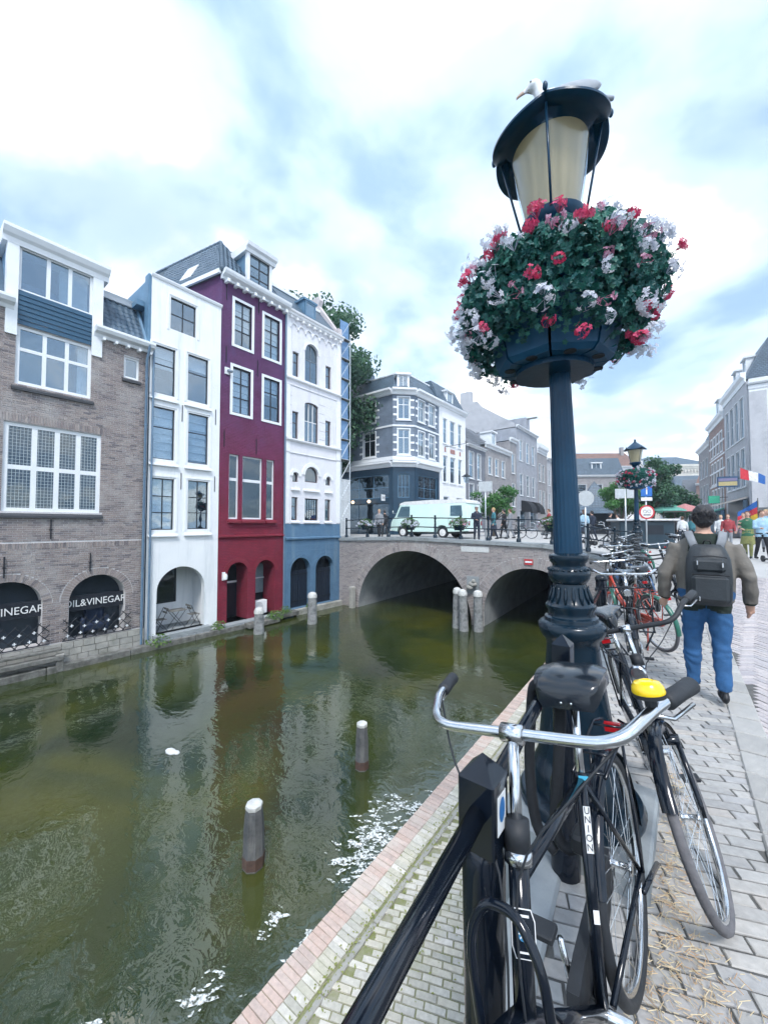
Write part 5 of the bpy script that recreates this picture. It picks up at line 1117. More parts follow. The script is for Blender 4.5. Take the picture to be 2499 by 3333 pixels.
def basket():
    t = thing('flower_basket', 'large blue planter overflowing with white and red geraniums round the near lamp shaft', 'flower basket', (LX - 0.085, LY - 0.068, 2.42), 0, 'flower baskets round the lamp shafts')
    for k in range(8):                                                # eight tapered planter boxes round the shaft
        a0, a1 = R(45 * k + 1.2) + 0.2, R(45 * (k + 1) - 1.2) + 0.2; q = M()
        pr = [(0.07, 0.03), (0.27, 0.03), (0.30, 0.055), (0.385, 0.43), (0.395, 0.45), (0.36, 0.45), (0.07, 0.40)]
        q.prism(pr, lambda p: (p[0] * math.cos(a0), p[0] * math.sin(a0), p[1]), lambda p: (p[0] * math.cos(a1), p[0] * math.sin(a1), p[1])); q.build('planter_box', tubpaint, t)
    q = M(); q.lathe([(0.06, 0), (0.2, 0.0), (0.2, 0.028), (0.06, 0.028)], 24); q.build('support_ring', lampbody, t)
    for k in range(8): a = R(45 * k + 22) + 0.2; q = M(); q.lathe([(0.03, 0.026), (0.03, 0.031)], 12, (0.235 * math.cos(a), 0.235 * math.sin(a), 0)); q.build('drain_hole', darkroom, t)
    def hull(v):                                                      # surface of the bush
        th = math.atan2(v.y, v.x); b = 1 + 0.10 * noise.noise(Vector((v.x * 1.6, v.y * 1.6, v.z * 1.6 + 4))) + 0.07 * noise.noise(v * 4)
        q_ = math.hypot(v.x, v.y) or 1.0; f = 0.515 * b * (1 - abs(v.z) ** (3 if v.z < 0 else 2.2)) ** 0.42 / q_; return Vector((v.x * f, v.y * f, 0.40 + v.z * (0.29 if v.z > 0 else 0.40) * b))
    def ok(p): r = math.hypot(p.x, p.y); return not (p.z < 0.43 and r < 0.405 * (0.72 + 0.28 * p.z / 0.45))  and not (r < 0.2 and p.z < 0.5) and p.z > 0.02
    toc = Vector((-LX, -LY, -0.6)).normalized()
    fo = M(); n = 0
    while n < 14500:
        v = rv(); s = random.random() ** 0.35; p = hull(v); p = Vector((p.x * s, p.y * s, 0.5 + (p.z - 0.5) * s))
        if random.random() < min(0.97, max(0.0, (-v.z - 0.62) / 0.33)): continue
        if not ok(p): continue
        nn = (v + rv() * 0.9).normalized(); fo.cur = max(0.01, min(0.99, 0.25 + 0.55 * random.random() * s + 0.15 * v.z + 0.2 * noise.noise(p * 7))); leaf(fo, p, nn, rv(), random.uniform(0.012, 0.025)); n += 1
    sp = []
    for k in range(85):                                               # trailing and upright sprays
        th = random.random() * 6.283; el = random.choice((random.uniform(-0.8, -0.2), random.uniform(-0.2, 0.5), random.uniform(0.1, 0.7)))
        v = Vector((math.cos(th) * math.sqrt(1 - el * el), math.sin(th) * math.sqrt(1 - el * el), el)); p0 = hull(v) * 0.92
        if not ok(p0): continue
        out = (v + Vector((0, 0, 0.35 if el > 0 else -0.6)) + rv() * 0.35).normalized(); l = random.uniform(0.05, 0.12); p1 = p0 + out * l; fo.cur = 0.3; fo.tube([p0, p0.lerp(p1, 0.5) + rv() * 0.012, p1], 0.0016, 3)
        for j in range(4): fo.cur = 0.3 + 0.5 * random.random(); leaf(fo, p0.lerp(p1, random.random() * 0.8) + rv() * 0.012, rv(), rv(), random.uniform(0.011, 0.019))
        sp.append((p1, out))
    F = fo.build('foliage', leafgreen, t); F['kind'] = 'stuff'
    heads = [(p, d, random.choice('wwppr')) for p, d in sp]; tries = 0; got = []
    while len(got) < 82 and tries < 4000:
        tries += 1; v = rv()
        if v.z < -0.85: continue
        p = hull(v) * 1.03
        if not ok(p) or any((p - g).length < 0.105 for g in got): continue
        got.append(p); heads.append((p, v, random.choices('wr', (0.76, 0.24))[0]))
    for p, d, c in heads:
        o = link('flower_head', random.choice(HEADS[c]), t); q = Vector((0, 0, 1)).rotation_difference((d + Vector((0, 0, 0.3))).normalized())
        o.matrix_local = Matrix.Translation(p) @ q.to_matrix().to_4x4() @ RZ(random.random() * 6) @ Matrix.Scale(random.uniform(0.6, 0.95), 4)
    return t
BASKET = basket()

# ================================================================ gull on the lantern
def gull():
    t = thing('gull', 'white gull with grey wings looking left from the top of the lantern', 'bird', (LX - 0.035, LY - 0.02, 3.872), PSI + R(180 - 12))
    gw = mat('gull_white', (0.80, 0.82, 0.84), 0.7, c2=(0.72, 0.75, 0.78), sc=20, bump=0.1); gg = mat('gull_grey', (0.33, 0.37, 0.42), 0.7); gb = mat('gull_beak', (0.45, 0.33, 0.25), 0.5); ge = mat('gull_eye', (0.015, 0.015, 0.02), 0.2)
    b = M(); b.tube([(-0.17, 0, 0.10), (-0.10, 0, 0.11), (0, 0, 0.125), (0.07, 0, 0.15), (0.10, 0, 0.19), (0.115, 0, 0.235), (0.13, 0, 0.262)], [0.015, 0.05, 0.078, 0.066, 0.042, 0.032, 0.030], 12); h = M(); h.ell((0.142, 0, 0.270), (0.043, 0.033, 0.032)); h.ell((0.172, 0, 0.258), (0.022, 0.018, 0.016))
    bk = M(); bk.tube([(0.18, 0, 0.257), (0.215, 0, 0.240), (0.238, 0, 0.222), (0.243, 0, 0.209)], [0.014, 0.012, 0.009, 0.003], 8, flat=0.7)
    w = M(); w.ell((-0.06, 0.06, 0.13), (0.14, 0.025, 0.05)); w.ell((-0.06, -0.06, 0.13), (0.14, 0.025, 0.05)); w.tube([(-0.16, 0, 0.11), (-0.28, 0, 0.10)], [0.03, 0.012], 8)
    B = blob('body', [(0, b), (0, h), (1, w), (2, bk)], 0.006, [gw, gg, gb], t, 3)
    for s in (-1, 1):
        q = M(); q.ell((0.164, s * 0.026, 0.276), (0.006, 0.004, 0.006), 8, 6); q.build('eye', ge, B, True)
        q = M(); q.tube([(0.0, s * 0.03, 0.07), (0.01, s * 0.03, 0.0)], 0.006, 6); q.tube([(0.01, s * 0.03, 0.003), (0.06, s * 0.045, 0.0)], 0.004, 5); q.tube([(0.01, s * 0.03, 0.003), (0.06, s * 0.02, 0.0)], 0.004, 5); q.build('leg', gb, t, True)
gull()
# the second lamp, farther along the quay, and its basket
l2 = copy_tree(LAMP); l2.location = (-1.25, 14.95, zs(14.9)); l2.rotation_euler = (0, 0, R(30)); l2['label'] = 'distant street lamp with flower basket standing behind the parked bicycles'
b2 = copy_tree(BASKET); b2.location = (-1.25, 14.95, zs(14.9) + 2.42); b2.rotation_euler = (0, 0, 2.0); b2['label'] = 'distant flower basket on the farther lamp above the parked bicycles'
# ================================================================ bicycles
chrome = mat('polished_steel', (0.72, 0.74, 0.76), 0.18, metal=1.0, c2=(0.62, 0.64, 0.66), sc=20)
rubber = mat('black_rubber', (0.014, 0.017, 0.022), 0.6, c2=(0.022, 0.026, 0.032), sc=14, bump=0.1)
greytyre = mat('dusty_tyre', (0.16, 0.155, 0.165), 0.85, c2=(0.11, 0.11, 0.12), sc=30, bump=0.3, bsc=60)
wicker = mat('wicker', (0.34, 0.24, 0.14), 0.85, c2=(0.2, 0.13, 0.07), sc=40, bump=0.6, bsc=60)
saddleblack = mat('saddle_vinyl', (0.008, 0.012, 0.018), 0.22, c2=(0.012, 0.018, 0.026), sc=10, coat=0.4)
framecol = {'black': gloss, 'red': mat('orange_red_paint', (0.52, 0.06, 0.03), 0.3, coat=0.4), 'green': mat('green_enamel', (0.02, 0.14, 0.10), 0.35, coat=0.3), 'blue': mat('blue_enamel', (0.02, 0.08, 0.20), 0.3, coat=0.4), 'silver': mat('silver_enamel', (0.42, 0.46, 0.5), 0.3, metal=0.4)}
WR = 0.335
def ring(n=44): return [(WR * math.cos(2 * math.pi * k / n), 0, WR * math.sin(2 * math.pi * k / n)) for k in range(n)]
def wheel_meshes():
    t = M(); t.tube(ring(), 0.019, 8, True); r = M(); r.tube([(x * 0.945, y, z * 0.945) for x, y, z in ring()], 0.011, 6, True); s = M()
    for k in range(28):
        a = 2 * math.pi * k / 28; b = a + (0.5 if k % 2 else -0.5); y = 0.028 if k % 4 < 2 else -0.028
        s.tube([(0.02 * math.cos(b), y, 0.02 * math.sin(b)), (0.312 * math.cos(a), 0, 0.312 * math.sin(a))], 0.0013, 3)
    h = M(); h.xf = RX(R(90)); h.lathe([(0.022, -0.035), (0.022, -0.028), (0.012, -0.025), (0.012, 0.025), (0.022, 0.028), (0.022, 0.035)], 10)
    return t, r, s, h
_t, _r, _s, _h = wheel_meshes()
WM = {'black': _t.mesh('tyre', rubber, True), 'grey': _t.mesh('tyre', greytyre, True)}; RIM = _r.mesh('rim', chrome, True); SPK = _s.mesh('spokes', chrome); HUB = _h.mesh('hub', chrome, True)
def arc_pts(r, a0, a1, n=14, cx=0, cz=0): return [(cx + r * math.cos(a0 + (a1 - a0) * k / n), 0, cz + r * math.sin(a0 + (a1 - a0) * k / n)) for k in range(n + 1)]
def bicycle(label, loc, yaw, lean, steer, c='black', oma=False, tyre='black', bars=chrome, basket=None, frack=False, hoop=False, bell=False, guard=None, group='bicycles parked along the railing', detail=True, bar_rise=0.03, rackm=None, sticker=False, lampm=None, wide=False, roll=0.0, up=0.0):
    t = thing('bicycle', label, 'bicycle', loc, 0, group); t.rotation_mode = 'QUATERNION'; t.rotation_quaternion = (RZ(yaw) @ RX(lean)).to_quaternion()
    fm = framecol[c]; gd = framecol[guard] if guard else fm
    BB, ST, SAD = Vector((0.46, 0, 0.29)), Vector((0.285, 0, 0.80)), Vector((0.205, 0, 1.03)); HB, HT = Vector((0.905, 0, 0.62)), Vector((0.822, 0, 0.882)); FH = Vector((1.08, 0, WR + 0.02)); ax = (HT - HB).normalized()
    SAD = SAD + Vector((0, 0, up * 0.7)); f = M(); f.tube([BB, ST], 0.0165, 10); f.tube([BB + Vector((0, 0, 0)), HB + ax * 0.03], 0.0165, 10)
    if oma: f.tube([HT - ax * 0.04, Vector((0.74, 0, 0.62)), Vector((0.6, 0, 0.46)), Vector((0.43, 0, 0.42))], 0.0155, 10)
    else: f.tube([HT - ax * 0.03, ST + Vector((0, 0, -0.02))], 0.0155, 10)
    f.tube([HB - ax * 0.02, HT + ax * 0.03], 0.021, 12)
    for s in (-1, 1): f.tube([BB + Vector((-0.03, s * 0.02, 0)), Vector((0, s * 0.06, WR + 0.02))], 0.009, 8); f.tube([ST + Vector((0.01, s * 0.012, -0.03)), Vector((0, s * 0.06, WR + 0.02))], 0.008, 8)
    f.build('frame', fm, t, True)
    F = Matrix.Translation(HB) @ Matrix.Rotation(steer, 4, ax) @ Matrix.Translation(-HB)
    q = M(xf=F); 
    for s in (-1, 1): q.tube([HB + Vector((0.0, s * 0.04, -0.03)), Vector((0.98, s * 0.045, 0.50)), Vector((1.045, s * 0.05, 0.41)), FH + Vector((0, s * 0.05, 0))], [0.011, 0.011, 0.010, 0.008], 8)
    q.box(HB.x - 0.02, -0.05, HB.z - 0.05, HB.x + 0.02, 0.05, HB.z - 0.02); q.build('fork', fm, t, True)
    for nm, mtx in (('front_wheel', F @ Matrix.Translation(FH)), ('rear_wheel', T(0, 0, WR + 0.02))):
        w = link(nm, HUB, t); w.matrix_local = mtx; link('tyre', WM[tyre], w); link('rim', RIM, w); link('spokes', SPK, w)
    for mtx, a0, a1 in ((F @ Matrix.Translation(FH), R(35), R(165)), (T(0, 0, WR + 0.02), R(20), R(190))):
        q = M(xf=mtx); q.tube(arc_pts(WR + 0.035, a0, a1), 0.027, 6, flat=0.35) if False else None
        P = arc_pts(WR + 0.034, a0, a1); vs = []
        for (x, y, z) in P: n_ = Vector((x, 0, z)).normalized(); vs += [Vector((x, -0.027, z)) - n_ * 0.012, Vector((x, -0.015, z)), Vector((x, 0.015, z)), Vector((x, 0.027, z)) - n_ * 0.012]
        q.add(vs, [(i * 4 + j, i * 4 + j + 1, i * 4 + j + 5, i * 4 + j + 4) for i in range(len(P) - 1) for j in range(3)]); q.build('mudguard', gd, t, True)
    # handlebar
    hc = HT + ax * (0.20 + up); hb = M(xf=F); half = [(0, 0, 0), (0.0, 0.145, 0.0), (-0.004, 0.195, 0.003), (-0.026, 0.230, bar_rise * 0.3), (-0.07, 0.256, bar_rise * 0.7), (-0.125, 0.28, bar_rise), (-0.27, 0.328, bar_rise)]
    pts = [Vector((x, -y, z - y * roll)) + hc for x, y, z in half[::-1]] + [Vector((x, y, z + y * roll)) + hc for x, y, z in half[1:]]
    sm = bend(pts); hb.tube(sm, 0.0125, 12); HBAR = hb.build('handlebar', bars, t, True)
    for s in (-1, 1):
        q = M(xf=F); a, b = Vector((-0.155, s * 0.290, bar_rise + s * 0.29 * roll)) + hc, Vector((-0.28, s * 0.331, bar_rise + s * 0.33 * roll)) + hc; q.tube([a, a.lerp(b, 0.06), a.lerp(b, 0.5), a.lerp(b, 0.94), b], [0.015, 0.0195, 0.018, 0.0195, 0.014], 12); q.build('grip', rubber, HBAR, True)
    q = M(xf=F); q.tube([HT, hc], 0.0125, 12); q.tube([hc + Vector((0, -0.025, 0)), hc + Vector((0, 0.025, 0))], 0.021, 12); q.build('stem', chrome, t, True)
    q = M(xf=F); q.tube([HT + ax * 0.02, HT + ax * 0.075], 0.027, 14); q.build('head_cap', rubber, t, True); q = M(xf=F); q.tube([HT - ax * 0.002, HT + ax * 0.02], 0.0285, 16); q.build('lock_ring', chrome, t, True)
    if bell:
        q = M(xf=F); c_ = Vector((-0.11, 0.272, bar_rise + 0.03 + 0.27 * roll)) + hc; q.lathe([(0.008, 0), (0.030, 0.002), (0.0315, 0.007), (0.0295, 0.017), (0.024, 0.025), (0.013, 0.0285), (0.011, 0.027), (0.0, 0.028)], 24, c_); b_ = q.build('bell', mat('yellow_bell', (0.90, 0.62, 0.01), 0.25, c2=(0.86, 0.58, 0.01), coat=0.6), HBAR, 35)
        q = M(xf=F); q.lathe([(0.012, -0.028), (0.012, 0.0)], 10, c_); q.lathe([(0.031, -0.004), (0.0325, 0.004)], 24, c_); q.build('bell_base', rubber, HBAR, 35)
    # saddle
    s_ = M(); P = [(-0.135, 0.05, 0.0), (-0.125, 0.095, 0.012), (-0.09, 0.118, 0.018), (-0.04, 0.112, 0.016), (0.0, 0.085, 0.012), (0.05, 0.055, 0.008), (0.10, 0.042, 0.004), (0.13, 0.034, -0.004), (0.142, 0.018, -0.014)]; vs = []; n = 14
    if wide: P = [(-0.12, 0.06, 0.0), (-0.10, 0.105, 0.02), (-0.05, 0.122, 0.03), (0.0, 0.122, 0.032), (0.04, 0.120, 0.028), (0.07, 0.116, 0.02), (0.092, 0.108, 0.006), (0.104, 0.09, -0.012)]
    for x, w, h in P:
        for j in range(n): a = math.pi * j / (n - 1) * 1.0; cx_ = math.cos(a); vs.append(SAD + Vector((x, w * cx_ * (1 - 0.12 * (math.sin(a) < 0.3)), h + 0.042 * max(0.0, math.sin(a)) ** 0.7 - 0.008 * math.exp(-(cx_ * 5) ** 2) - 0.02)))
        vs += [SAD + Vector((x, -w * 0.86, h - 0.042)), SAD + Vector((x, w * 0.86, h - 0.042))]
    m_ = n + 2; fs = [(i * m_ + j, i * m_ + (j + 1) % m_, (i + 1) * m_ + (j + 1) % m_, (i + 1) * m_ + j) for i in range(len(P) - 1) for j in range(m_)] + [tuple(range(m_))[::-1], tuple(range((len(P) - 1) * m_, len(P) * m_))]
    s_.add(vs, fs); SO = s_.build('saddle', saddleblack, t, 60); q = M(); q.tube([ST - (ST - BB).normalized() * 0.04, ST + (ST - BB).normalized() * (0.175 + up * 0.7)], 0.0135, 12); q.build('seat_post', chrome, t, True)
    q = M(); c_ = SAD + Vector((-0.005, 0, -0.065)); q.tube([c_ + Vector((0, -0.03, 0)), c_ + Vector((0, 0.03, 0))], 0.012, 8)
    for s in (-1, 1): q.tube([c_ + Vector((-0.09, s * 0.04, 0.005)), c_ + Vector((-0.02, s * 0.022, 0.01)), c_ + Vector((0.11, s * 0.015, 0.03))], 0.004, 6)
    q.build('saddle_rail', chrome, SO, True)
    # transmission
    q = M(); q.tube([BB + Vector((0, -0.07, 0)), BB + Vector((0, 0.07, 0))], 0.016, 8); q.tube([BB + Vector((0, -0.07, 0)), BB + Vector((0.02, -0.075, 0.16))], 0.009, 6); q.tube([BB + Vector((0, 0.07, 0)), BB + Vector((-0.02, 0.075, -0.16))], 0.009, 6); K = q.build('crank', chrome, t, True)
    for s in (-1, 1): q = M(); c_ = BB + Vector((-0.02 * s, 0.13 * s, -0.16 * s)); q.bevbox(c_.x - 0.03, c_.y - 0.042, c_.z - 0.010, c_.x + 0.03, c_.y + 0.042, c_.z + 0.010, 0.004); q.build('pedal', rubber, K)
    q = M(); q.prism([(x, z) for x, z in ((0.56, 0.29), (0.53, 0.37), (0.44, 0.385), (0, 0.40), (-0.06, 0.36), (-0.03, 0.31), (0.44, 0.20), (0.53, 0.22))], lambda p: (p[0], -0.062, p[1]), lambda p: (p[0], -0.03, p[1])); q.build('chain_case', rubber if not oma else fm, t)
    # rear carrier, lights, stand
    rm = rackm or fm; q = M()
    for s in (-1, 1): q.tube([(0.20, s * 0.05, 0.755), (-0.24, s * 0.06, 0.755), (-0.27, s * 0.03, 0.755)], 0.006, 6); q.tube([(-0.12, s * 0.058, 0.755), (0.0, s * 0.068, WR + 0.02)], 0.006, 6)
    for x in (0.18, 0.05, -0.08, -0.2): q.tube([(x, -0.055, 0.755), (x, 0.055, 0.755)], 0.005, 6)
    q.build('rear_rack', rm, t, True)
    q = M(); q.box(-0.295, -0.03, 0.70, -0.275, 0.03, 0.735); q.build('rear_light', mat('red_reflector', (0.4, 0.01, 0.015), 0.2), t)
    q = M(xf=F); c_ = HT + ax * 0.02 + Vector((0.085, 0, 0))
    if not hoop: q.xf = F @ Matrix.Translation(c_) @ RY(R(90)); q.lathe([(0.012, -0.06), (0.034, -0.02), (0.037, 0.012), (0.03, 0.02)], 14); q.build('front_lamp', lampm or chrome, t, 40)
    q = M(); q.tube([(0.10, 0.05, WR), (0.02, 0.17, 0.03)] if lean <= 0.03 else [(0.06, 0.07, WR), (-0.22, 0.08, 0.25)], 0.009, 6); q.build('kickstand', fm, t, True)
    if detail:
        for s in (-1, 1):
            q = M(xf=F); q.tube(bend([hc + Vector((-0.10, s * 0.26, bar_rise - 0.012 + s * 0.26 * roll)), hc + Vector((0.05, s * 0.14, -0.07)), HT + Vector((0.05, s * 0.02, 0.0)), HB + Vector((0.03, s * 0.02, 0.0))]), 0.0026, 5); q.build('brake_cable', rubber, t, True)
            q = M(xf=F); q.tube([hc + Vector((-0.12, s * 0.272, bar_rise - 0.016 + s * 0.27 * roll)), hc + Vector((-0.15, s * 0.30, bar_rise - 0.032 + s * 0.29 * roll)), hc + Vector((-0.24, s * 0.33, bar_rise - 0.03 + s * 0.32 * roll))], 0.0045, 6); q.build('brake_lever', chrome, t, True)
    if hoop:
        q = M(xf=F @ T(0, 0.03, 0)); x0 = 0.97; q.tube(bend([(x0, -0.072, 0.42), (x0 + 0.01, -0.070, 0.74), (x0 + 0.005, -0.064, 0.84), (x0 - 0.005, -0.035, 0.892), (x0 - 0.01, 0.0, 0.90), (x0 - 0.005, 0.035, 0.892), (x0 + 0.005, 0.064, 0.84), (x0 + 0.01, 0.070, 0.74), (x0, 0.072, 0.42)]), 0.009, 10); q.build('front_hoop', fm, t, True)
    if frack:
        q = M(xf=F); x0, x1, y_ = 0.93, 1.02, 0.19
        for z in (0.98, 0.78, 0.56): q.tube([(x0, -y_, z), (x1, -y_, z - 0.01), (x1 + 0.02, y_, z - 0.01), (x0, y_, z)], 0.008, 6)
        for s in (-1, 1): q.tube([(x0, s * y_, 1.02), (x0, s * y_, 0.54), (1.05, s * 0.1, 0.40)], 0.009, 6)
        for s in (-1, 1): q.tube([(1.03, s * 0.03, 0.95), (1.04, s * 0.10, 0.9), (1.04, s * 0.10, 0.8), (1.03, s * 0.03, 0.76)], 0.006, 6)
        q.build('front_carrier', gloss, t, True)
    if basket:
        q = M(xf=F); b0, b1 = (0.90, 0.16), (0.86, 0.20)
        vs = [(0.90, -0.14, 0.80), (1.10, -0.14, 0.80), (1.10, 0.14, 0.80), (0.90, 0.14, 0.80), (0.87, -0.19, 1.03), (1.15, -0.19, 1.03), (1.15, 0.19, 1.03), (0.87, 0.19, 1.03)]
        q.add(vs, [(3, 2, 1, 0), (0, 1, 5, 4), (1, 2, 6, 5), (2, 3, 7, 6), (3, 0, 4, 7)]); q.tube([vs[4], vs[5], vs[6], vs[7]], 0.013, 6, True); q.build('basket', basket, t)
    return t
nb = bicycle('black bicycle with silver handlebar and yellow bell leaning on the railing in the foreground', (-0.155, 1.655, 0), R(-90), R(9.0), R(-3.5), oma=False, hoop=True, bell=True, wide=True, roll=0.055, bar_rise=0.035, up=0.037)
# name plate, small labels and badge on the foreground bicycle
BBw, STw = Vector((0.46, 0, 0.29)), Vector((0.285, 0, 0.80)); dn = (STw - BBw).normalized(); fr = Vector((dn.z, 0, -dn.x))
def on_seat_tube(h, w, l, m_, nm, par, lift=0.0175):
    rt = Matrix.Rotation(R(38), 3, dn); xa, za = rt @ Vector((0, 1, 0)), rt @ fr; mt = Matrix(((xa.x, dn.x, za.x), (xa.y, dn.y, za.y), (xa.z, dn.z, za.z))).to_4x4(); c = BBw + dn * h + za * lift; q = M(); q.box(-w / 2, -l / 2, 0, w / 2, l / 2, 0.001); o = q.build(nm, m_, par); o.matrix_local = Matrix.Translation(c) @ mt; return o
wl = mat('label_white', (0.82, 0.83, 0.84), 0.5); ink = mat('label_ink', (0.012, 0.016, 0.03), 0.6)
pz = on_seat_tube(0.40, 0.020, 0.115, wl, 'name_plate', nb)
for i, ch in enumerate('UNION'): text(ch, 0.025, ink, pz, T(0, 0.046 - i * 0.0225, 0.0016), 'letter', 0.0004)
on_seat_tube(0.20, 0.016, 0.03, wl, 'small_label', nb); on_seat_tube(0.53, 0.030, 0.012, mat('cyan_tape', (0.05, 0.42, 0.62), 0.5), 'tape_band', nb, 0.0172)
HBl, HTl = Vector((0.905, 0, 0.62)), Vector((0.822, 0, 0.882)); axl = (HTl - HBl).normalized(); fl = Vector((axl.z, 0, -axl.x)); F_ = Matrix.Translation(HBl) @ Matrix.Rotation(R(-3), 4, axl) @ Matrix.Translation(-HBl)
rt_ = Matrix.Rotation(R(34), 3, axl); xa_, za_ = rt_ @ Vector((0, 1, 0)), rt_ @ fl; bm_ = F_ @ Matrix.Translation(HBl + axl * 0.17 + za_ * 0.0225) @ Matrix(((xa_.x, axl.x, za_.x), (xa_.y, axl.y, za_.y), (xa_.z, axl.z, za_.z))).to_4x4()
def plate(pts, z, m_, nm): q = M(); n_ = len(pts); q.add([(x, y, z) for x, y in pts] + [(x, y, z + 0.0006) for x, y in pts], [tuple(range(n_, 2 * n_))] + [(i, (i + 1) % n_, n_ + (i + 1) % n_, n_ + i) for i in range(n_)]); o = q.build(nm, m_, nb); o.matrix_local = bm_; return o
sh_ = [(-0.016, 0.038), (0.016, 0.038), (0.023, 0.02), (0.023, -0.02), (0.016, -0.038), (-0.016, -0.038), (-0.023, -0.02), (-0.023, 0.02)]
plate(sh_, 0.0, wl, 'badge_border'); plate([(x * 0.92, y * 0.95) for x, y in sh_], 0.0008, gloss, 'badge'); plate([(0.012 * math.cos(k * 0.3927), 0.012 * math.sin(k * 0.3927)) for k in range(16)], 0.0016, mat('badge_blue', (0.03, 0.2, 0.4), 0.4), 'badge_disc')
for k in range(4): a = k * math.pi / 4; plate([(0.010 * math.cos(a) - 0.001 * math.sin(a), 0.010 * math.sin(a) + 0.001 * math.cos(a)), (-0.010 * math.cos(a) - 0.001 * math.sin(a), -0.010 * math.sin(a) + 0.001 * math.cos(a)), (-0.010 * math.cos(a) + 0.001 * math.sin(a), -0.010 * math.sin(a) - 0.001 * math.cos(a)), (0.010 * math.cos(a) + 0.001 * math.sin(a), 0.010 * math.sin(a) - 0.001 * math.cos(a))][::-1], 0.0023, wl, 'badge_spoke')
plate([(-0.011, 0.025), (0.011, 0.025), (0.011, 0.029), (-0.011, 0.029)], 0.0016, wl, 'badge_script'); plate([(-0.010, -0.029), (0.010, -0.029), (0.010, -0.026), (-0.010, -0.026)], 0.0016, wl, 'badge_script')
lk = thing('bike_lock', 'thick black cloth-covered chain lock looped over the railing behind the handlebar', 'lock', (-0.42, 1.45, 0.97))
q = M(); q.tube(bend([(-0.035, 0.0, -0.04), (-0.025, 0.0, 0.025), (0.01, 0.0, 0.045), (0.05, -0.005, 0.03), (0.065, -0.01, -0.04), (0.06, -0.02, -0.2), (0.05, -0.03, -0.42), (0.09, -0.03, -0.47), (0.14, -0.02, -0.42)]), 0.019, 10); q.tube(bend([(-0.035, 0.0, -0.04), (-0.045, 0.0, -0.25), (-0.02, -0.01, -0.45), (0.05, -0.03, -0.50)]), 0.019, 10); q.build('chain_sleeve', mat('black_nylon', (0.010, 0.013, 0.018), 0.8, bump=0.3, bsc=50), lk, True)
q = M(); q.bevbox(0.10, -0.06, -0.46, 0.17, 0.02, -0.40, 0.01); q.build('lock_body', rubber, lk)
bicycle('black bicycle with dusty grey tyres leaning on the near lamp, front wheel turned out', (-0.235, 3.19, 0), R(-71.7), R(15), R(-18), tyre='grey', oma=True, bars=rubber, bar_rise=0.05)
bicycle('black transport bicycle with a front carrier frame facing the camera beside the lamp base', (-0.50, 5.5, 0), R(-84), R(5), R(4), frack=True)
bicycle('orange-red bicycle with its rear wheel turned broadside beside the walking man', (-0.26, 6.0, 0), R(128), R(-10), R(-15), 'red', tyre='grey', guard='green', rackm=framecol['red'], oma=True)
rows = [(-0.55, 7.2, 118, -7, 'black', 'black bicycle with upright handlebar right behind the orange-red one'), (-0.62, 7.75, -52, 6, 'black', 'black bicycle facing the road in the middle of the row'), (-0.60, 8.4, 122, -6, 'blue', 'dark blue bicycle in the middle of the row by the second round post'),
        (-0.72, 9.0, 108, -9, 'black', 'black bicycle leaning against the rail just before the second round post'), (-0.70, 9.9, 125, -6, 'silver', 'silver grey bicycle past the second round post'), (-0.75, 10.6, -58, 7, 'black', 'black bicycle facing the road past the second round post'),
        (-0.85, 11.3, 118, -5, 'black', 'black bicycle with bent front wheel near the far lamp'), (-0.82, 12.1, 128, -8, 'green', 'dark green bicycle near the far lamp')]
for x, y, yw, ln, c, lb in rows: bicycle(lb, (x, y, zs(y)), R(yw), R(ln), R(random.uniform(-25, 25)), c, oma=random.random() < 0.5, detail=True, bars=random.choice((chrome, chrome, rubber)))
bicycle('bicycle with a wicker basket on the handlebar farthest along the row', (-0.30, 13.2, zs(13.2)), R(-62), R(3), R(10), basket=wicker, oma=True)
bicycle('black bicycle with white trim leaning inside the bridge railing near the quay', (-3.3, 17.15, lerp_tab(deck, -3.3)), R(4), R(-6), R(12), group='bicycles on the bridge')
bicycle('black bicycle parked behind the far side of the bridge by the brick houses', (-7.6, 22.6, 0.82), R(170), R(4), R(0), group='bicycles on the bridge'); bicycle('silver bicycle parked behind the bridge by the shop awnings', (-6.0, 22.9, 0.80), R(175), R(-5), R(8), 'silver', group='bicycles on the bridge')
# straw, weeds and litter on the footway
st_ = M()
for k in range(850):
    cx, cy, s = random.choice(((-0.09, 2.60, 0.11), (-0.08, 2.3, 0.10), (-0.09, 2.05, 0.10), (-0.06, 1.9, 0.13), (-0.03, 1.78, 0.11), (0.04, 1.72, 0.16), (-0.12, 3.0, 0.09), (-0.12, 1.6, 0.10), (0.02, 1.62, 0.12)))
    x, y = random.gauss(cx, s * 0.45), random.gauss(cy, s * 0.8)
    if x < -0.14 and y > 1.95: x = -0.13 + random.random() * 0.08
    a = random.random() * 6.28; l = random.uniform(0.010, 0.042); z = 0.006 + random.random() * 0.014; st_.cur = 0.02 + 0.96 * random.random(); st_.tube([(x, y, z), (x + l * math.cos(a), y + l * math.sin(a), z + random.uniform(-0.004, 0.01))], 0.0013, 3)
so = st_.build('straw', leafmat('dry_straw', [(0.62, 0.50, 0.30), (0.74, 0.64, 0.44), (0.50, 0.30, 0.16), (0.68, 0.60, 0.42)], 0.1)); so['kind'] = 'stuff'; so['label'] = 'scattered dry straw on the footway bricks'; so['category'] = 'straw'
ms_ = M(); 
for k in range(1300):
    x = random.uniform(-2.4, -0.6); y = random.uniform(1.2, 6.5) ; x = wx(y) + random.choice((random.gauss(0.42, 0.06), random.uniform(0.5, 2.2)))
    ms_.cur = 0.02 + 0.96 * random.random(); leaf4(ms_, Vector((x, y, WHARF_Z + 0.006)), Vector((random.uniform(-0.5, 0.5), random.uniform(-0.5, 0.5), 1)), rv(), random.uniform(0.008, 0.02))
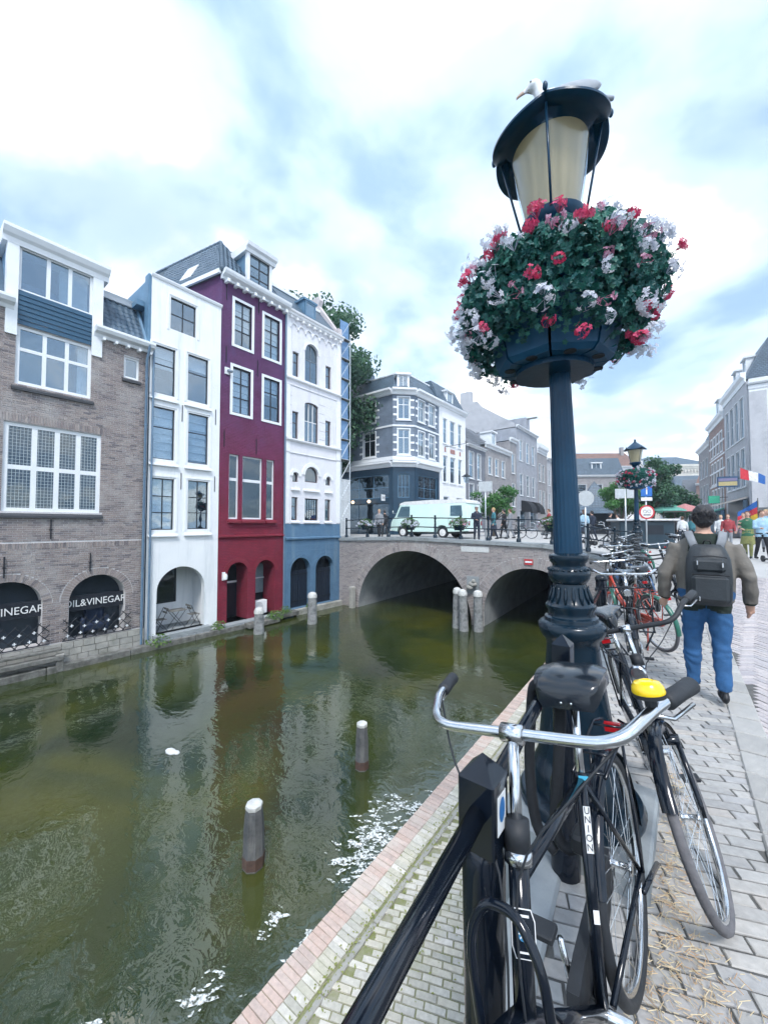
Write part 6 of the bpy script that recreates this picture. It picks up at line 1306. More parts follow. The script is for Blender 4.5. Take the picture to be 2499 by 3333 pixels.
mo = ms_.build('moss', leafmat('moss_leaf', [(0.20, 0.24, 0.05), (0.30, 0.33, 0.10), (0.14, 0.18, 0.04)], 0.1)); mo['kind'] = 'stuff'; mo['label'] = 'low moss in the joints of the wharf'; mo['category'] = 'moss'
def weed(x, y, z, r, label, n=120):
    t = thing('weed', label, 'plant', (x, y, z), 0, 'weeds along the water'); q = M()
    for k in range(n): v = rv(); v.z = abs(v.z); p = v * r * random.random() ** 0.5; q.cur = 0.02 + 0.96 * random.random(); leaf4(q, p, (v + rv()).normalized(), rv(), random.uniform(0.03, 0.07))
    o = q.build('foliage', leafmat('weed_leaf', [(0.06, 0.14, 0.03), (0.12, 0.24, 0.05), (0.18, 0.30, 0.08)], 0.3) if 'weed_leaf' not in MT else MT['weed_leaf'], t); q = M(); q.tube([(0, 0, -0.1), (0.02, 0, r * 0.7)], 0.012, 5); q.build('stem', oldwood, t)
weed(-15.1, 6.0, -2.75, 0.45, 'green weed growing at the corner below the white house drainpipe'); weed(-15.2, 8.35, -2.65, 0.32, 'green weed at the seam of the white and crimson houses'); weed(-14.9, 10.9, -2.7, 0.4, 'green weeds spreading over the timber landing by the crimson arch', 220); weed(-15.1, 11.6, -2.6, 0.35, 'taller green weed beside the crimson pillar next to the blue cellar'); weed(-15.2, 13.3, -2.6, 0.28, 'small weed at the left blue cellar door')
# ================================================================ people
SK = mat('skin', (0.58, 0.36, 0.27), 0.6, c2=(0.52, 0.31, 0.23), sc=12); HAIRD = mat('dark_hair', (0.012, 0.012, 0.016), 0.45, c2=(0.03, 0.03, 0.036), sc=40, bump=0.5, bsc=60); HAIRB = mat('brown_hair', (0.11, 0.055, 0.03), 0.6, bump=0.4, bsc=50, sc=30); HAIRL = mat('fair_hair', (0.45, 0.32, 0.16), 0.6, bump=0.4, bsc=50, sc=30)
def cl(name, c, **k): return mat('cloth_' + name, c, 0.85, c2=tuple(v * 0.72 for v in c), sc=7, bump=0.5, bsc=16, **k)
NAVY = cl('navy', (0.02, 0.03, 0.055)); JEANS = cl('jeans', (0.03, 0.12, 0.29)); BLK = cl('black', (0.014, 0.016, 0.022)); WHT = cl('white', (0.72, 0.74, 0.76)); LBLUE = cl('light_blue', (0.36, 0.56, 0.72)); GRN = cl('green', (0.04, 0.16, 0.09)); OLIVE = cl('olive', (0.26, 0.27, 0.10)); RED = cl('red', (0.36, 0.06, 0.07)); GREY = cl('grey', (0.25, 0.27, 0.3)); TAUPE = cl('taupe', (0.20, 0.185, 0.165)); DKGRN = cl('dark_green', (0.014, 0.028, 0.022)); PINK = cl('pink', (0.62, 0.36, 0.38)); TEAL = cl('teal', (0.05, 0.2, 0.24)); SHOE = mat('black_shoe', (0.012, 0.014, 0.018), 0.5)
def person(label, loc, rz, top=NAVY, bot=BLK, hair=HAIRD, h=1.72, stride=0.16, arms=('hang', 'hang'), skirt=None, long_hair=False, hat=None, voxel=0.022, shorts=False, near=False, group='people walking on the square', yoke=None, bulk=1.0, sleeves=True, face=None):
    """faces local +y; body is one continuous remeshed surface"""
    t = thing('person', label, 'person', loc, rz, group); k = h / 1.75
    mats = [SK, top, bot, SHOE, yoke or top]; P = []
    tor = M(); tor.loft([(0, 0.005, 0.86, 0.19, 0.135), (0, 0, 0.90, 0.205, 0.15), (0, 0, 1.05, 0.212, 0.152), (0, 0, 1.22, 0.222, 0.152), (0, -0.01, 1.33, 0.222, 0.138), (0, -0.015, 1.40, 0.208, 0.118), (0, -0.018, 1.45, 0.15, 0.095), (0, -0.012, 1.495, 0.082, 0.072)] if near else [(0, 0, 0.90, 0.155 * bulk, 0.115 * bulk), (0, 0, 1.0, 0.165 * bulk, 0.125 * bulk), (0, 0, 1.12, 0.165 * bulk, 0.12 * bulk), (0, 0.0, 1.26, 0.185 * bulk, 0.125 * bulk), (0, -0.01, 1.38, 0.195 * bulk, 0.11 * bulk), (0, -0.015, 1.45, 0.14, 0.085), (0, -0.01, 1.49, 0.075, 0.065)], 18); P.append((1, tor))
    nk = M(); nk.loft([(0, -0.01, 1.42, 0.06, 0.06), (0, 0.0, 1.50, 0.056, 0.058), (0, 0.012, 1.56, 0.056, 0.06)]); P.append((0, nk))
    hd = M(); hd.ell((0, 0.018, 1.645), (0.074, 0.092, 0.108), 16, 12); hd.ell((0, 0.055, 1.585), (0.045, 0.05, 0.045)); hd.tube([(0, 0.10, 1.655), (0, 0.122, 1.618), (0, 0.10, 1.608)], [0.008, 0.013, 0.008], 6)
    for s in (-1, 1): hd.ell((s * 0.076, 0.01, 1.635), (0.012, 0.022, 0.032), 8, 6)
    P.append((0, hd))
    for s, st in ((-1, stride), (1, -stride)):
        lg = M(); kn = Vector((s * 0.10, st * 0.55 + 0.02, 0.50)); an = Vector((s * 0.10, st * 1.1 - (0.04 if st < 0 else 0), 0.10 if st >= 0 else 0.13)); hp = Vector((s * 0.088, 0, 0.93)); w = 1.12 if near else 1.0
        lg.tube([hp, hp.lerp(kn, 0.45), kn, kn.lerp(an, 0.4), an], [0.088 * w, 0.082 * w, 0.062 * w, 0.06 * w, 0.048 * w], 12)
        if shorts: P.append((0, lg)); q = M(); q.tube([hp, hp.lerp(kn, 0.75)], [0.098, 0.09], 12); P.append((2, q))
        else: P.append((2, lg))
        f = M(); f.ell((an.x, an.y + 0.055, an.z - 0.055), (0.045, 0.13, 0.045), 10, 6); f.ell((an.x, an.y - 0.03, an.z - 0.05), (0.038, 0.05, 0.05), 8, 6); P.append((3, f))
    if skirt is not None:
        q = M(); q.loft([(0, 0, 0.52, 0.235, 0.2), (0, 0, 0.75, 0.2, 0.165), (0, 0, 1.0, 0.16, 0.125), (0, 0, 1.05, 0.14, 0.11)], 16); P.append((2, q))
    for s, a in zip((-1, 1), arms):
        sh = Vector((s * 0.185 * bulk, -0.01, 1.40)) if not near else Vector((s * 0.185, -0.012, 1.385))
        if a == 'hang': el, wr = Vector((s * 0.245 * bulk, -0.03, 1.12)), Vector((s * 0.255 * bulk, 0.05, 0.88))
        elif a == 'fwd': el, wr = Vector((s * 0.24, 0.04, 1.14)), Vector((s * 0.15, 0.24, 1.12))
        elif a == 'up': el, wr = Vector((s * 0.30, 0.10, 1.42)), Vector((s * 0.14, 0.13, 1.66))
        else: el, wr = Vector((s * 0.27, 0.0, 1.15)), Vector((s * 0.12, 0.16, 1.08))
        q = M(); w = 1.13 if near else 1.0; q.tube([sh, sh.lerp(el, 0.5), el, el.lerp(wr, 0.5), wr], [0.066 * w, 0.060 * w, 0.052 * w, 0.048 * w, 0.040 * w], 12) if sleeves else q.tube([sh, sh.lerp(el, 0.55)], [0.066, 0.062], 10); P.append((1, q))
        if not sleeves: q = M(); q.tube([sh.lerp(el, 0.4), el, wr], [0.045, 0.038, 0.028], 10); P.append((0, q))
        d = (wr - el).normalized(); pm = M(); c = wr + d * 0.05; pm.tube([wr, wr + d * 0.03, wr + d * 0.085], [0.025, 0.034, 0.032], 10, flat=0.55); side = Vector((0, 1, 0)) if a == 'hang' else Vector((0, 0, 1)); fw = Vector((-s, 0, 0)) if a == 'hang' else Vector((0, 0, -1))
        for i in range(4): b0 = wr + d * 0.08 + side * (0.027 - 0.018 * i); l = (0.066, 0.076, 0.07, 0.054)[i]; pm.tube([b0, b0 + d * l * 0.5 + fw * 0.006, b0 + d * l * 0.9 + fw * 0.024], [0.0092, 0.0086, 0.0072], 6)
        b0 = wr + d * 0.03 + side * 0.028; pm.tube([b0, b0 + side * 0.025 + d * 0.022, b0 + side * 0.030 + d * 0.052 + fw * 0.01], [0.012, 0.0105, 0.008], 6); P.append((0, pm))
    for _, q in P: q.v = [v * k for v in q.v]
    B = blob('body', P, voxel, mats, t, 5 if near else 3, 0.011 if near else 0.0, 0.75)
    if near:                                                           # creases of the trousers and sleeves, loose hair
        n = len(B.data.vertices); co = [0.0] * (3 * n); no = [0.0] * (3 * n); B.data.vertices.foreach_get('co', co); B.data.vertices.foreach_get('normal', no)
        for i in range(0, 3 * n, 3):
            p = Vector(co[i:i + 3]); z = p.z
            if 0.12 < z < 0.86: a = 0.0065 * (0.5 + noise.noise(p * 3.0)); w = math.sin(z * 62 + 9 * noise.noise(p * 5.5) + p.x * 14)
            elif 0.86 <= z < 1.42: a = 0.006 * (0.5 + noise.noise(p * 3.0 + Vector((3, 0, 0)))); w = math.sin((z + 0.5 * abs(p.x)) * 48 + 8 * noise.noise(p * 5.0))
            else: continue
            for k_ in range(3): co[i + k_] += no[i + k_] * a * w
        B.data.vertices.foreach_set('co', co); B.data.update(); hs = M()
        for i in range(900):
            v = rv(); v.z = abs(v.z) * 1.1 - 0.35
            if v.y > 0.55: continue
            c = Vector((v.x * 0.082, v.y * 0.098 - 0.008, 1.665 + v.z * 0.098)) * k; d = (Vector((v.x, v.y, 0)) * 0.6 + Vector((random.uniform(-0.5, 0.5), random.uniform(-0.5, 0.5), random.uniform(-1.0, 0.2)))).normalized(); l = random.uniform(0.012, 0.032); hs.tube([c, c + d * l * 0.6 + v * 0.006, c + d * l], [0.0022, 0.0016, 0.0006], 3)
        HSO = hs.build('hair_strands', hair, t); HSO['kind'] = 'stuff'
    if yoke:
        for p in B.data.polygons:
            c = p.center / k
            if p.material_index == 1 and c.z > 1.27 and abs(c.x) < 0.125 - 0.25 * max(0, c.z - 1.42): p.material_index = 4
            elif p.material_index == 1 and c.z < 0.885: p.material_index = 4
    hr = M(); hr.ell((0, 0.0, 1.668), (0.084, 0.098, 0.098), 14, 10); hr.ell((0, -0.035, 1.63), (0.080, 0.066, 0.085), 12, 8)
    if long_hair: hr.loft([(0, -0.07, 1.36, 0.05, 0.03), (0, -0.06, 1.48, 0.075, 0.04), (0, -0.05, 1.62, 0.085, 0.06)], 12)
    hr.v = [v * k for v in hr.v]; HH = blob('hair', [(0, hr)], 0.012 if not near else 0.007, [hair], t, 1, 0.007 if near else 0.0, 2.5)
    for v in list(HH.data.vertices):                                   # keep the face free
        if v.co.y > 0.055 * k and v.co.z < 1.70 * k: v.co.y = 0.055 * k; v.co.z += 0.01
    if hat:
        q = M(); q.loft([(0, 0.01, 1.685, 0.09, 0.104), (0, 0.01, 1.73, 0.086, 0.10), (0, 0.01, 1.765, 0.05, 0.06)], 16); q.ell((0, 0.12, 1.69), (0.07, 0.06, 0.008)); q.v = [v * k for v in q.v]; q.build('cap', hat, t, True)
    for s in (-1, 1): q = M(); q.ell((s * 0.030 * k, 0.105 * k, 1.655 * k), (0.010, 0.006, 0.006), 8, 6); q.build('eye', SHOE, t, True)
    q = M(); q.ell((0, 0.103 * k, 1.588 * k), (0.02, 0.006, 0.004), 8, 6); q.build('mouth', RED, t, True)
    return t
MX, MY = 0.13, 4.62
person('man seen from behind in a taupe jacket, blue jeans and black shoes walking away', (MX, MY, 0.0), R(4), TAUPE, JEANS, HAIRD, 1.76, 0.06, near=True, voxel=0.013, yoke=DKGRN, bulk=1.2, group=None)
def backpack():
    t = thing('backpack', 'dark charcoal backpack on the back of the man in the taupe jacket', 'backpack', (MX + 0.012, MY - 0.155, 0.86), R(4)); bm = mat('charcoal_nylon', (0.022, 0.028, 0.034), 0.5, c2=(0.03, 0.038, 0.046), sc=5, bump=0.2, bsc=30); zp = mat('zip_black', (0.008, 0.009, 0.012), 0.4)
    q = M(); q.loft([(0, -0.06, 0.0, 0.15, 0.07), (0, -0.075, 0.06, 0.168, 0.095), (0, -0.085, 0.25, 0.172, 0.105), (0, -0.08, 0.42, 0.162, 0.095), (0, -0.06, 0.52, 0.125, 0.07), (0, -0.04, 0.55, 0.08, 0.04)], 20)
    for i, v in enumerate(q.v):                                        # squarer in plan
        a = math.atan2((v.y + 0.08) * 1.8, v.x); f = 1.0 / max(abs(math.cos(a)), abs(math.sin(a))); v.x *= 1 + 0.55 * (f - 1) * 0.6; v.y = -0.08 + (v.y + 0.08) * (1 + 0.55 * (f - 1) * 0.6)
    B = q.build('bag_body', bm, t, True)
    q = M(); q.bevbox(-0.13, -0.225, 0.045, 0.13, -0.16, 0.275, 0.025); q.build('front_pocket', bm, t); q = M(); q.bevbox(-0.115, -0.205, 0.30, 0.115, -0.14, 0.43, 0.03); q.build('top_pocket', bm, t)
    q = M(); q.tube([(-0.13, -0.222, 0.285), (0.13, -0.222, 0.285)], 0.005, 6); q.build('zipper', zp, t); q = M(); q.tube([(-0.12, -0.2, 0.44), (0.0, -0.205, 0.455), (0.12, -0.2, 0.44)], 0.005, 6); q.build('zipper', zp, t)
    for x, z in ((-0.09, 0.39), (0.085, 0.375), (-0.08, 0.07)): q = M(); q.bevbox(x - 0.006, -0.236, z - 0.02, x + 0.006, -0.205, z + 0.02, 0.003); q.build('zip_pull', chrome, t)
    q = M(); q.tube([(-0.03, -0.03, 0.545), (-0.02, -0.04, 0.585), (0.02, -0.04, 0.585), (0.03, -0.03, 0.545)], 0.007, 8); q.build('grab_handle', zp, t, True)
    t.scale = (0.94, 0.92, 0.95); t.location.z += 0.03
    for s in (-1, 1): q = M(); q.tube([(s * 0.085, -0.03, 0.50), (s * 0.115, 0.005, 0.60), (s * 0.13, 0.07, 0.665), (s * 0.145, 0.17, 0.64), (s * 0.16, 0.24, 0.50), (s * 0.17, 0.2, 0.25)], 0.034, 8, flat=0.22); q.build('shoulder_strap', GREY, t, True)
backpack()
def at(x, d, z=None):
    """plan position for a column of the photograph at a depth"""
    r = (x - 1249.5) / 1250 * d; c, s = math.cos(PSI), math.sin(PSI); X, Y = c * r - s * d, s * r + c * d
    if z is None: z = zs(Y) if Y < 16.4 else lerp_tab(deck, X)
    return (X, Y, z)
def pp(x, d, rz, label, **k): p = at(x, d); return person(label, p, R(rz), **k)
G1 = 'people on the right of the street'
pp(2432, 13.6, 165, 'woman in a green patterned top and olive skirt walking towards the camera', top=GRN, bot=OLIVE, hair=HAIRB, h=1.66, skirt=1, long_hair=True, sleeves=False, arms=('hang', 'bent'), group=G1)
pp(2420, 17.5, 150, 'child with bare arms riding behind the woman in green', top=PINK, bot=GREY, hair=HAIRB, h=1.74, group=G1)
pp(2478, 12.8, 200, 'person in a light blue shirt and black trousers pushing a scooter at the right edge', top=LBLUE, bot=BLK, hair=HAIRB, h=1.66, arms=('fwd', 'fwd'), group=G1)
pp(2492, 16.0, 170, 'person with a raised hand on the head at the right edge', top=LBLUE, bot=GREY, hair=HAIRL, h=1.82, arms=('up', 'hang'), group=G1)
sx = at(2486, 12.2); t = thing('kick_scooter', 'small black scooter in front of the person in light blue', 'scooter', sx, R(-70)); q = M(); q.bevbox(-0.1, -0.06, 0.08, 0.5, 0.06, 0.12, 0.01); q.build('footboard', rubber, t); q = M(); q.tube([(0.5, 0, 0.1), (0.42, 0, 0.95)], 0.018, 8); q.tube([(0.42, -0.2, 0.95), (0.42, 0.2, 0.95)], 0.013, 8); q.build('steering_column', white, t, True)
for x in (-0.12, 0.55): q = M(); q.xf = T(x, 0, 0.1) @ RX(R(90)); q.lathe([(0.1, -0.02), (0.1, 0.02)], 16); q.build('wheel', rubber, t)
for x, d, rz, kw, lb in ((2180, 26, 10, dict(top=LBLUE, bot=WHT, h=1.4, hair=HAIRD, long_hair=True), 'small child in light blue walking away in the crowd'), (2200, 27, 0, dict(top=BLK, bot=BLK), 'person in black beside the small child in light blue'), (2220, 24, 5, dict(top=WHT, bot=NAVY, hair=HAIRB), 'person in a white shirt and dark trousers walking away in the crowd'),
        (2252, 25, 0, dict(top=TEAL, bot=NAVY), 'person with a dark teal top half hidden by the walking man'), (2345, 21, 180, dict(top=WHT, bot=GREY, hair=HAIRL), 'person in white just right of the walking man'), (2368, 19, 175, dict(top=RED, bot=GREY, hair=HAIRB), 'person in red right behind the walking man'),
        (1900, 20.5, 40, dict(top=LBLUE, bot=NAVY, hair=HAIRB, long_hair=True, skirt=1), 'woman with long brown hair and light blue top by the round sign'), (1926, 22, 60, dict(top=NAVY, bot=NAVY), 'person in navy standing right of the round sign'), (1985, 23, -60, dict(top=BLK, bot=GREY), 'person in black beside the tree behind the bicycles'), (1996, 21, 90, dict(top=PINK, bot=PINK, hair=HAIRL, h=1.25), 'child in pink behind the bridge railing'), (2010, 24, 90, dict(top=WHT, bot=PINK), 'person in white behind the child in pink')):
    pp(x, d, rz, lb, **kw)
G2 = 'people on the bridge'
for x, d, rz, kw, lb in ((1551, 18.8, 230, dict(top=NAVY, bot=NAVY, hair=HAIRB, hat=WHT, arms=('fwd', 'bent'), stride=0.02), 'man in navy with a white cap leaning on the bridge railing'), (1606, 20.5, 120, dict(top=TEAL, bot=NAVY, hair=HAIRL, skirt=1), 'woman in a dark coat right of the sign pole on the bridge'), (1640, 22.5, 90, dict(top=BLK, bot=BLK), 'person in black crossing the bridge'), (1660, 22.0, 100, dict(top=GREY, bot=GREY, hair=HAIRB, arms=('fwd', 'fwd')), 'person in pale grey holding something on the bridge'),
        (1234, 23, 200, dict(top=GREY, bot=BLK, hair=HAIRL), 'person in grey outside the dark shop'), (1252, 24.5, 60, dict(top=BLK, bot=BLK), 'person in black outside the dark shop'), (1786, 22, 120, dict(top=RED, bot=NAVY, hair=HAIRB), 'person in red beside the lamp shaft on the bridge')):
    pp(x, d, rz, lb, group=G2, **kw)

# ================================================================ vintage van on the bridge
def van():
    t = thing('vintage_van', 'pale mint vintage van with white roof parked on the bridge', 'van', (-9.55, 20.75, 0.83), R(180)); mint = mat('mint_enamel', (0.64, 0.84, 0.79), 0.3, c2=(0.60, 0.81, 0.76), sc=2, coat=0.4); wr = mat('van_white', (0.82, 0.84, 0.84), 0.35, coat=0.3)
    prof = [(0.0, 0.42), (0.02, 0.9), (0.06, 1.6), (0.14, 2.05), (0.9, 2.06), (4.55, 2.06), (4.74, 2.04), (5.08, 1.32), (5.28, 1.15), (5.40, 0.95), (5.46, 0.6), (5.42, 0.40), (4.95, 0.36), (4.90, 0.56), (4.74, 0.72), (4.52, 0.76), (4.30, 0.72), (4.14, 0.56), (4.09, 0.34), (2.1, 0.34), (2.05, 0.56), (1.89, 0.72), (1.67, 0.76), (1.45, 0.72), (1.29, 0.56), (1.24, 0.36)]
    def body(prof, cy, nm, m_, cx=2.7, cz=1.2):
        q = M(); n = len(prof); sec = [(-0.97, 0.04), (-0.95, 0.02), (-0.86, 0.0), (0.86, 0.0), (0.95, 0.02), (0.97, 0.04)]; vs = []
        for y, ins in sec:
            for x, z in prof: vs.append((x + (cx - x) * ins * 0.5, y - (0.06 * (z - 1.2) if y > 0 else -0.06 * (z - 1.2)) * (z > 1.2), z + (cz - z) * ins))
        q.add(vs, [(i * n + j, i * n + (j + 1) % n, (i + 1) * n + (j + 1) % n, (i + 1) * n + j) for i in range(5) for j in range(n)] + [tuple(range(n))[::-1], tuple(range(5 * n, 6 * n))]); return q.build(nm, m_, t, 35)
    body(prof, 1.2, 'body', mint); body([(0.08, 2.03), (0.10, 2.14), (0.3, 2.24), (2.5, 2.28), (4.4, 2.24), (4.72, 2.14), (4.80, 2.03)], 2.1, 'roof', wr, 2.5, 2.1)
    gl = dglass
    for s in (1, -1):
        y = s * 0.965
        def pane(pts, nm): q = M(); q.prism(pts, lambda p: (p[0], y - s * 0.03 - s * 0.05 * max(0, p[1] - 1.2), p[1]), lambda p: (p[0], y + s * 0.008 - s * 0.05 * max(0, p[1] - 1.2), p[1])); return q
        pane([(3.95, 1.28), (4.92, 1.28), (4.62, 1.93), (3.95, 1.93)], 'w').build('side_window', gl, t); pane([(0.35, 1.3), (1.12, 1.3), (1.12, 1.9), (0.42, 1.9)], 'w').build('side_window', gl, t)
        for x in (4.52, 1.67):
            q = M(); q.xf = T(x, s * 0.80, 0.33) @ RX(R(90)); q.lathe([(0.2, -0.09), (0.32, -0.09), (0.335, -0.05), (0.335, 0.05), (0.32, 0.09), (0.2, 0.09)], 22); w = q.build('wheel', rubber, t, 40); q = M(); q.xf = T(x, s * 0.82, 0.33) @ RX(R(90)); q.lathe([(0.21, -0.075), (0.20, 0.075)], 18); q.lathe([(0.08, -0.1), (0.08, 0.1)], 8); q.build('hub_cap', wr, w, 40)
        for x0, x1 in ((3.88, 3.90), (1.22, 1.235)): q = M(); q.box(x0, min(y, y + s * 0.006) - 0.01, 0.5, x1, max(y, y + s * 0.006), 1.2); q.build('door_seam', mat('seam', (0.2, 0.32, 0.3), 0.6), t)
        q = M(); q.bevbox(3.6, min(y, y + s * 0.04), 1.05, 3.75, max(y, y + s * 0.04), 1.08, 0.008); q.build('door_handle', chrome, t)
        q = M(); q.tube([(4.95, s * 0.95, 1.5), (5.1, s * 1.12, 1.55)], 0.01, 5); q.ell((5.1, s * 1.14, 1.6), (0.02, 0.06, 0.1), 8, 6); q.build('wing_mirror', chrome, t, True)
        q = M(); q.xf = T(5.40, s * 0.66, 0.85) @ RY(R(90)); q.lathe([(0.1, -0.02), (0.1, 0.03), (0.06, 0.06)], 14); q.build('headlight', wl, t, 40); q = M(); q.box(-0.015, s * 0.8 - 0.05, 0.75, 0.01, s * 0.8 + 0.05, 1.0); q.build('tail_light', RED, t)
    q = M(); q.quad((4.80, -0.80, 1.98), (5.12, -0.84, 1.34), (5.12, 0.84, 1.34), (4.80, 0.80, 1.98)); q.build('windscreen', gl, t)
    for x in (5.44, -0.06): q = M(); q.bevbox(x - 0.02, -0.95, 0.40, x + 0.06, 0.95, 0.52, 0.02); q.build('bumper', wr, t)
    q = M(); q.box(0.3, -0.7, 0.26, 5.0, 0.7, 0.40); q.build('chassis', rubber, t)
van()
# flower boxes on the bridge railing
for i, (x, lb) in enumerate(((-13.75, 'flower box with white blooms on the bridge railing left of the van'), (-10.95, 'flower box on the bridge railing in front of the van nose'), (-8.29, 'flower box with pink blooms on the bridge railing behind the van'), (-4.3, 'flower box on the bridge railing beside the near lamp shaft'))):
    y = 15.80 + 0.06 * (x + 15.6); z = 1.35; t = thing('railing_planter', lb, 'flower box', (x, y, z), 0, 'flower boxes on the bridge railing'); q = M(); q.lathe([(0.22, 0.0), (0.30, 0.22), (0.31, 0.25)], 10); q.build('bowl', lampblue, t)
    f = M()
    for k in range(420): v = rv(); v.z = abs(v.z) if random.random() < 0.7 else v.z * 0.6; p = Vector((v.x * 0.52, v.y * 0.42, 0.25 + v.z * 0.34)) * 1.0; p = Vector((p.x * random.random() ** 0.3, p.y * random.random() ** 0.3, p.z)); f.cur = 0.05 + 0.9 * random.random(); leaf4(f, p, (v + rv()).normalized(), rv(), 0.045)
    F = f.build('foliage', leafmat('box_leaf', [(0.02, 0.07, 0.02), (0.05, 0.14, 0.03), (0.09, 0.2, 0.05)], 0.3) if 'box_leaf' not in MT else MT['box_leaf'], t); F['kind'] = 'stuff'
    for k in range(26):
        v = rv(); v.z = abs(v.z) * 0.9 - 0.25; o = link('flower_head', random.choice(HEADS[random.choices('wpr', ((6, 2, 1), (8, 1, 0.2), (3, 4, 2), (5, 3, 1))[i])[0]]), t); o.location = (v.x * 0.52, v.y * 0.44, 0.27 + v.z * 0.34); o.scale = (1.5,) * 3
# ================================================================ buildings beyond the bridge
greybrick = brickwall('grey_brown_brick', (0.25, 0.24, 0.25), (0.30, 0.28, 0.29), (0.34, 0.34, 0.35), bump=0.4, st=(0.25, 0.25, 0.28))
bluegrey = brickwall('blue_grey_brick', (0.28, 0.30, 0.35), (0.33, 0.35, 0.40), (0.38, 0.40, 0.44), bump=0.4, st=(0.30, 0.32, 0.36))
darkbrick = brickwall('dark_brick', (0.15, 0.165, 0.20), (0.18, 0.195, 0.23), (0.21, 0.22, 0.25), bump=0.4)
redrow = brickwall('red_row_brick', (0.26, 0.15, 0.13), (0.30, 0.18, 0.15), (0.3, 0.26, 0.25), bump=0.4)
stucco = mat('grey_stucco', (0.48, 0.49, 0.52), 0.85, c2=(0.42, 0.43, 0.46), sc=1.5, bump=0.2, st=(0.28, 0.29, 0.32), ssc=0.4)
palestone = mat('pale_ashlar', (0.66, 0.64, 0.58), 0.8, c2=(0.58, 0.56, 0.51), sc=2, st=(0.48, 0.47, 0.43), ssc=0.3)
tileroof = brickwall('pantile_roof', (0.13, 0.15, 0.18), (0.17, 0.185, 0.21), (0.05, 0.06, 0.075), 0.22, 0.26, 0.6, 1.0, ms=0.03)
brownroof = brickwall('brown_roof', (0.22, 0.13, 0.11), (0.27, 0.16, 0.13), (0.1, 0.06, 0.05), 0.22, 0.26, 0.7, 1.0, ms=0.03)
shopblue = mat('shop_navy', (0.010, 0.045, 0.085), 0.4, c2=(0.008, 0.035, 0.07), sc=3)
def wins(H, off, rows, **k):
    for (z0, z1, xs) in rows:
        for (a, b) in xs: window(H, off, a, b, z0, z1, k.get('cols', ()), k.get('rowsf', (0.5,)), 0.06, 0.05, 0.06, outer=k.get('outer', 0.05), sill=k.get('sill', 0.07), blind=(0.45, 1) if random.random() < 0.4 else None)
def spread_w(x0, x1, n, w): g = (x1 - x0 - n * w) / (n + 1); return [(x0 + g + i * (w + g), x0 + g + i * (w + g) + w) for i in range(n)]
def house(name, label, loc, rz, w, h, wm, rows, depth=9.0, roof=None, corn=white, rm=None, group='houses beyond the bridge', door=None, chim=False, rowsf=(0.5,), outer=0.05, ch=0.35, win_cols=()):
    """front wall with openings, sides, roof: 'mansard', 'gable' (ridge along the street) or 'flat'; rows = [(z0, z1, [(x0, x1)])]"""
    H = thing(name, label, 'house', loc, rz, group); hl = [(a, b, z0, z1) for z0, z1, xs in rows for a, b in xs]
    if door: hl.append((door[0], door[1], 0.0, door[2]))
    m = M(); holes_wall(m, 0, w, -1.0, h, hl, 0.14); m.build('wall', wm, H)
    for x in (0, w): q = M(); q.quad((x, 0, -1), (x, depth, -1), (x, depth, h), (x, 0, h)) if x else q.quad((x, depth, -1), (x, 0, -1), (x, 0, h), (x, depth, h)); q.build('side_wall', wm, H)
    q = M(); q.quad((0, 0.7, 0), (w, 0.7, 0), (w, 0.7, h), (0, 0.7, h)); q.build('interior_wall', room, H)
    wins(H, (0, 0, 0), rows, rowsf=rowsf, outer=outer, cols=win_cols)
    if door: q = M(); q.box(door[0], 0.12, 0, door[1], 0.16, door[2]); q.build('door', shopblue, H)
    if corn: cornice(H, (0, 0, 0), -0.05, w + 0.05, h - 0.05, [(0, 0), (0.08, 0), (0.12, ch * 0.4), (0.34, ch * 0.6), (0.38, ch), (0, ch)], corn)
    rm = rm or slate_roof; zt = h + 0.25; q = M()
    if roof == 'flat' or roof is None: q.quad((0, 0, h + 0.1), (w, 0, h + 0.1), (w, depth, h + 0.1), (0, depth, h + 0.1))
    else:
        kind, rh = roof
        if kind == 'mansard': y1, x1 = rh * 0.45, 0.3; P = [(0, -0.05, zt), (w, -0.05, zt), (w, depth, zt), (0, depth, zt)]; Q = [(x1, y1, zt + rh), (w - x1, y1, zt + rh), (w - x1, depth - y1, zt + rh), (x1, depth - y1, zt + rh)]
        elif kind == 'hip': P = [(-0.1, -0.2, zt), (w + 0.1, -0.2, zt), (w + 0.1, depth, zt), (-0.1, depth, zt)]; Q = [(w * 0.35, depth * 0.45, zt + rh), (w * 0.65, depth * 0.45, zt + rh), (w * 0.65, depth * 0.55, zt + rh), (w * 0.35, depth * 0.55, zt + rh)]
        else: P = [(0, -0.2, zt), (w, -0.2, zt), (w, depth, zt), (0, depth, zt)]; Q = [(0, depth / 2, zt + rh), (w, depth / 2, zt + rh), (w, depth / 2 + 0.1, zt + rh), (0, depth / 2 + 0.1, zt + rh)]
        q.add(P + Q, [(0, 1, 5, 4), (1, 2, 6, 5), (2, 3, 7, 6), (3, 0, 4, 7), (4, 5, 6, 7)])
    RO = q.build('roof', rm, H)
    if chim: q = M(); q.box(w * chim, depth * 0.4, h, w * chim + 0.6, depth * 0.4 + 0.6, h + (roof[1] if roof and roof != 'flat' else 0) + 1.3); q.build('chimney', greybrick, RO)
    return H
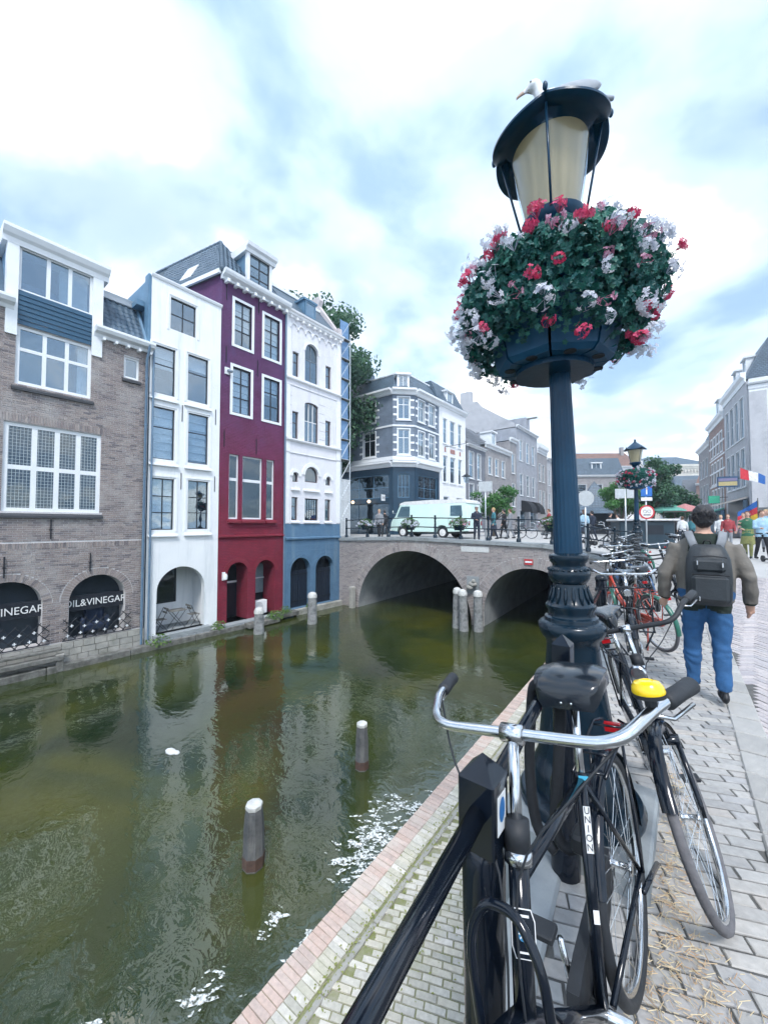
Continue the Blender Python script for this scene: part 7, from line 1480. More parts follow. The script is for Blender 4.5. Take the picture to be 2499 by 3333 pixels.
def dormer(H, x0, x1, z0, z1, y, dep=1.4, off=(0, 0, 0)):
    q = M(off); q.box(x0 - 0.12, y, z0 - 0.1, x0, y + dep, z1); q.box(x1, y, z0 - 0.1, x1 + 0.12, y + dep, z1); q.box(x0 - 0.12, y + 0.02, z0 - 0.12, x1 + 0.12, y + dep, z0); q.build('dormer_cheek', white, H)
    q = M(off); q.box(x0 - 0.25, y - 0.15, z1, x1 + 0.25, y + dep, z1 + 0.16); q.build('dormer_roof', white, H); window(H, (off[0], off[1] + y, off[2]) if not isinstance(off, Matrix) else off @ T(0, y, 0), x0, x1, z0, z1, (0.5,), (), 0.05, 0.04, 0.03)
    q = M(off); q.quad((x0, y + 0.3, z0), (x1, y + 0.3, z0), (x1, y + 0.3, z1), (x0, y + 0.3, z1)); q.build('dormer_back', room, H)
ZG = 0.8
def rowL(name, label, y0, y1, h, wm, rows, **k): return house(name, label, (-17, y0, ZG), R(90), y1 - y0, h - ZG, wm, [(a - ZG, b - ZG, xs) for a, b, xs in rows], **k)
# corner building with striped quoins over a navy shopfront
def corner():
    cx, cy = -17.0, 25.66; tch = 1.25
    H = thing('corner_building', 'corner building with white striped quoins and blue mansard roof over a dark shopfront', 'building', (cx, cy, ZG), R(90)); bw = brickwall('corner_brick', (0.13, 0.175, 0.24), (0.16, 0.205, 0.27), (0.18, 0.22, 0.28), bump=0.4)
    d = math.sqrt(2) * tch
    FR = T(0, 0, 0)                                                   # canal face: local x runs away along the canal
    CH = T(-tch, tch, 0) @ RZ(R(-45)); LF = T(-tch, tch, 0) @ RZ(R(-90)) @ T(-10.5, 0, 0)
    faces = [(FR, 3.9, [(0.55, 1.45), (2.2, 3.1)], 0), (CH, d, [(0.42, d - 0.42)], 1), (LF, 10.5, [(1.2, 2.4), (4.3, 5.5), (7.4, 8.7)], 2)]
    for mt, w, xs, k in faces:
        rows = [(6.5, 8.5, xs), (9.35, 11.1, xs)]
        hl = [(a, b, z0, z1) for z0, z1, q_ in rows for a, b in q_]; sh = [(0.4, w - 0.4, 3.0, 4.9), (0.4, w - 0.4, 0.0, 2.6)] if k else [(0.5, w - 0.4, 3.0, 4.9), (0.5, w - 0.4, 0.0, 2.6)]
        m = M(mt); holes_wall(m, 0, w, 5.75, 11.4, hl, 0.14); m.build('wall', bw, H); m = M(mt); holes_wall(m, 0, w, -0.5, 5.74, sh, 0.3, -0.02); m.build('shop_wall', shopblue, H)
        m = M(mt); m.quad((0, 0.9, -0.5), (w, 0.9, -0.5), (w, 0.9, 11.4), (0, 0.9, 11.4)); m.build('interior_wall', room, H)
        wins(H, mt, rows, outer=0.09, cols=(0.5,), rowsf=(0.68,)); window(H, mt, *sh[0][:2], 3.0, 4.9, tuple((i + 1) / (6 if k == 2 else 3) for i in range(5 if k == 2 else 2)), (0.45,), 0.06, 0.04, 0.08, fm=leadblue, gm=dglass); window(H, mt, *sh[1][:2], 0.0, 2.6, (0.33, 0.66), (), 0.08, 0.07, 0.1, fm=shopblue, gm=dglass)
        for z0, z1, q_ in rows:
            for a, b in q_:
                for s_, x in ((-1, a - 0.1), (1, b + 0.1)):
                    for j in range(3): l = 0.3; q = M(mt); zz = z0 + 0.25 + j * 0.6; q.box(min(x, x + s_ * l), -0.035, zz, max(x, x + s_ * l), 0.02, zz + 0.16); q.build('quoin_block', white, H)
        for z, hh in ((8.72, 0.14), (6.02, 0.3)): q = M(mt); q.box(0, -0.05, z, w, 0.02, z + hh); q.build('band', white, H)
        for z, o in ((5.45, 0.5), (11.3, 0.5)): q = M(mt); q.prism([(0, z), (-o * 0.3, z), (-o * 0.5, z + 0.22), (-o, z + 0.3), (-o, z + 0.45), (0, z + 0.45)], lambda p: (-0.1 if k == 1 else 0, p[0], p[1]), lambda p: (w + (0.1 if k == 1 else 0), p[0], p[1])); q.build('cornice', white, H)
    base = [(3.9, 0), (0, 0), (-tch, tch), (-tch, 10.5 + tch)]; inn = [(3.9, 1.0), (0.45, 1.0), (-tch + 1.0, tch + 0.55), (-tch + 1.0, 10.5 + tch)]; r = M()
    for (a, b), (c, e_) in zip(zip(base, base[1:]), zip(inn, inn[1:])): r.quad((*b, 11.75), (*a, 11.75), (*c, 13.4), (*e_, 13.4))
    r.add([(*p, 13.4) for p in inn] + [(3.9, 11, 13.4)], [(0, 1, 2, 3, 4)]); r.build('roof', slate_roof, H)
    for (a, b) in zip(inn, inn[1:]): q = M(); q.tube([(*a, 13.42), (*b, 13.42)], 0.09, 6); q.build('roof_trim', white, H)
    dormer(H, 0.5, d - 0.5, 12.0, 13.0, 0.18, 0.9, CH)
    q = M(); q.box(-tch + 1.4, 5.0, 13.3, -tch + 2.3, 5.9, 14.4); q.box(-tch + 1.6, 5.2, 14.4, -tch + 2.1, 5.7, 15.0); q.build('chimney', bw, H)
    for i, x in enumerate((-2.2, -4.0, -6.0)): q = M(LF @ T(10.5, 0, 0)); q.ell((x, -0.35, 2.75), (0.14, 0.14, 0.14), 10, 6); q.build('globe_lamp', mat('warm_globe', (1.0, 0.72, 0.42), 0.4, emit=1.2), H, True)
    q = M(LF @ T(10.5, 0, 0)); q.box(-0.75, -0.55, 2.75, -0.70, -0.1, 3.25); S = q.build('hanging_sign', white, H); text('ZUS', 0.2, ink, S, LF @ T(10.5, 0, 0) @ T(-0.69, -0.33, 3.0) @ RZ(R(90)) @ RX(R(90)), 'lettering', 0.003)
    return H
corner()
white_w = rowL('white_townhouse', 'tall white townhouse with three bays right of the corner building', 29.56, 34.75, 12.35, creamhi, [(9.05, 11.3, [(0.7, 1.45), (2.0, 3.0), (3.6, 4.35)]), (5.5, 7.9, [(0.7, 1.45), (2.0, 3.0), (3.6, 4.35)]), (2.0, 4.2, [(0.7, 1.7), (3.2, 4.3)])], roof=('mansard', 2.2), rowsf=(0.6,))
dormer(white_w, 2.0, 2.9, 12.0, 13.3, 0.2)
for i, x in enumerate((1.08, 2.5, 3.98)): q = M(); q.box(x - (0.12 if i != 1 else 0.45), -0.03, 7.45, x + (0.12 if i != 1 else 0.45), 0.01, 7.85); q.build('terracotta_panel', mat('terracotta', (0.42, 0.22, 0.2), 0.8), white_w)
rowL('dark_house', 'low dark brick house with two window bays beside the white townhouse', 34.78, 39.45, 9.6, darkbrick, [(6.4, 9.1, [(0.7, 1.8), (2.7, 3.5)]), (3.0, 5.8, [(0.7, 1.8), (2.7, 3.5)])], roof=('hip', 3.0), rm=tileroof, ch=0.2)
bh = rowL('brick_townhouse', 'grey brown brick house with three small windows and a roof dormer', 39.5, 46.9, 10.2, greybrick, [(7.3, 9.2, [(0.9, 1.8), (2.8, 3.7), (4.8, 5.7)]), (3.3, 5.6, [(0.9, 1.8), (2.8, 3.7), (4.8, 5.7)])], roof=('hip', 3.2), rm=tileroof, ch=0.5); dormer(bh, 2.2, 3.2, 9.7, 11.4, 0.1)
rowL('narrow_house', 'narrow grey brick house with white window frames and high cornice', 46.95, 49.35, 12.1, greybrick, [(8.2, 10.6, [(0.7, 1.7)]), (4.0, 6.8, [(0.7, 1.7)])], roof='flat', ch=0.5)
gh = rowL('gabled_house', 'tall blue grey house with big side gable and hoist beam', 49.4, 58.2, 14.4, bluegrey, [(10.2, 12.9, [(1.2, 2.3), (3.9, 5.0), (6.4, 7.5)]), (5.6, 8.4, [(1.2, 2.3), (3.9, 5.0), (6.4, 7.5)]), (1.0, 3.6, [(1.0, 3.4), (5.2, 7.8)])], roof=None, ch=0.3)
q = M(); q.add([(0, 0, 13.5), (0, 12, 13.5), (0, 9.4, 16.5), (0, 8.4, 18.0), (0, 5.4, 18.0), (0, 4.8, 17.2), (0, 0.4, 14.2), (0.35, 0, 13.5), (0.35, 12, 13.5), (0.35, 9.4, 16.5), (0.35, 8.4, 18.0), (0.35, 5.4, 18.0), (0.35, 4.8, 17.2), (0.35, 0.4, 14.2)], [(6, 5, 4, 3, 2, 1, 0)[::-1], (7, 8, 9, 10, 11, 12, 13)[::-1]] + [(i, (i + 1) % 7, 7 + (i + 1) % 7, 7 + i) for i in range(7)]); q.build('side_gable', stucco, gh)
q = M(); q.box(-0.01, 6.3, 17.9, 0.8, 7.9, 19.6); q.build('chimney', stucco, gh); q = M(); q.box(-0.02, 8.6, 14.0, 0.7, 9.6, 17.6); q.build('chimney', stucco, gh); q = M(); q.box(4.2, -1.4, 15.4, 4.4, 0.4, 15.6); q.build('hoist_beam', oldwood, gh); q = M(); q.box(3.6, -0.1, 13.6, 5.2, 3, 15.6); q.build('roof_house', bluegrey, gh)
q = M(); q.add([(0.3, 0, 13.8), (8.8, 0, 13.8), (8.8, 6, 17.0), (0.3, 6, 17.0), (0.3, 12, 13.8), (8.8, 12, 13.8)], [(0, 1, 2, 3), (3, 2, 5, 4)]); q.build('roof', tileroof, gh)
for i in range(2):
    t = thing('shop_awning', ('left' if i == 0 else 'right') + ' black quarter-round awning on the blue grey gabled house', 'awning', (-16.98, 51.0 + i * 3.6, 3.4), R(90), 'black shop awnings'); q = M(); pts = [(0, 0)] + [(-1.4 * math.sin(a * math.pi / 12), 1.5 * (math.cos(a * math.pi / 12))) for a in range(7)][::-1]; q.prism(pts, lambda p: (0, p[0], p[1]), lambda p: (2.2, p[0], p[1])); q.build('canopy', BLK, t, 30); q = M(); q.box(0, -1.42, -0.25, 2.2, -1.38, 0.02); q.build('valance', BLK, t)
rowL('white_gabled_house', 'white topped brick house right of the gabled house', 58.25, 63.2, 12.4, greybrick, [(8.2, 10.8, [(0.7, 1.7), (2.6, 3.6)]), (3.6, 6.8, [(0.7, 1.7), (2.6, 3.6)])], roof=('gable', 3.5), rm=tileroof, ch=1.4)
rowL('pale_house', 'pale house mostly hidden by the near lamp shaft', 63.25, 69.5, 12.0, stucco, [(8, 10.5, [(0.8, 1.8), (3.4, 4.4)]), (3.6, 6.6, [(0.8, 1.8), (3.4, 4.4)])], roof=('gable', 3.0), rm=tileroof)
rowL('distant_house', 'distant grey house behind the near lamp shaft', 69.6, 80, 11.0, bluegrey, [(7, 9.4, [(1, 2.2), (4, 5.2), (7, 8.2)])], roof=('gable', 3.0), rm=tileroof)
# end of the square: houses, hall and pavilion
def far(name, label, x, d, rz, w, h, wm, rows, **k): p = at(x, d, 0.5); return house(name, label, p, R(rz), w, h, wm, rows, group='houses at the end of the square', **k)
fh = far('mansard_house', 'brick house with slate mansard and dormer behind the round sign', 1862, 62, 34, 8.3, 8.9, greybrick, [(5.4, 7.7, [(1.0, 2.3), (3.5, 4.8), (6.0, 7.3)]), (1.6, 4.0, [(1.0, 2.3), (3.5, 4.8), (6.0, 7.3)])], roof=('mansard', 3.0), depth=6); dormer(fh, 3.5, 4.8, 9.3, 11.2, 0.5)
far('white_tall_house', 'tall white house with reddish roof behind the brick mansard house', 1850, 74, 36, 13.5, 12.2, creamhi, [(8.5, 10.2, [(10.2, 11.2), (12, 12.9)]), (5.0, 7.0, [(10.2, 11.2), (12, 12.9)])], roof=('gable', 3.4), rm=brownroof, chim=0.9)
far('white_edge_house', 'white house edge left of the brick mansard house', 1815, 66, 34, 3.6, 11.0, creamhi, [(7, 9, [(1.0, 2.2)]), (3, 5, [(1.0, 2.2)])], roof='flat')
hall = far('large_hall', 'long pale classical hall with slate roof closing the square', 2035, 118, 30, 31, 18.0, palestone, [(6, 11, spread_w(2, 29, 6, 1.8))], roof=('hip', 5.2), corn=palestone, ch=1.6, depth=22)
for k in range(34): q = M(); q.box(0.4 + k * 0.9, -0.55, 17.3, 0.85 + k * 0.9, 0, 17.9); q.build('modillion', palestone, hall)
far('slate_annex', 'slate roofed annex in front of the pale hall', 2205, 100, 24, 11, 9.0, stucco, [(4, 6.5, [(1.5, 3), (6, 7.5)])], roof=('mansard', 5.0), depth=10)
far('gabled_row_house', 'small gabled brick house with white shutters at the end of the street', 2226, 70, 2, 4.6, 6.6, greybrick, [(4.0, 5.8, [(0.6, 1.4), (1.9, 2.7), (3.2, 4.0)]), (1.2, 3.0, [(0.6, 1.4), (1.9, 2.7), (3.2, 4.0)])], roof=('gable', 3.0), rm=tileroof, outer=0.12)
far('shuttered_house', 'brown brick house with bright window frames beside the striped house', 2268, 66, -14, 5.5, 8.0, redrow, [(5.2, 7.2, [(0.6, 1.4), (1.9, 2.7), (3.2, 4.0)]), (1.6, 3.6, [(0.6, 1.4), (1.9, 2.7), (3.2, 4.0)])], roof=('gable', 3.6), rm=brownroof, outer=0.12)
p = at(1935, 36, 0.5); t = thing('pavilion', 'market pavilion with concave pyramid slate roof', 'pavilion', p, R(20)); q = M(); q.lathe([(3.4, 2.15), (2.2, 2.7), (1.3, 3.6), (0.6, 4.6), (0.05, 5.2)], 4, ph=R(45)); q.build('roof', slate_roof, t)
for a in range(4): q = M(); q.tube([(2.1 * math.cos(R(90 * a + 45)), 2.1 * math.sin(R(90 * a + 45)), 0), (2.1 * math.cos(R(90 * a + 45)), 2.1 * math.sin(R(90 * a + 45)), 2.6)], 0.12, 8); q.build('post', oldwood, t)
q = M(); q.box(-1.4, -1.4, 0, 1.4, 1.4, 2.2); q.build('stall_core', darkroom, t)
# right-hand row
RR = R(-84)
def rowR(name, label, s0, s1, h, wm, rows, **k):
    v = Vector((math.cos(RR), math.sin(RR))); o = Vector((4.4, 45.4)) - v * s1; return house(name, label, (o.x, o.y, 0.5), RR, s1 - s0, h, wm, rows, group='houses along the right of the street', **k)
g1 = rowR('grey_house', 'grey plastered house with tall white windows on the right of the street', 0, 9.0, 13.6, stucco, [(9.0, 12.6, spread_w(0.3, 8.6, 4, 1.25)), (4.6, 8.0, spread_w(0.3, 8.6, 4, 1.25))], roof=('mansard', 3.4), ch=0.9, outer=0.08)
dormer(g1, 2.0, 3.0, 14.6, 16.4, 0.5); dormer(g1, 5.6, 6.6, 14.6, 16.4, 0.5)
g2 = rowR('striped_house', 'red brick house with white stripes on the right of the street', 9.05, 17.5, 12.6, redrow, [(9.3, 11.4, spread_w(0.2, 8.2, 4, 1.0)), (6.0, 8.4, spread_w(0.2, 8.2, 4, 1.0)), (3.0, 5.2, spread_w(0.2, 8.2, 4, 1.0))], roof=('mansard', 2.6), ch=0.8, outer=0.15); dormer(g2, 3.0, 4.4, 13.4, 15.6, 0.3)
for z in (8.8, 5.6, 10.3, 7.2): q = M(); q.box(0, -0.04, z, 8.4, 0.01, z + 0.18); q.build('white_band', white, g2)
rowR('far_right_house', 'dark house at the far end of the right-hand row', 17.6, 26, 11.2, greybrick, [(7.5, 9.8, spread_w(0.2, 8, 3, 1.1)), (4, 6.4, spread_w(0.2, 8, 3, 1.1))], roof=('mansard', 2.6), ch=0.6)
we = house('white_end_house', 'white rendered end wall with slate roof at the right edge', (4.55, 45.25, 0.5), R(2), 14, 12.9, plaster, [(4.5, 6.6, [(5.0, 6.0)])], roof=('hip', 4.2), rm=slate_roof, group='houses along the right of the street', ch=0.8, depth=12)
q = M(); q.box(-0.02, -0.06, 0, 1.1, -0.01, 12.6); q.build('grey_pilaster', stucco, we); q = M(); q.box(-0.02, -0.08, 0, 6, -0.012, 2.6); q.build('dark_base', mat('dark_plinth', (0.12, 0.13, 0.14), 0.8), we)
for x, z in ((2.4, 11.4), (3.2, 6.8)): q = M(); q.box(x, -0.05, z, x + 0.05, 0, z + 1.0); q.build('wall_anchor', iron, we)
# awnings, signs and flags on the right
def wallpt(s, out=0.0): v = Vector((-math.cos(RR), -math.sin(RR))); n = Vector((-math.sin(R(6)) * 0 - math.cos(R(6)), -math.sin(R(6)))); p = Vector((4.4, 45.4)) + v * s + n * out; return p
p = wallpt(3.0, 0.1); t = thing('shop_awning', 'wide dark awning over the shop of the grey house', 'awning', (p.x, p.y, 3.2), RR, 'awnings on the right of the street'); q = M(); q.prism([(0, 0.9), (-2.6, 0.1), (-2.6, 0.0), (0, 0.75)], lambda p: (-3.0, p[0], p[1]), lambda p: (2.8, p[0], p[1])); q.build('canopy', mat('grey_canvas', (0.3, 0.29, 0.28), 0.9), t); q = M(); q.box(-3.0, -2.62, -0.3, 2.8, -2.58, 0.05); q.build('valance', WHT, t); q = M(); q.box(-3, -0.3, -2.7, 2.8, 0, 0.6); q.build('shopfront', shopblue, t)
p = wallpt(12.5, 0.1); t = thing('shop_awning', 'pale green awning over the shop of the striped house', 'awning', (p.x, p.y, 2.6), RR, 'awnings on the right of the street'); q = M(); q.prism([(0, 0.9), (-2.0, 0.1), (-2.0, 0.0), (0, 0.75)], lambda p: (-3, p[0], p[1]), lambda p: (3, p[0], p[1])); q.build('canopy', mat('green_canvas', (0.2, 0.5, 0.42), 0.9), t); q = M(); q.box(-3, -0.3, -2.1, 3, 0, 0.6); q.build('shopfront', leadblue, t)
def signbox(x, d, z, w, h, m_, label, m2=None):
    pth = at(x, d, z); t = thing('hanging_sign', label, 'sign', pth, R(14), 'projecting shop signs on the right'); q = M(); q.bevbox(-w / 2, -0.06, -h / 2, w / 2, 0.06, h / 2, 0.02); q.build('sign_panel', m_, t); q = M(); q.tube([(w / 2, 0, h * 0.3), (w / 2 + 0.6, 0, h * 0.3)], 0.03, 6); q.build('bracket', iron, t)
    if m2: q = M(); q.box(-w * 0.45, -0.068, -h * 0.36, w * 0.45, -0.062, h * 0.02); q.build('yellow_stripe', m2, t); q = M(); q.box(-w * 0.45, -0.068, h * 0.08, w * 0.45, -0.062, h * 0.34); q.build('violet_stripe', mat('sign_violet', (0.2, 0.18, 0.3), 0.5), t)
signbox(2371, 34, 5.45, 1.45, 0.95, mat('sign_navy', (0.02, 0.07, 0.16), 0.4), 'dark blue projecting sign with yellow stripe on the grey house', mat('sign_yellow', (0.45, 0.38, 0.18), 0.5)); signbox(2325, 36, 4.0, 0.85, 0.7, mat('sign_green', (0.05, 0.45, 0.28), 0.4), 'small green projecting sign on the striped house')
def flag(x, d, z, cols, label, w=1.6, h=1.0, ang=-20, rz=20, vert=False, pole=2.0):
    t = thing('flag', label, 'flag', at(x, d, z), R(rz), 'flags'); n = 10; k = len(cols)
    for i, c in enumerate(cols):
        q = M(); P = []; a = R(ang)
        for j in range(n + 1):
            for e_ in (0, 1):
                u, v = ((i + j / n) / k, e_) if vert else (j / n, (i + e_) / k); wv = 0.10 * math.sin(u * 7 + v) * (0.3 + u) * w / 1.6; P.append((u * w * math.cos(a), wv, u * w * math.sin(a) - v * h * (1 - 0.25 * u)))
        q.add(P + [(a_, b_ + 0.012, c_) for a_, b_, c_ in P], [(2 * j, 2 * j + 2, 2 * j + 3, 2 * j + 1) for j in range(n)] + [(22 + 2 * j + 1, 22 + 2 * j + 3, 22 + 2 * j + 2, 22 + 2 * j) for j in range(n)]); q.build('stripe', c, t, True)
    q = M(); q.tube([(-0.02, 0, 0.15), (-0.02, 0, -pole)] if not vert else [(-0.1, 0, 0.1), (w * 0.9, 0.4, -0.9)], 0.03, 6); q.build('pole', oldwood, t)
FR_, FW_, FB_, FY_ = cl('flag_red', (0.6, 0.04, 0.06)), cl('flag_white', (0.8, 0.8, 0.8)), cl('flag_blue', (0.03, 0.14, 0.45)), cl('flag_yellow', (0.75, 0.5, 0.05))
flag(1973, 90, 16.0, [FR_, FW_, FB_], 'red white and blue flag above the far roofs, left of two', 2.2, 1.8, -30); flag(2058, 90, 17.0, [FW_, FR_], 'red and white flag above the far roofs, right of two', 2.4, 3.0, -8)
flag(2414, 30, 6.1, [FR_, FW_, FB_], 'red white and blue flag hanging out from the grey house', 1.75, 0.85, -24, 20, True); flag(2466, 22, 3.0, [FB_, FR_, FY_], 'blue red and yellow flag at the right edge of the photo', 1.1, 1.1, -35, 150)
# street furniture at the end of the quay
p = at(2085, 19.5, 0.44); t = thing('refuse_container', 'large dark container with pale roof behind the parked bicycles', 'container', p, R(25)); q = M(); q.bevbox(-1.2, -0.7, 0, 1.2, 0.7, 1.35, 0.05); q.build('body', mat('container_blue', (0.012, 0.035, 0.055), 0.4), t); q = M(); q.bevbox(-1.35, -0.85, 1.36, 1.35, 0.85, 1.46, 0.03); q.build('roof', WHT, t); q = M(); q.box(-0.1, -0.72, 0.7, 0.7, -0.69, 1.15); q.build('hatch', darkroom, t)
def pole_sign(label, x, d, z0, z1, kind, rz):
    pt = at(x, d, z0); t = thing('traffic_sign', label, 'sign', pt, R(rz), 'traffic signs'); h = z1 - z0; q = M(); q.tube([(0, 0, 0), (0, 0, h)], 0.035, 8); q.build('pole', alu, t, True)
    if kind == 'disc': q = M(); q.xf = T(0, -0.05, h - 0.30) @ RX(R(90)); q.lathe([(0.31, -0.015), (0.31, 0.015)], 28); q.build('sign_back', mat('sign_grey', (0.5, 0.54, 0.57), 0.5), t)
    elif kind == 'rect': q = M(); q.bevbox(-0.33, -0.06, h - 0.5, 0.33, -0.03, h, 0.01); q.build('sign_back', mat('sign_grey', (0.5, 0.54, 0.57), 0.5), t)
    elif kind == 'pair':
        for s_ in (-1, 1): q = M(); q.bevbox(s_ * 0.24 - 0.2, -0.06, h - 0.42, s_ * 0.24 + 0.2, -0.03, h, 0.01); q.build('sign_back', mat('sign_grey', (0.5, 0.54, 0.57), 0.5), t)
    else:
        q = M(); q.xf = T(0, -0.06, h - 1.25) @ RX(R(90)); q.lathe([(0.33, -0.012), (0.33, 0.012)], 28); S = q.build('red_ring', mat('sign_red', (0.55, 0.03, 0.04), 0.5), t); q = M(); q.xf = T(0, -0.076, h - 1.25) @ RX(R(90)); q.lathe([(0.26, -0.004), (0.26, 0.004)], 28); q.build('sign_face', wl, t)
        q = M(); 
        for xx in (-0.09, 0.09): q.tube([(xx + 0.07 * math.cos(a * math.pi / 8), -0.085, h - 1.22 + 0.07 * math.sin(a * math.pi / 8)) for a in range(16)], 0.008, 4, True)
        q.box(-0.15, -0.09, h - 1.40, 0.15, -0.08, h - 1.36); q.build('cycle_symbol', ink, t)
        q = M(); q.bevbox(-0.24, -0.08, h - 0.52, 0.24, -0.05, h, 0.01); q.build('blue_panel', mat('sign_blue', (0.02, 0.15, 0.5), 0.4), t); q = M(); q.box(-0.03, -0.09, h - 0.42, 0.03, -0.082, h - 0.08); q.build('white_mark', wl, t); q = M(); q.bevbox(-0.24, -0.08, h - 0.72, 0.24, -0.05, h - 0.56, 0.01); q.build('white_panel', wl, t)
pole_sign('back of a round sign on a pole fixed to the bridge wing wall', 1905, 15.2, -0.45, 2.95, 'disc', 30); pole_sign('back of a rectangular sign on a pole behind the bridge railing', 1580, 19.0, 0.8, 3.75, 'rect', 25); pole_sign('pair of small square signs on an ornamental pole behind the bicycles', 2036, 17.0, 0.44, 3.2, 'pair', 30); pole_sign('round no-cycling sign with a blue panel above it', 2103, 18.0, 0.44, 3.45, 'cycle', 28)
t = thing('hanging_lantern', 'small lantern hanging in front of the white townhouse', 'lamp', (-14.6, 30.0, 5.2), 0); q = M(); q.lathe([(0.05, 0.0), (0.18, 0.03), (0.3, 0.45), (0.08, 0.6)], 8); q.build('lantern_body', glass, t); q = M(); q.lathe([(0.42, 0.55), (0.1, 0.75), (0.03, 0.85)], 10); q.build('lantern_cap', iron, t); q = M(); q.tube([(0, 0, 0.8), (0, 0, 3.4), (-2.4, 0.6, 3.5)], 0.03, 6); q.build('suspension', iron, t)
for i, (x, d, m_, lb) in enumerate(((2230, 34, mat('parasol_red', (0.5, 0.22, 0.22), 0.8), 'faded red market parasol right of the trees'), (2195, 36, mat('parasol_green', (0.05, 0.3, 0.2), 0.8), 'dark green market parasol below the trees'), (2160, 33, mat('parasol_teal', (0.12, 0.36, 0.3), 0.8), 'teal market parasol below the trees'))):
    t = thing('market_parasol', lb, 'parasol', at(x, d, 0.5), 0, 'market parasols'); q = M(); q.lathe([(1.6, 2.3), (1.5, 2.42), (0.7, 2.75), (0.05, 3.0)], 8); q.build('canopy', m_, t); q = M(); q.tube([(0, 0, 0), (0, 0, 2.9)], 0.04, 6); q.build('pole', oldwood, t)

# ================================================================ trees
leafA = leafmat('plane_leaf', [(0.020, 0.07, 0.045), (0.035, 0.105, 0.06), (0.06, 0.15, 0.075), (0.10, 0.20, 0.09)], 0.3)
leafB = leafmat('bright_leaf', [(0.03, 0.10, 0.03), (0.06, 0.18, 0.05), (0.10, 0.26, 0.07)], 0.35)
bark = mat('bark', (0.10, 0.085, 0.07), 0.9, bump=0.6, sc=6)
def tree(label, loc, th, rad, cz, rz_, n, ls, m_, clumps=46):
    t = thing('tree', label, 'tree', loc, 0, 'trees around the square'); q = M(); q.tube([(0, 0, -0.3), (0.05, 0, th * 0.5), (-0.05, 0.1, th), (0, 0, cz)], [0.05 * rad + 0.08, 0.04 * rad + 0.07, 0.03 * rad + 0.05, 0.04], 9); C = []
    while len(C) < clumps:
        v = rv() * (0.85 * random.random() ** 0.45); C.append(Vector((v.x * rad, v.y * rad, cz + v.z * rz_)) * 1.0)
    for c in C[:14]: q.tube([(0, 0, th * random.uniform(0.7, 1.0)), c * 0.5 + Vector((0, 0, th * 0.45)), c], [0.025 * rad + 0.03, 0.02 * rad, 0.012], 6)
    q.build('trunk', bark, t, True); f = M()
    for k in range(n):
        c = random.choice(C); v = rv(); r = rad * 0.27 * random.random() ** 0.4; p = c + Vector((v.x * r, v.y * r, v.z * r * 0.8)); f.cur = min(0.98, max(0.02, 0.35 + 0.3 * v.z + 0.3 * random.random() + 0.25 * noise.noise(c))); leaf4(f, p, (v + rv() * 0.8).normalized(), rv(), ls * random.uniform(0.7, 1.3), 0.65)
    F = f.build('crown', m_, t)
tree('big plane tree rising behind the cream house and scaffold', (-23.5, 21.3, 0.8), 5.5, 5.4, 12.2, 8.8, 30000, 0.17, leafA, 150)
tree('small bright green tree on the far bank in front of the brick houses', at(1605, 27, 0.8), 1.2, 1.75, 2.5, 1.6, 3200, 0.085, leafB, 26)
tree('tall tree behind the distant lamp', at(2125, 33, 0.5), 2.0, 2.4, 4.6, 2.7, 8500, 0.12, leafA, 70); tree('rounded tree right of the distant lamp', at(2195, 38, 0.5), 1.6, 2.3, 3.3, 1.8, 5500, 0.12, leafA, 50); tree('light green tree left of the distant lamp', at(2018, 30, 0.5), 1.2, 1.9, 2.9, 1.8, 3500, 0.10, leafB, 26)
# patio furniture in the white arch
def folding_chair(y, rz, label):
    t = thing('folding_chair', label, 'chair', (XF - 0.45, y, -2.5), R(rz), 'folding chairs in the white arch')
    for s in (-1, 1): q = M(); q.tube([(s * 0.19, 0.2, 0), (s * 0.19, -0.17, 0.45)], 0.012, 6); q.build('leg', iron, t); q = M(); q.tube([(s * 0.2, -0.2, 0), (s * 0.2, 0.2, 0.86)], 0.012, 6); q.build('leg', iron, t)
    for k in range(4): q = M(); q.box(-0.19, -0.17 + k * 0.09, 0.44, 0.19, -0.10 + k * 0.09, 0.455); q.build('seat_slat', oldwood, t)
    for k in range(2): q = M(); q.box(-0.2, 0.16 + k * 0.05, 0.66 + k * 0.12, 0.2, 0.175 + k * 0.05, 0.73 + k * 0.12); q.build('back_slat', oldwood, t)
folding_chair(6.45, 0, 'folding wooden chair left of the small table in the white arch'); folding_chair(7.72, 180, 'folding wooden chair right of the small table in the white arch')
t = thing('folding_table', 'small folding table between two chairs in the white arch', 'table', (XF - 0.5, 7.08, -2.5), 0)
q = M(); q.box(-0.25, -0.3, 0.68, 0.25, 0.3, 0.71); q.build('table_top', oldwood, t)
for s in (-1, 1):
    for e_ in (-1, 1): q = M(); q.tube([(s * 0.2, e_ * 0.26, 0), (s * 0.2, -e_ * 0.26, 0.68)], 0.011, 6); q.build('leg', iron, t)
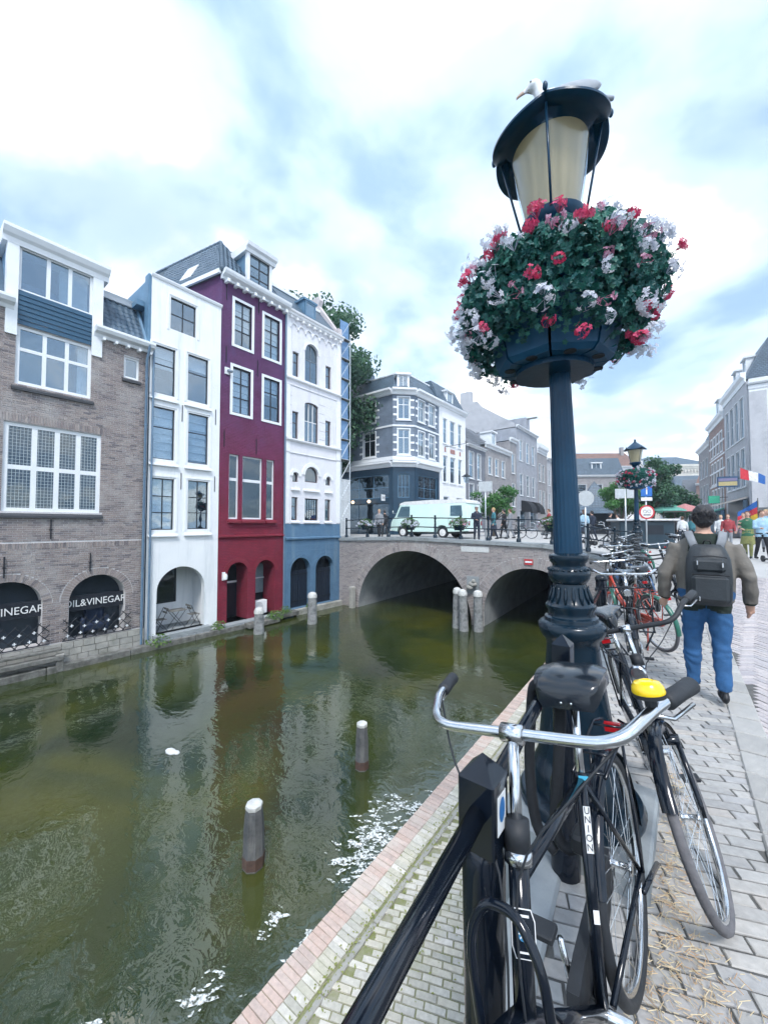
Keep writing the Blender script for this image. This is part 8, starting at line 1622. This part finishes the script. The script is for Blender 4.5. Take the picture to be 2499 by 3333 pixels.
# sky glints near the wharf, modelled as flat white scraps; drifting litter
GLINTS = [(-3.83, 5.01, 0.12, 0.18, 50), (-3.75, 4.5, 0.12, 0.15, 45), (-3.7, 1.97, 0.09, 0.10, 30), (-3.77, 2.77, 0.06, 0.12, 18), (-3.5, 3.95, 0.16, 0.22, 120), (-3.55, 4.35, 0.14, 0.22, 90), (-3.4, 5.1, 0.10, 0.3, 50), (-3.25, 2.75, 0.06, 0.16, 26), (-3.2, 2.25, 0.05, 0.12, 22), (-3.75, 1.25, 0.10, 0.10, 40), (-3.5, 1.5, 0.07, 0.06, 14), (-4.2, 1.2, 0.08, 0.06, 12), (-4.6, 0.65, 0.1, 0.08, 22), (-3.3, 6.4, 0.08, 0.4, 26), (-3.3, 8.2, 0.06, 0.6, 16)]
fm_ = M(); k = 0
for cx, cy, rx_, ry_, cnt in GLINTS:
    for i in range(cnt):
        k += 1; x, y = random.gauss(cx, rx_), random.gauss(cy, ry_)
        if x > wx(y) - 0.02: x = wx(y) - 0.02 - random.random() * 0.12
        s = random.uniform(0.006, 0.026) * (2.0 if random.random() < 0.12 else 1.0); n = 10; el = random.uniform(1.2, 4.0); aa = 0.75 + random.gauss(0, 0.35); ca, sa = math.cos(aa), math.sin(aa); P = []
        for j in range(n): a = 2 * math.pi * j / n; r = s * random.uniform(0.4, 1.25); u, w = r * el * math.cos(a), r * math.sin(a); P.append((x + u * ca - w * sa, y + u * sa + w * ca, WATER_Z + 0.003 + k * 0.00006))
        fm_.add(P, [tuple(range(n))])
fmat, nt_, N_, L_, P_ = nodes_of('white_sky_glint'); P_.inputs['Base Color'].default_value = (0.80, 0.84, 0.84, 1); P_.inputs['Roughness'].default_value = 0.4
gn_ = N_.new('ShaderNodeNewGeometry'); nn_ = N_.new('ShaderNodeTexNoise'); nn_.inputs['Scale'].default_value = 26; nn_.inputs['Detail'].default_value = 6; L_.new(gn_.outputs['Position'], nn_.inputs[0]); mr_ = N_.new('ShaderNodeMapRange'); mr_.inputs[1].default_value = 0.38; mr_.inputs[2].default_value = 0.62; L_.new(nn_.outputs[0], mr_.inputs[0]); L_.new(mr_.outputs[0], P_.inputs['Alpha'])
fo = fm_.build('sky_glint', fmat); fo['kind'] = 'stuff'; fo['label'] = 'white sky glints modelled as flat patches on the water along the wharf'; fo['category'] = 'sky_glint'
t = thing('floating_litter', 'pale scrap floating in the reflection of the white house', 'litter', (-8.1, 3.5, WATER_Z)); q = M(); q.ell((0, 0, 0.01), (0.16, 0.09, 0.03), 8, 5); q.ell((0.12, 0.05, 0.01), (0.1, 0.06, 0.025), 8, 5); q.build('scrap', WHT, t, True)
# ================================================================ air
hz = M(); hz.box(-100, -50, -5, 100, 270, 28); o = hz.build('haze', None); o.data.materials.clear()
m = bpy.data.materials.new('haze_air'); m.use_nodes = True; nt = m.node_tree; nt.nodes.remove(nt.nodes['Principled BSDF']); v = nt.nodes.new('ShaderNodeVolumePrincipled'); v.inputs['Color'].default_value = (0.72, 0.87, 1.0, 1); v.inputs['Density'].default_value = 0.0010; v.inputs['Anisotropy'].default_value = 0.2
v.inputs['Density Attribute'].default_value = ''; v.inputs['Temperature Attribute'].default_value = ''; m.cycles.homogeneous_volume = True
nt.links.new(v.outputs[0], nt.nodes['Material Output'].inputs['Volume']); o.data.materials.append(m); o['kind'] = 'stuff'
bpy.data.scenes.remove(work)
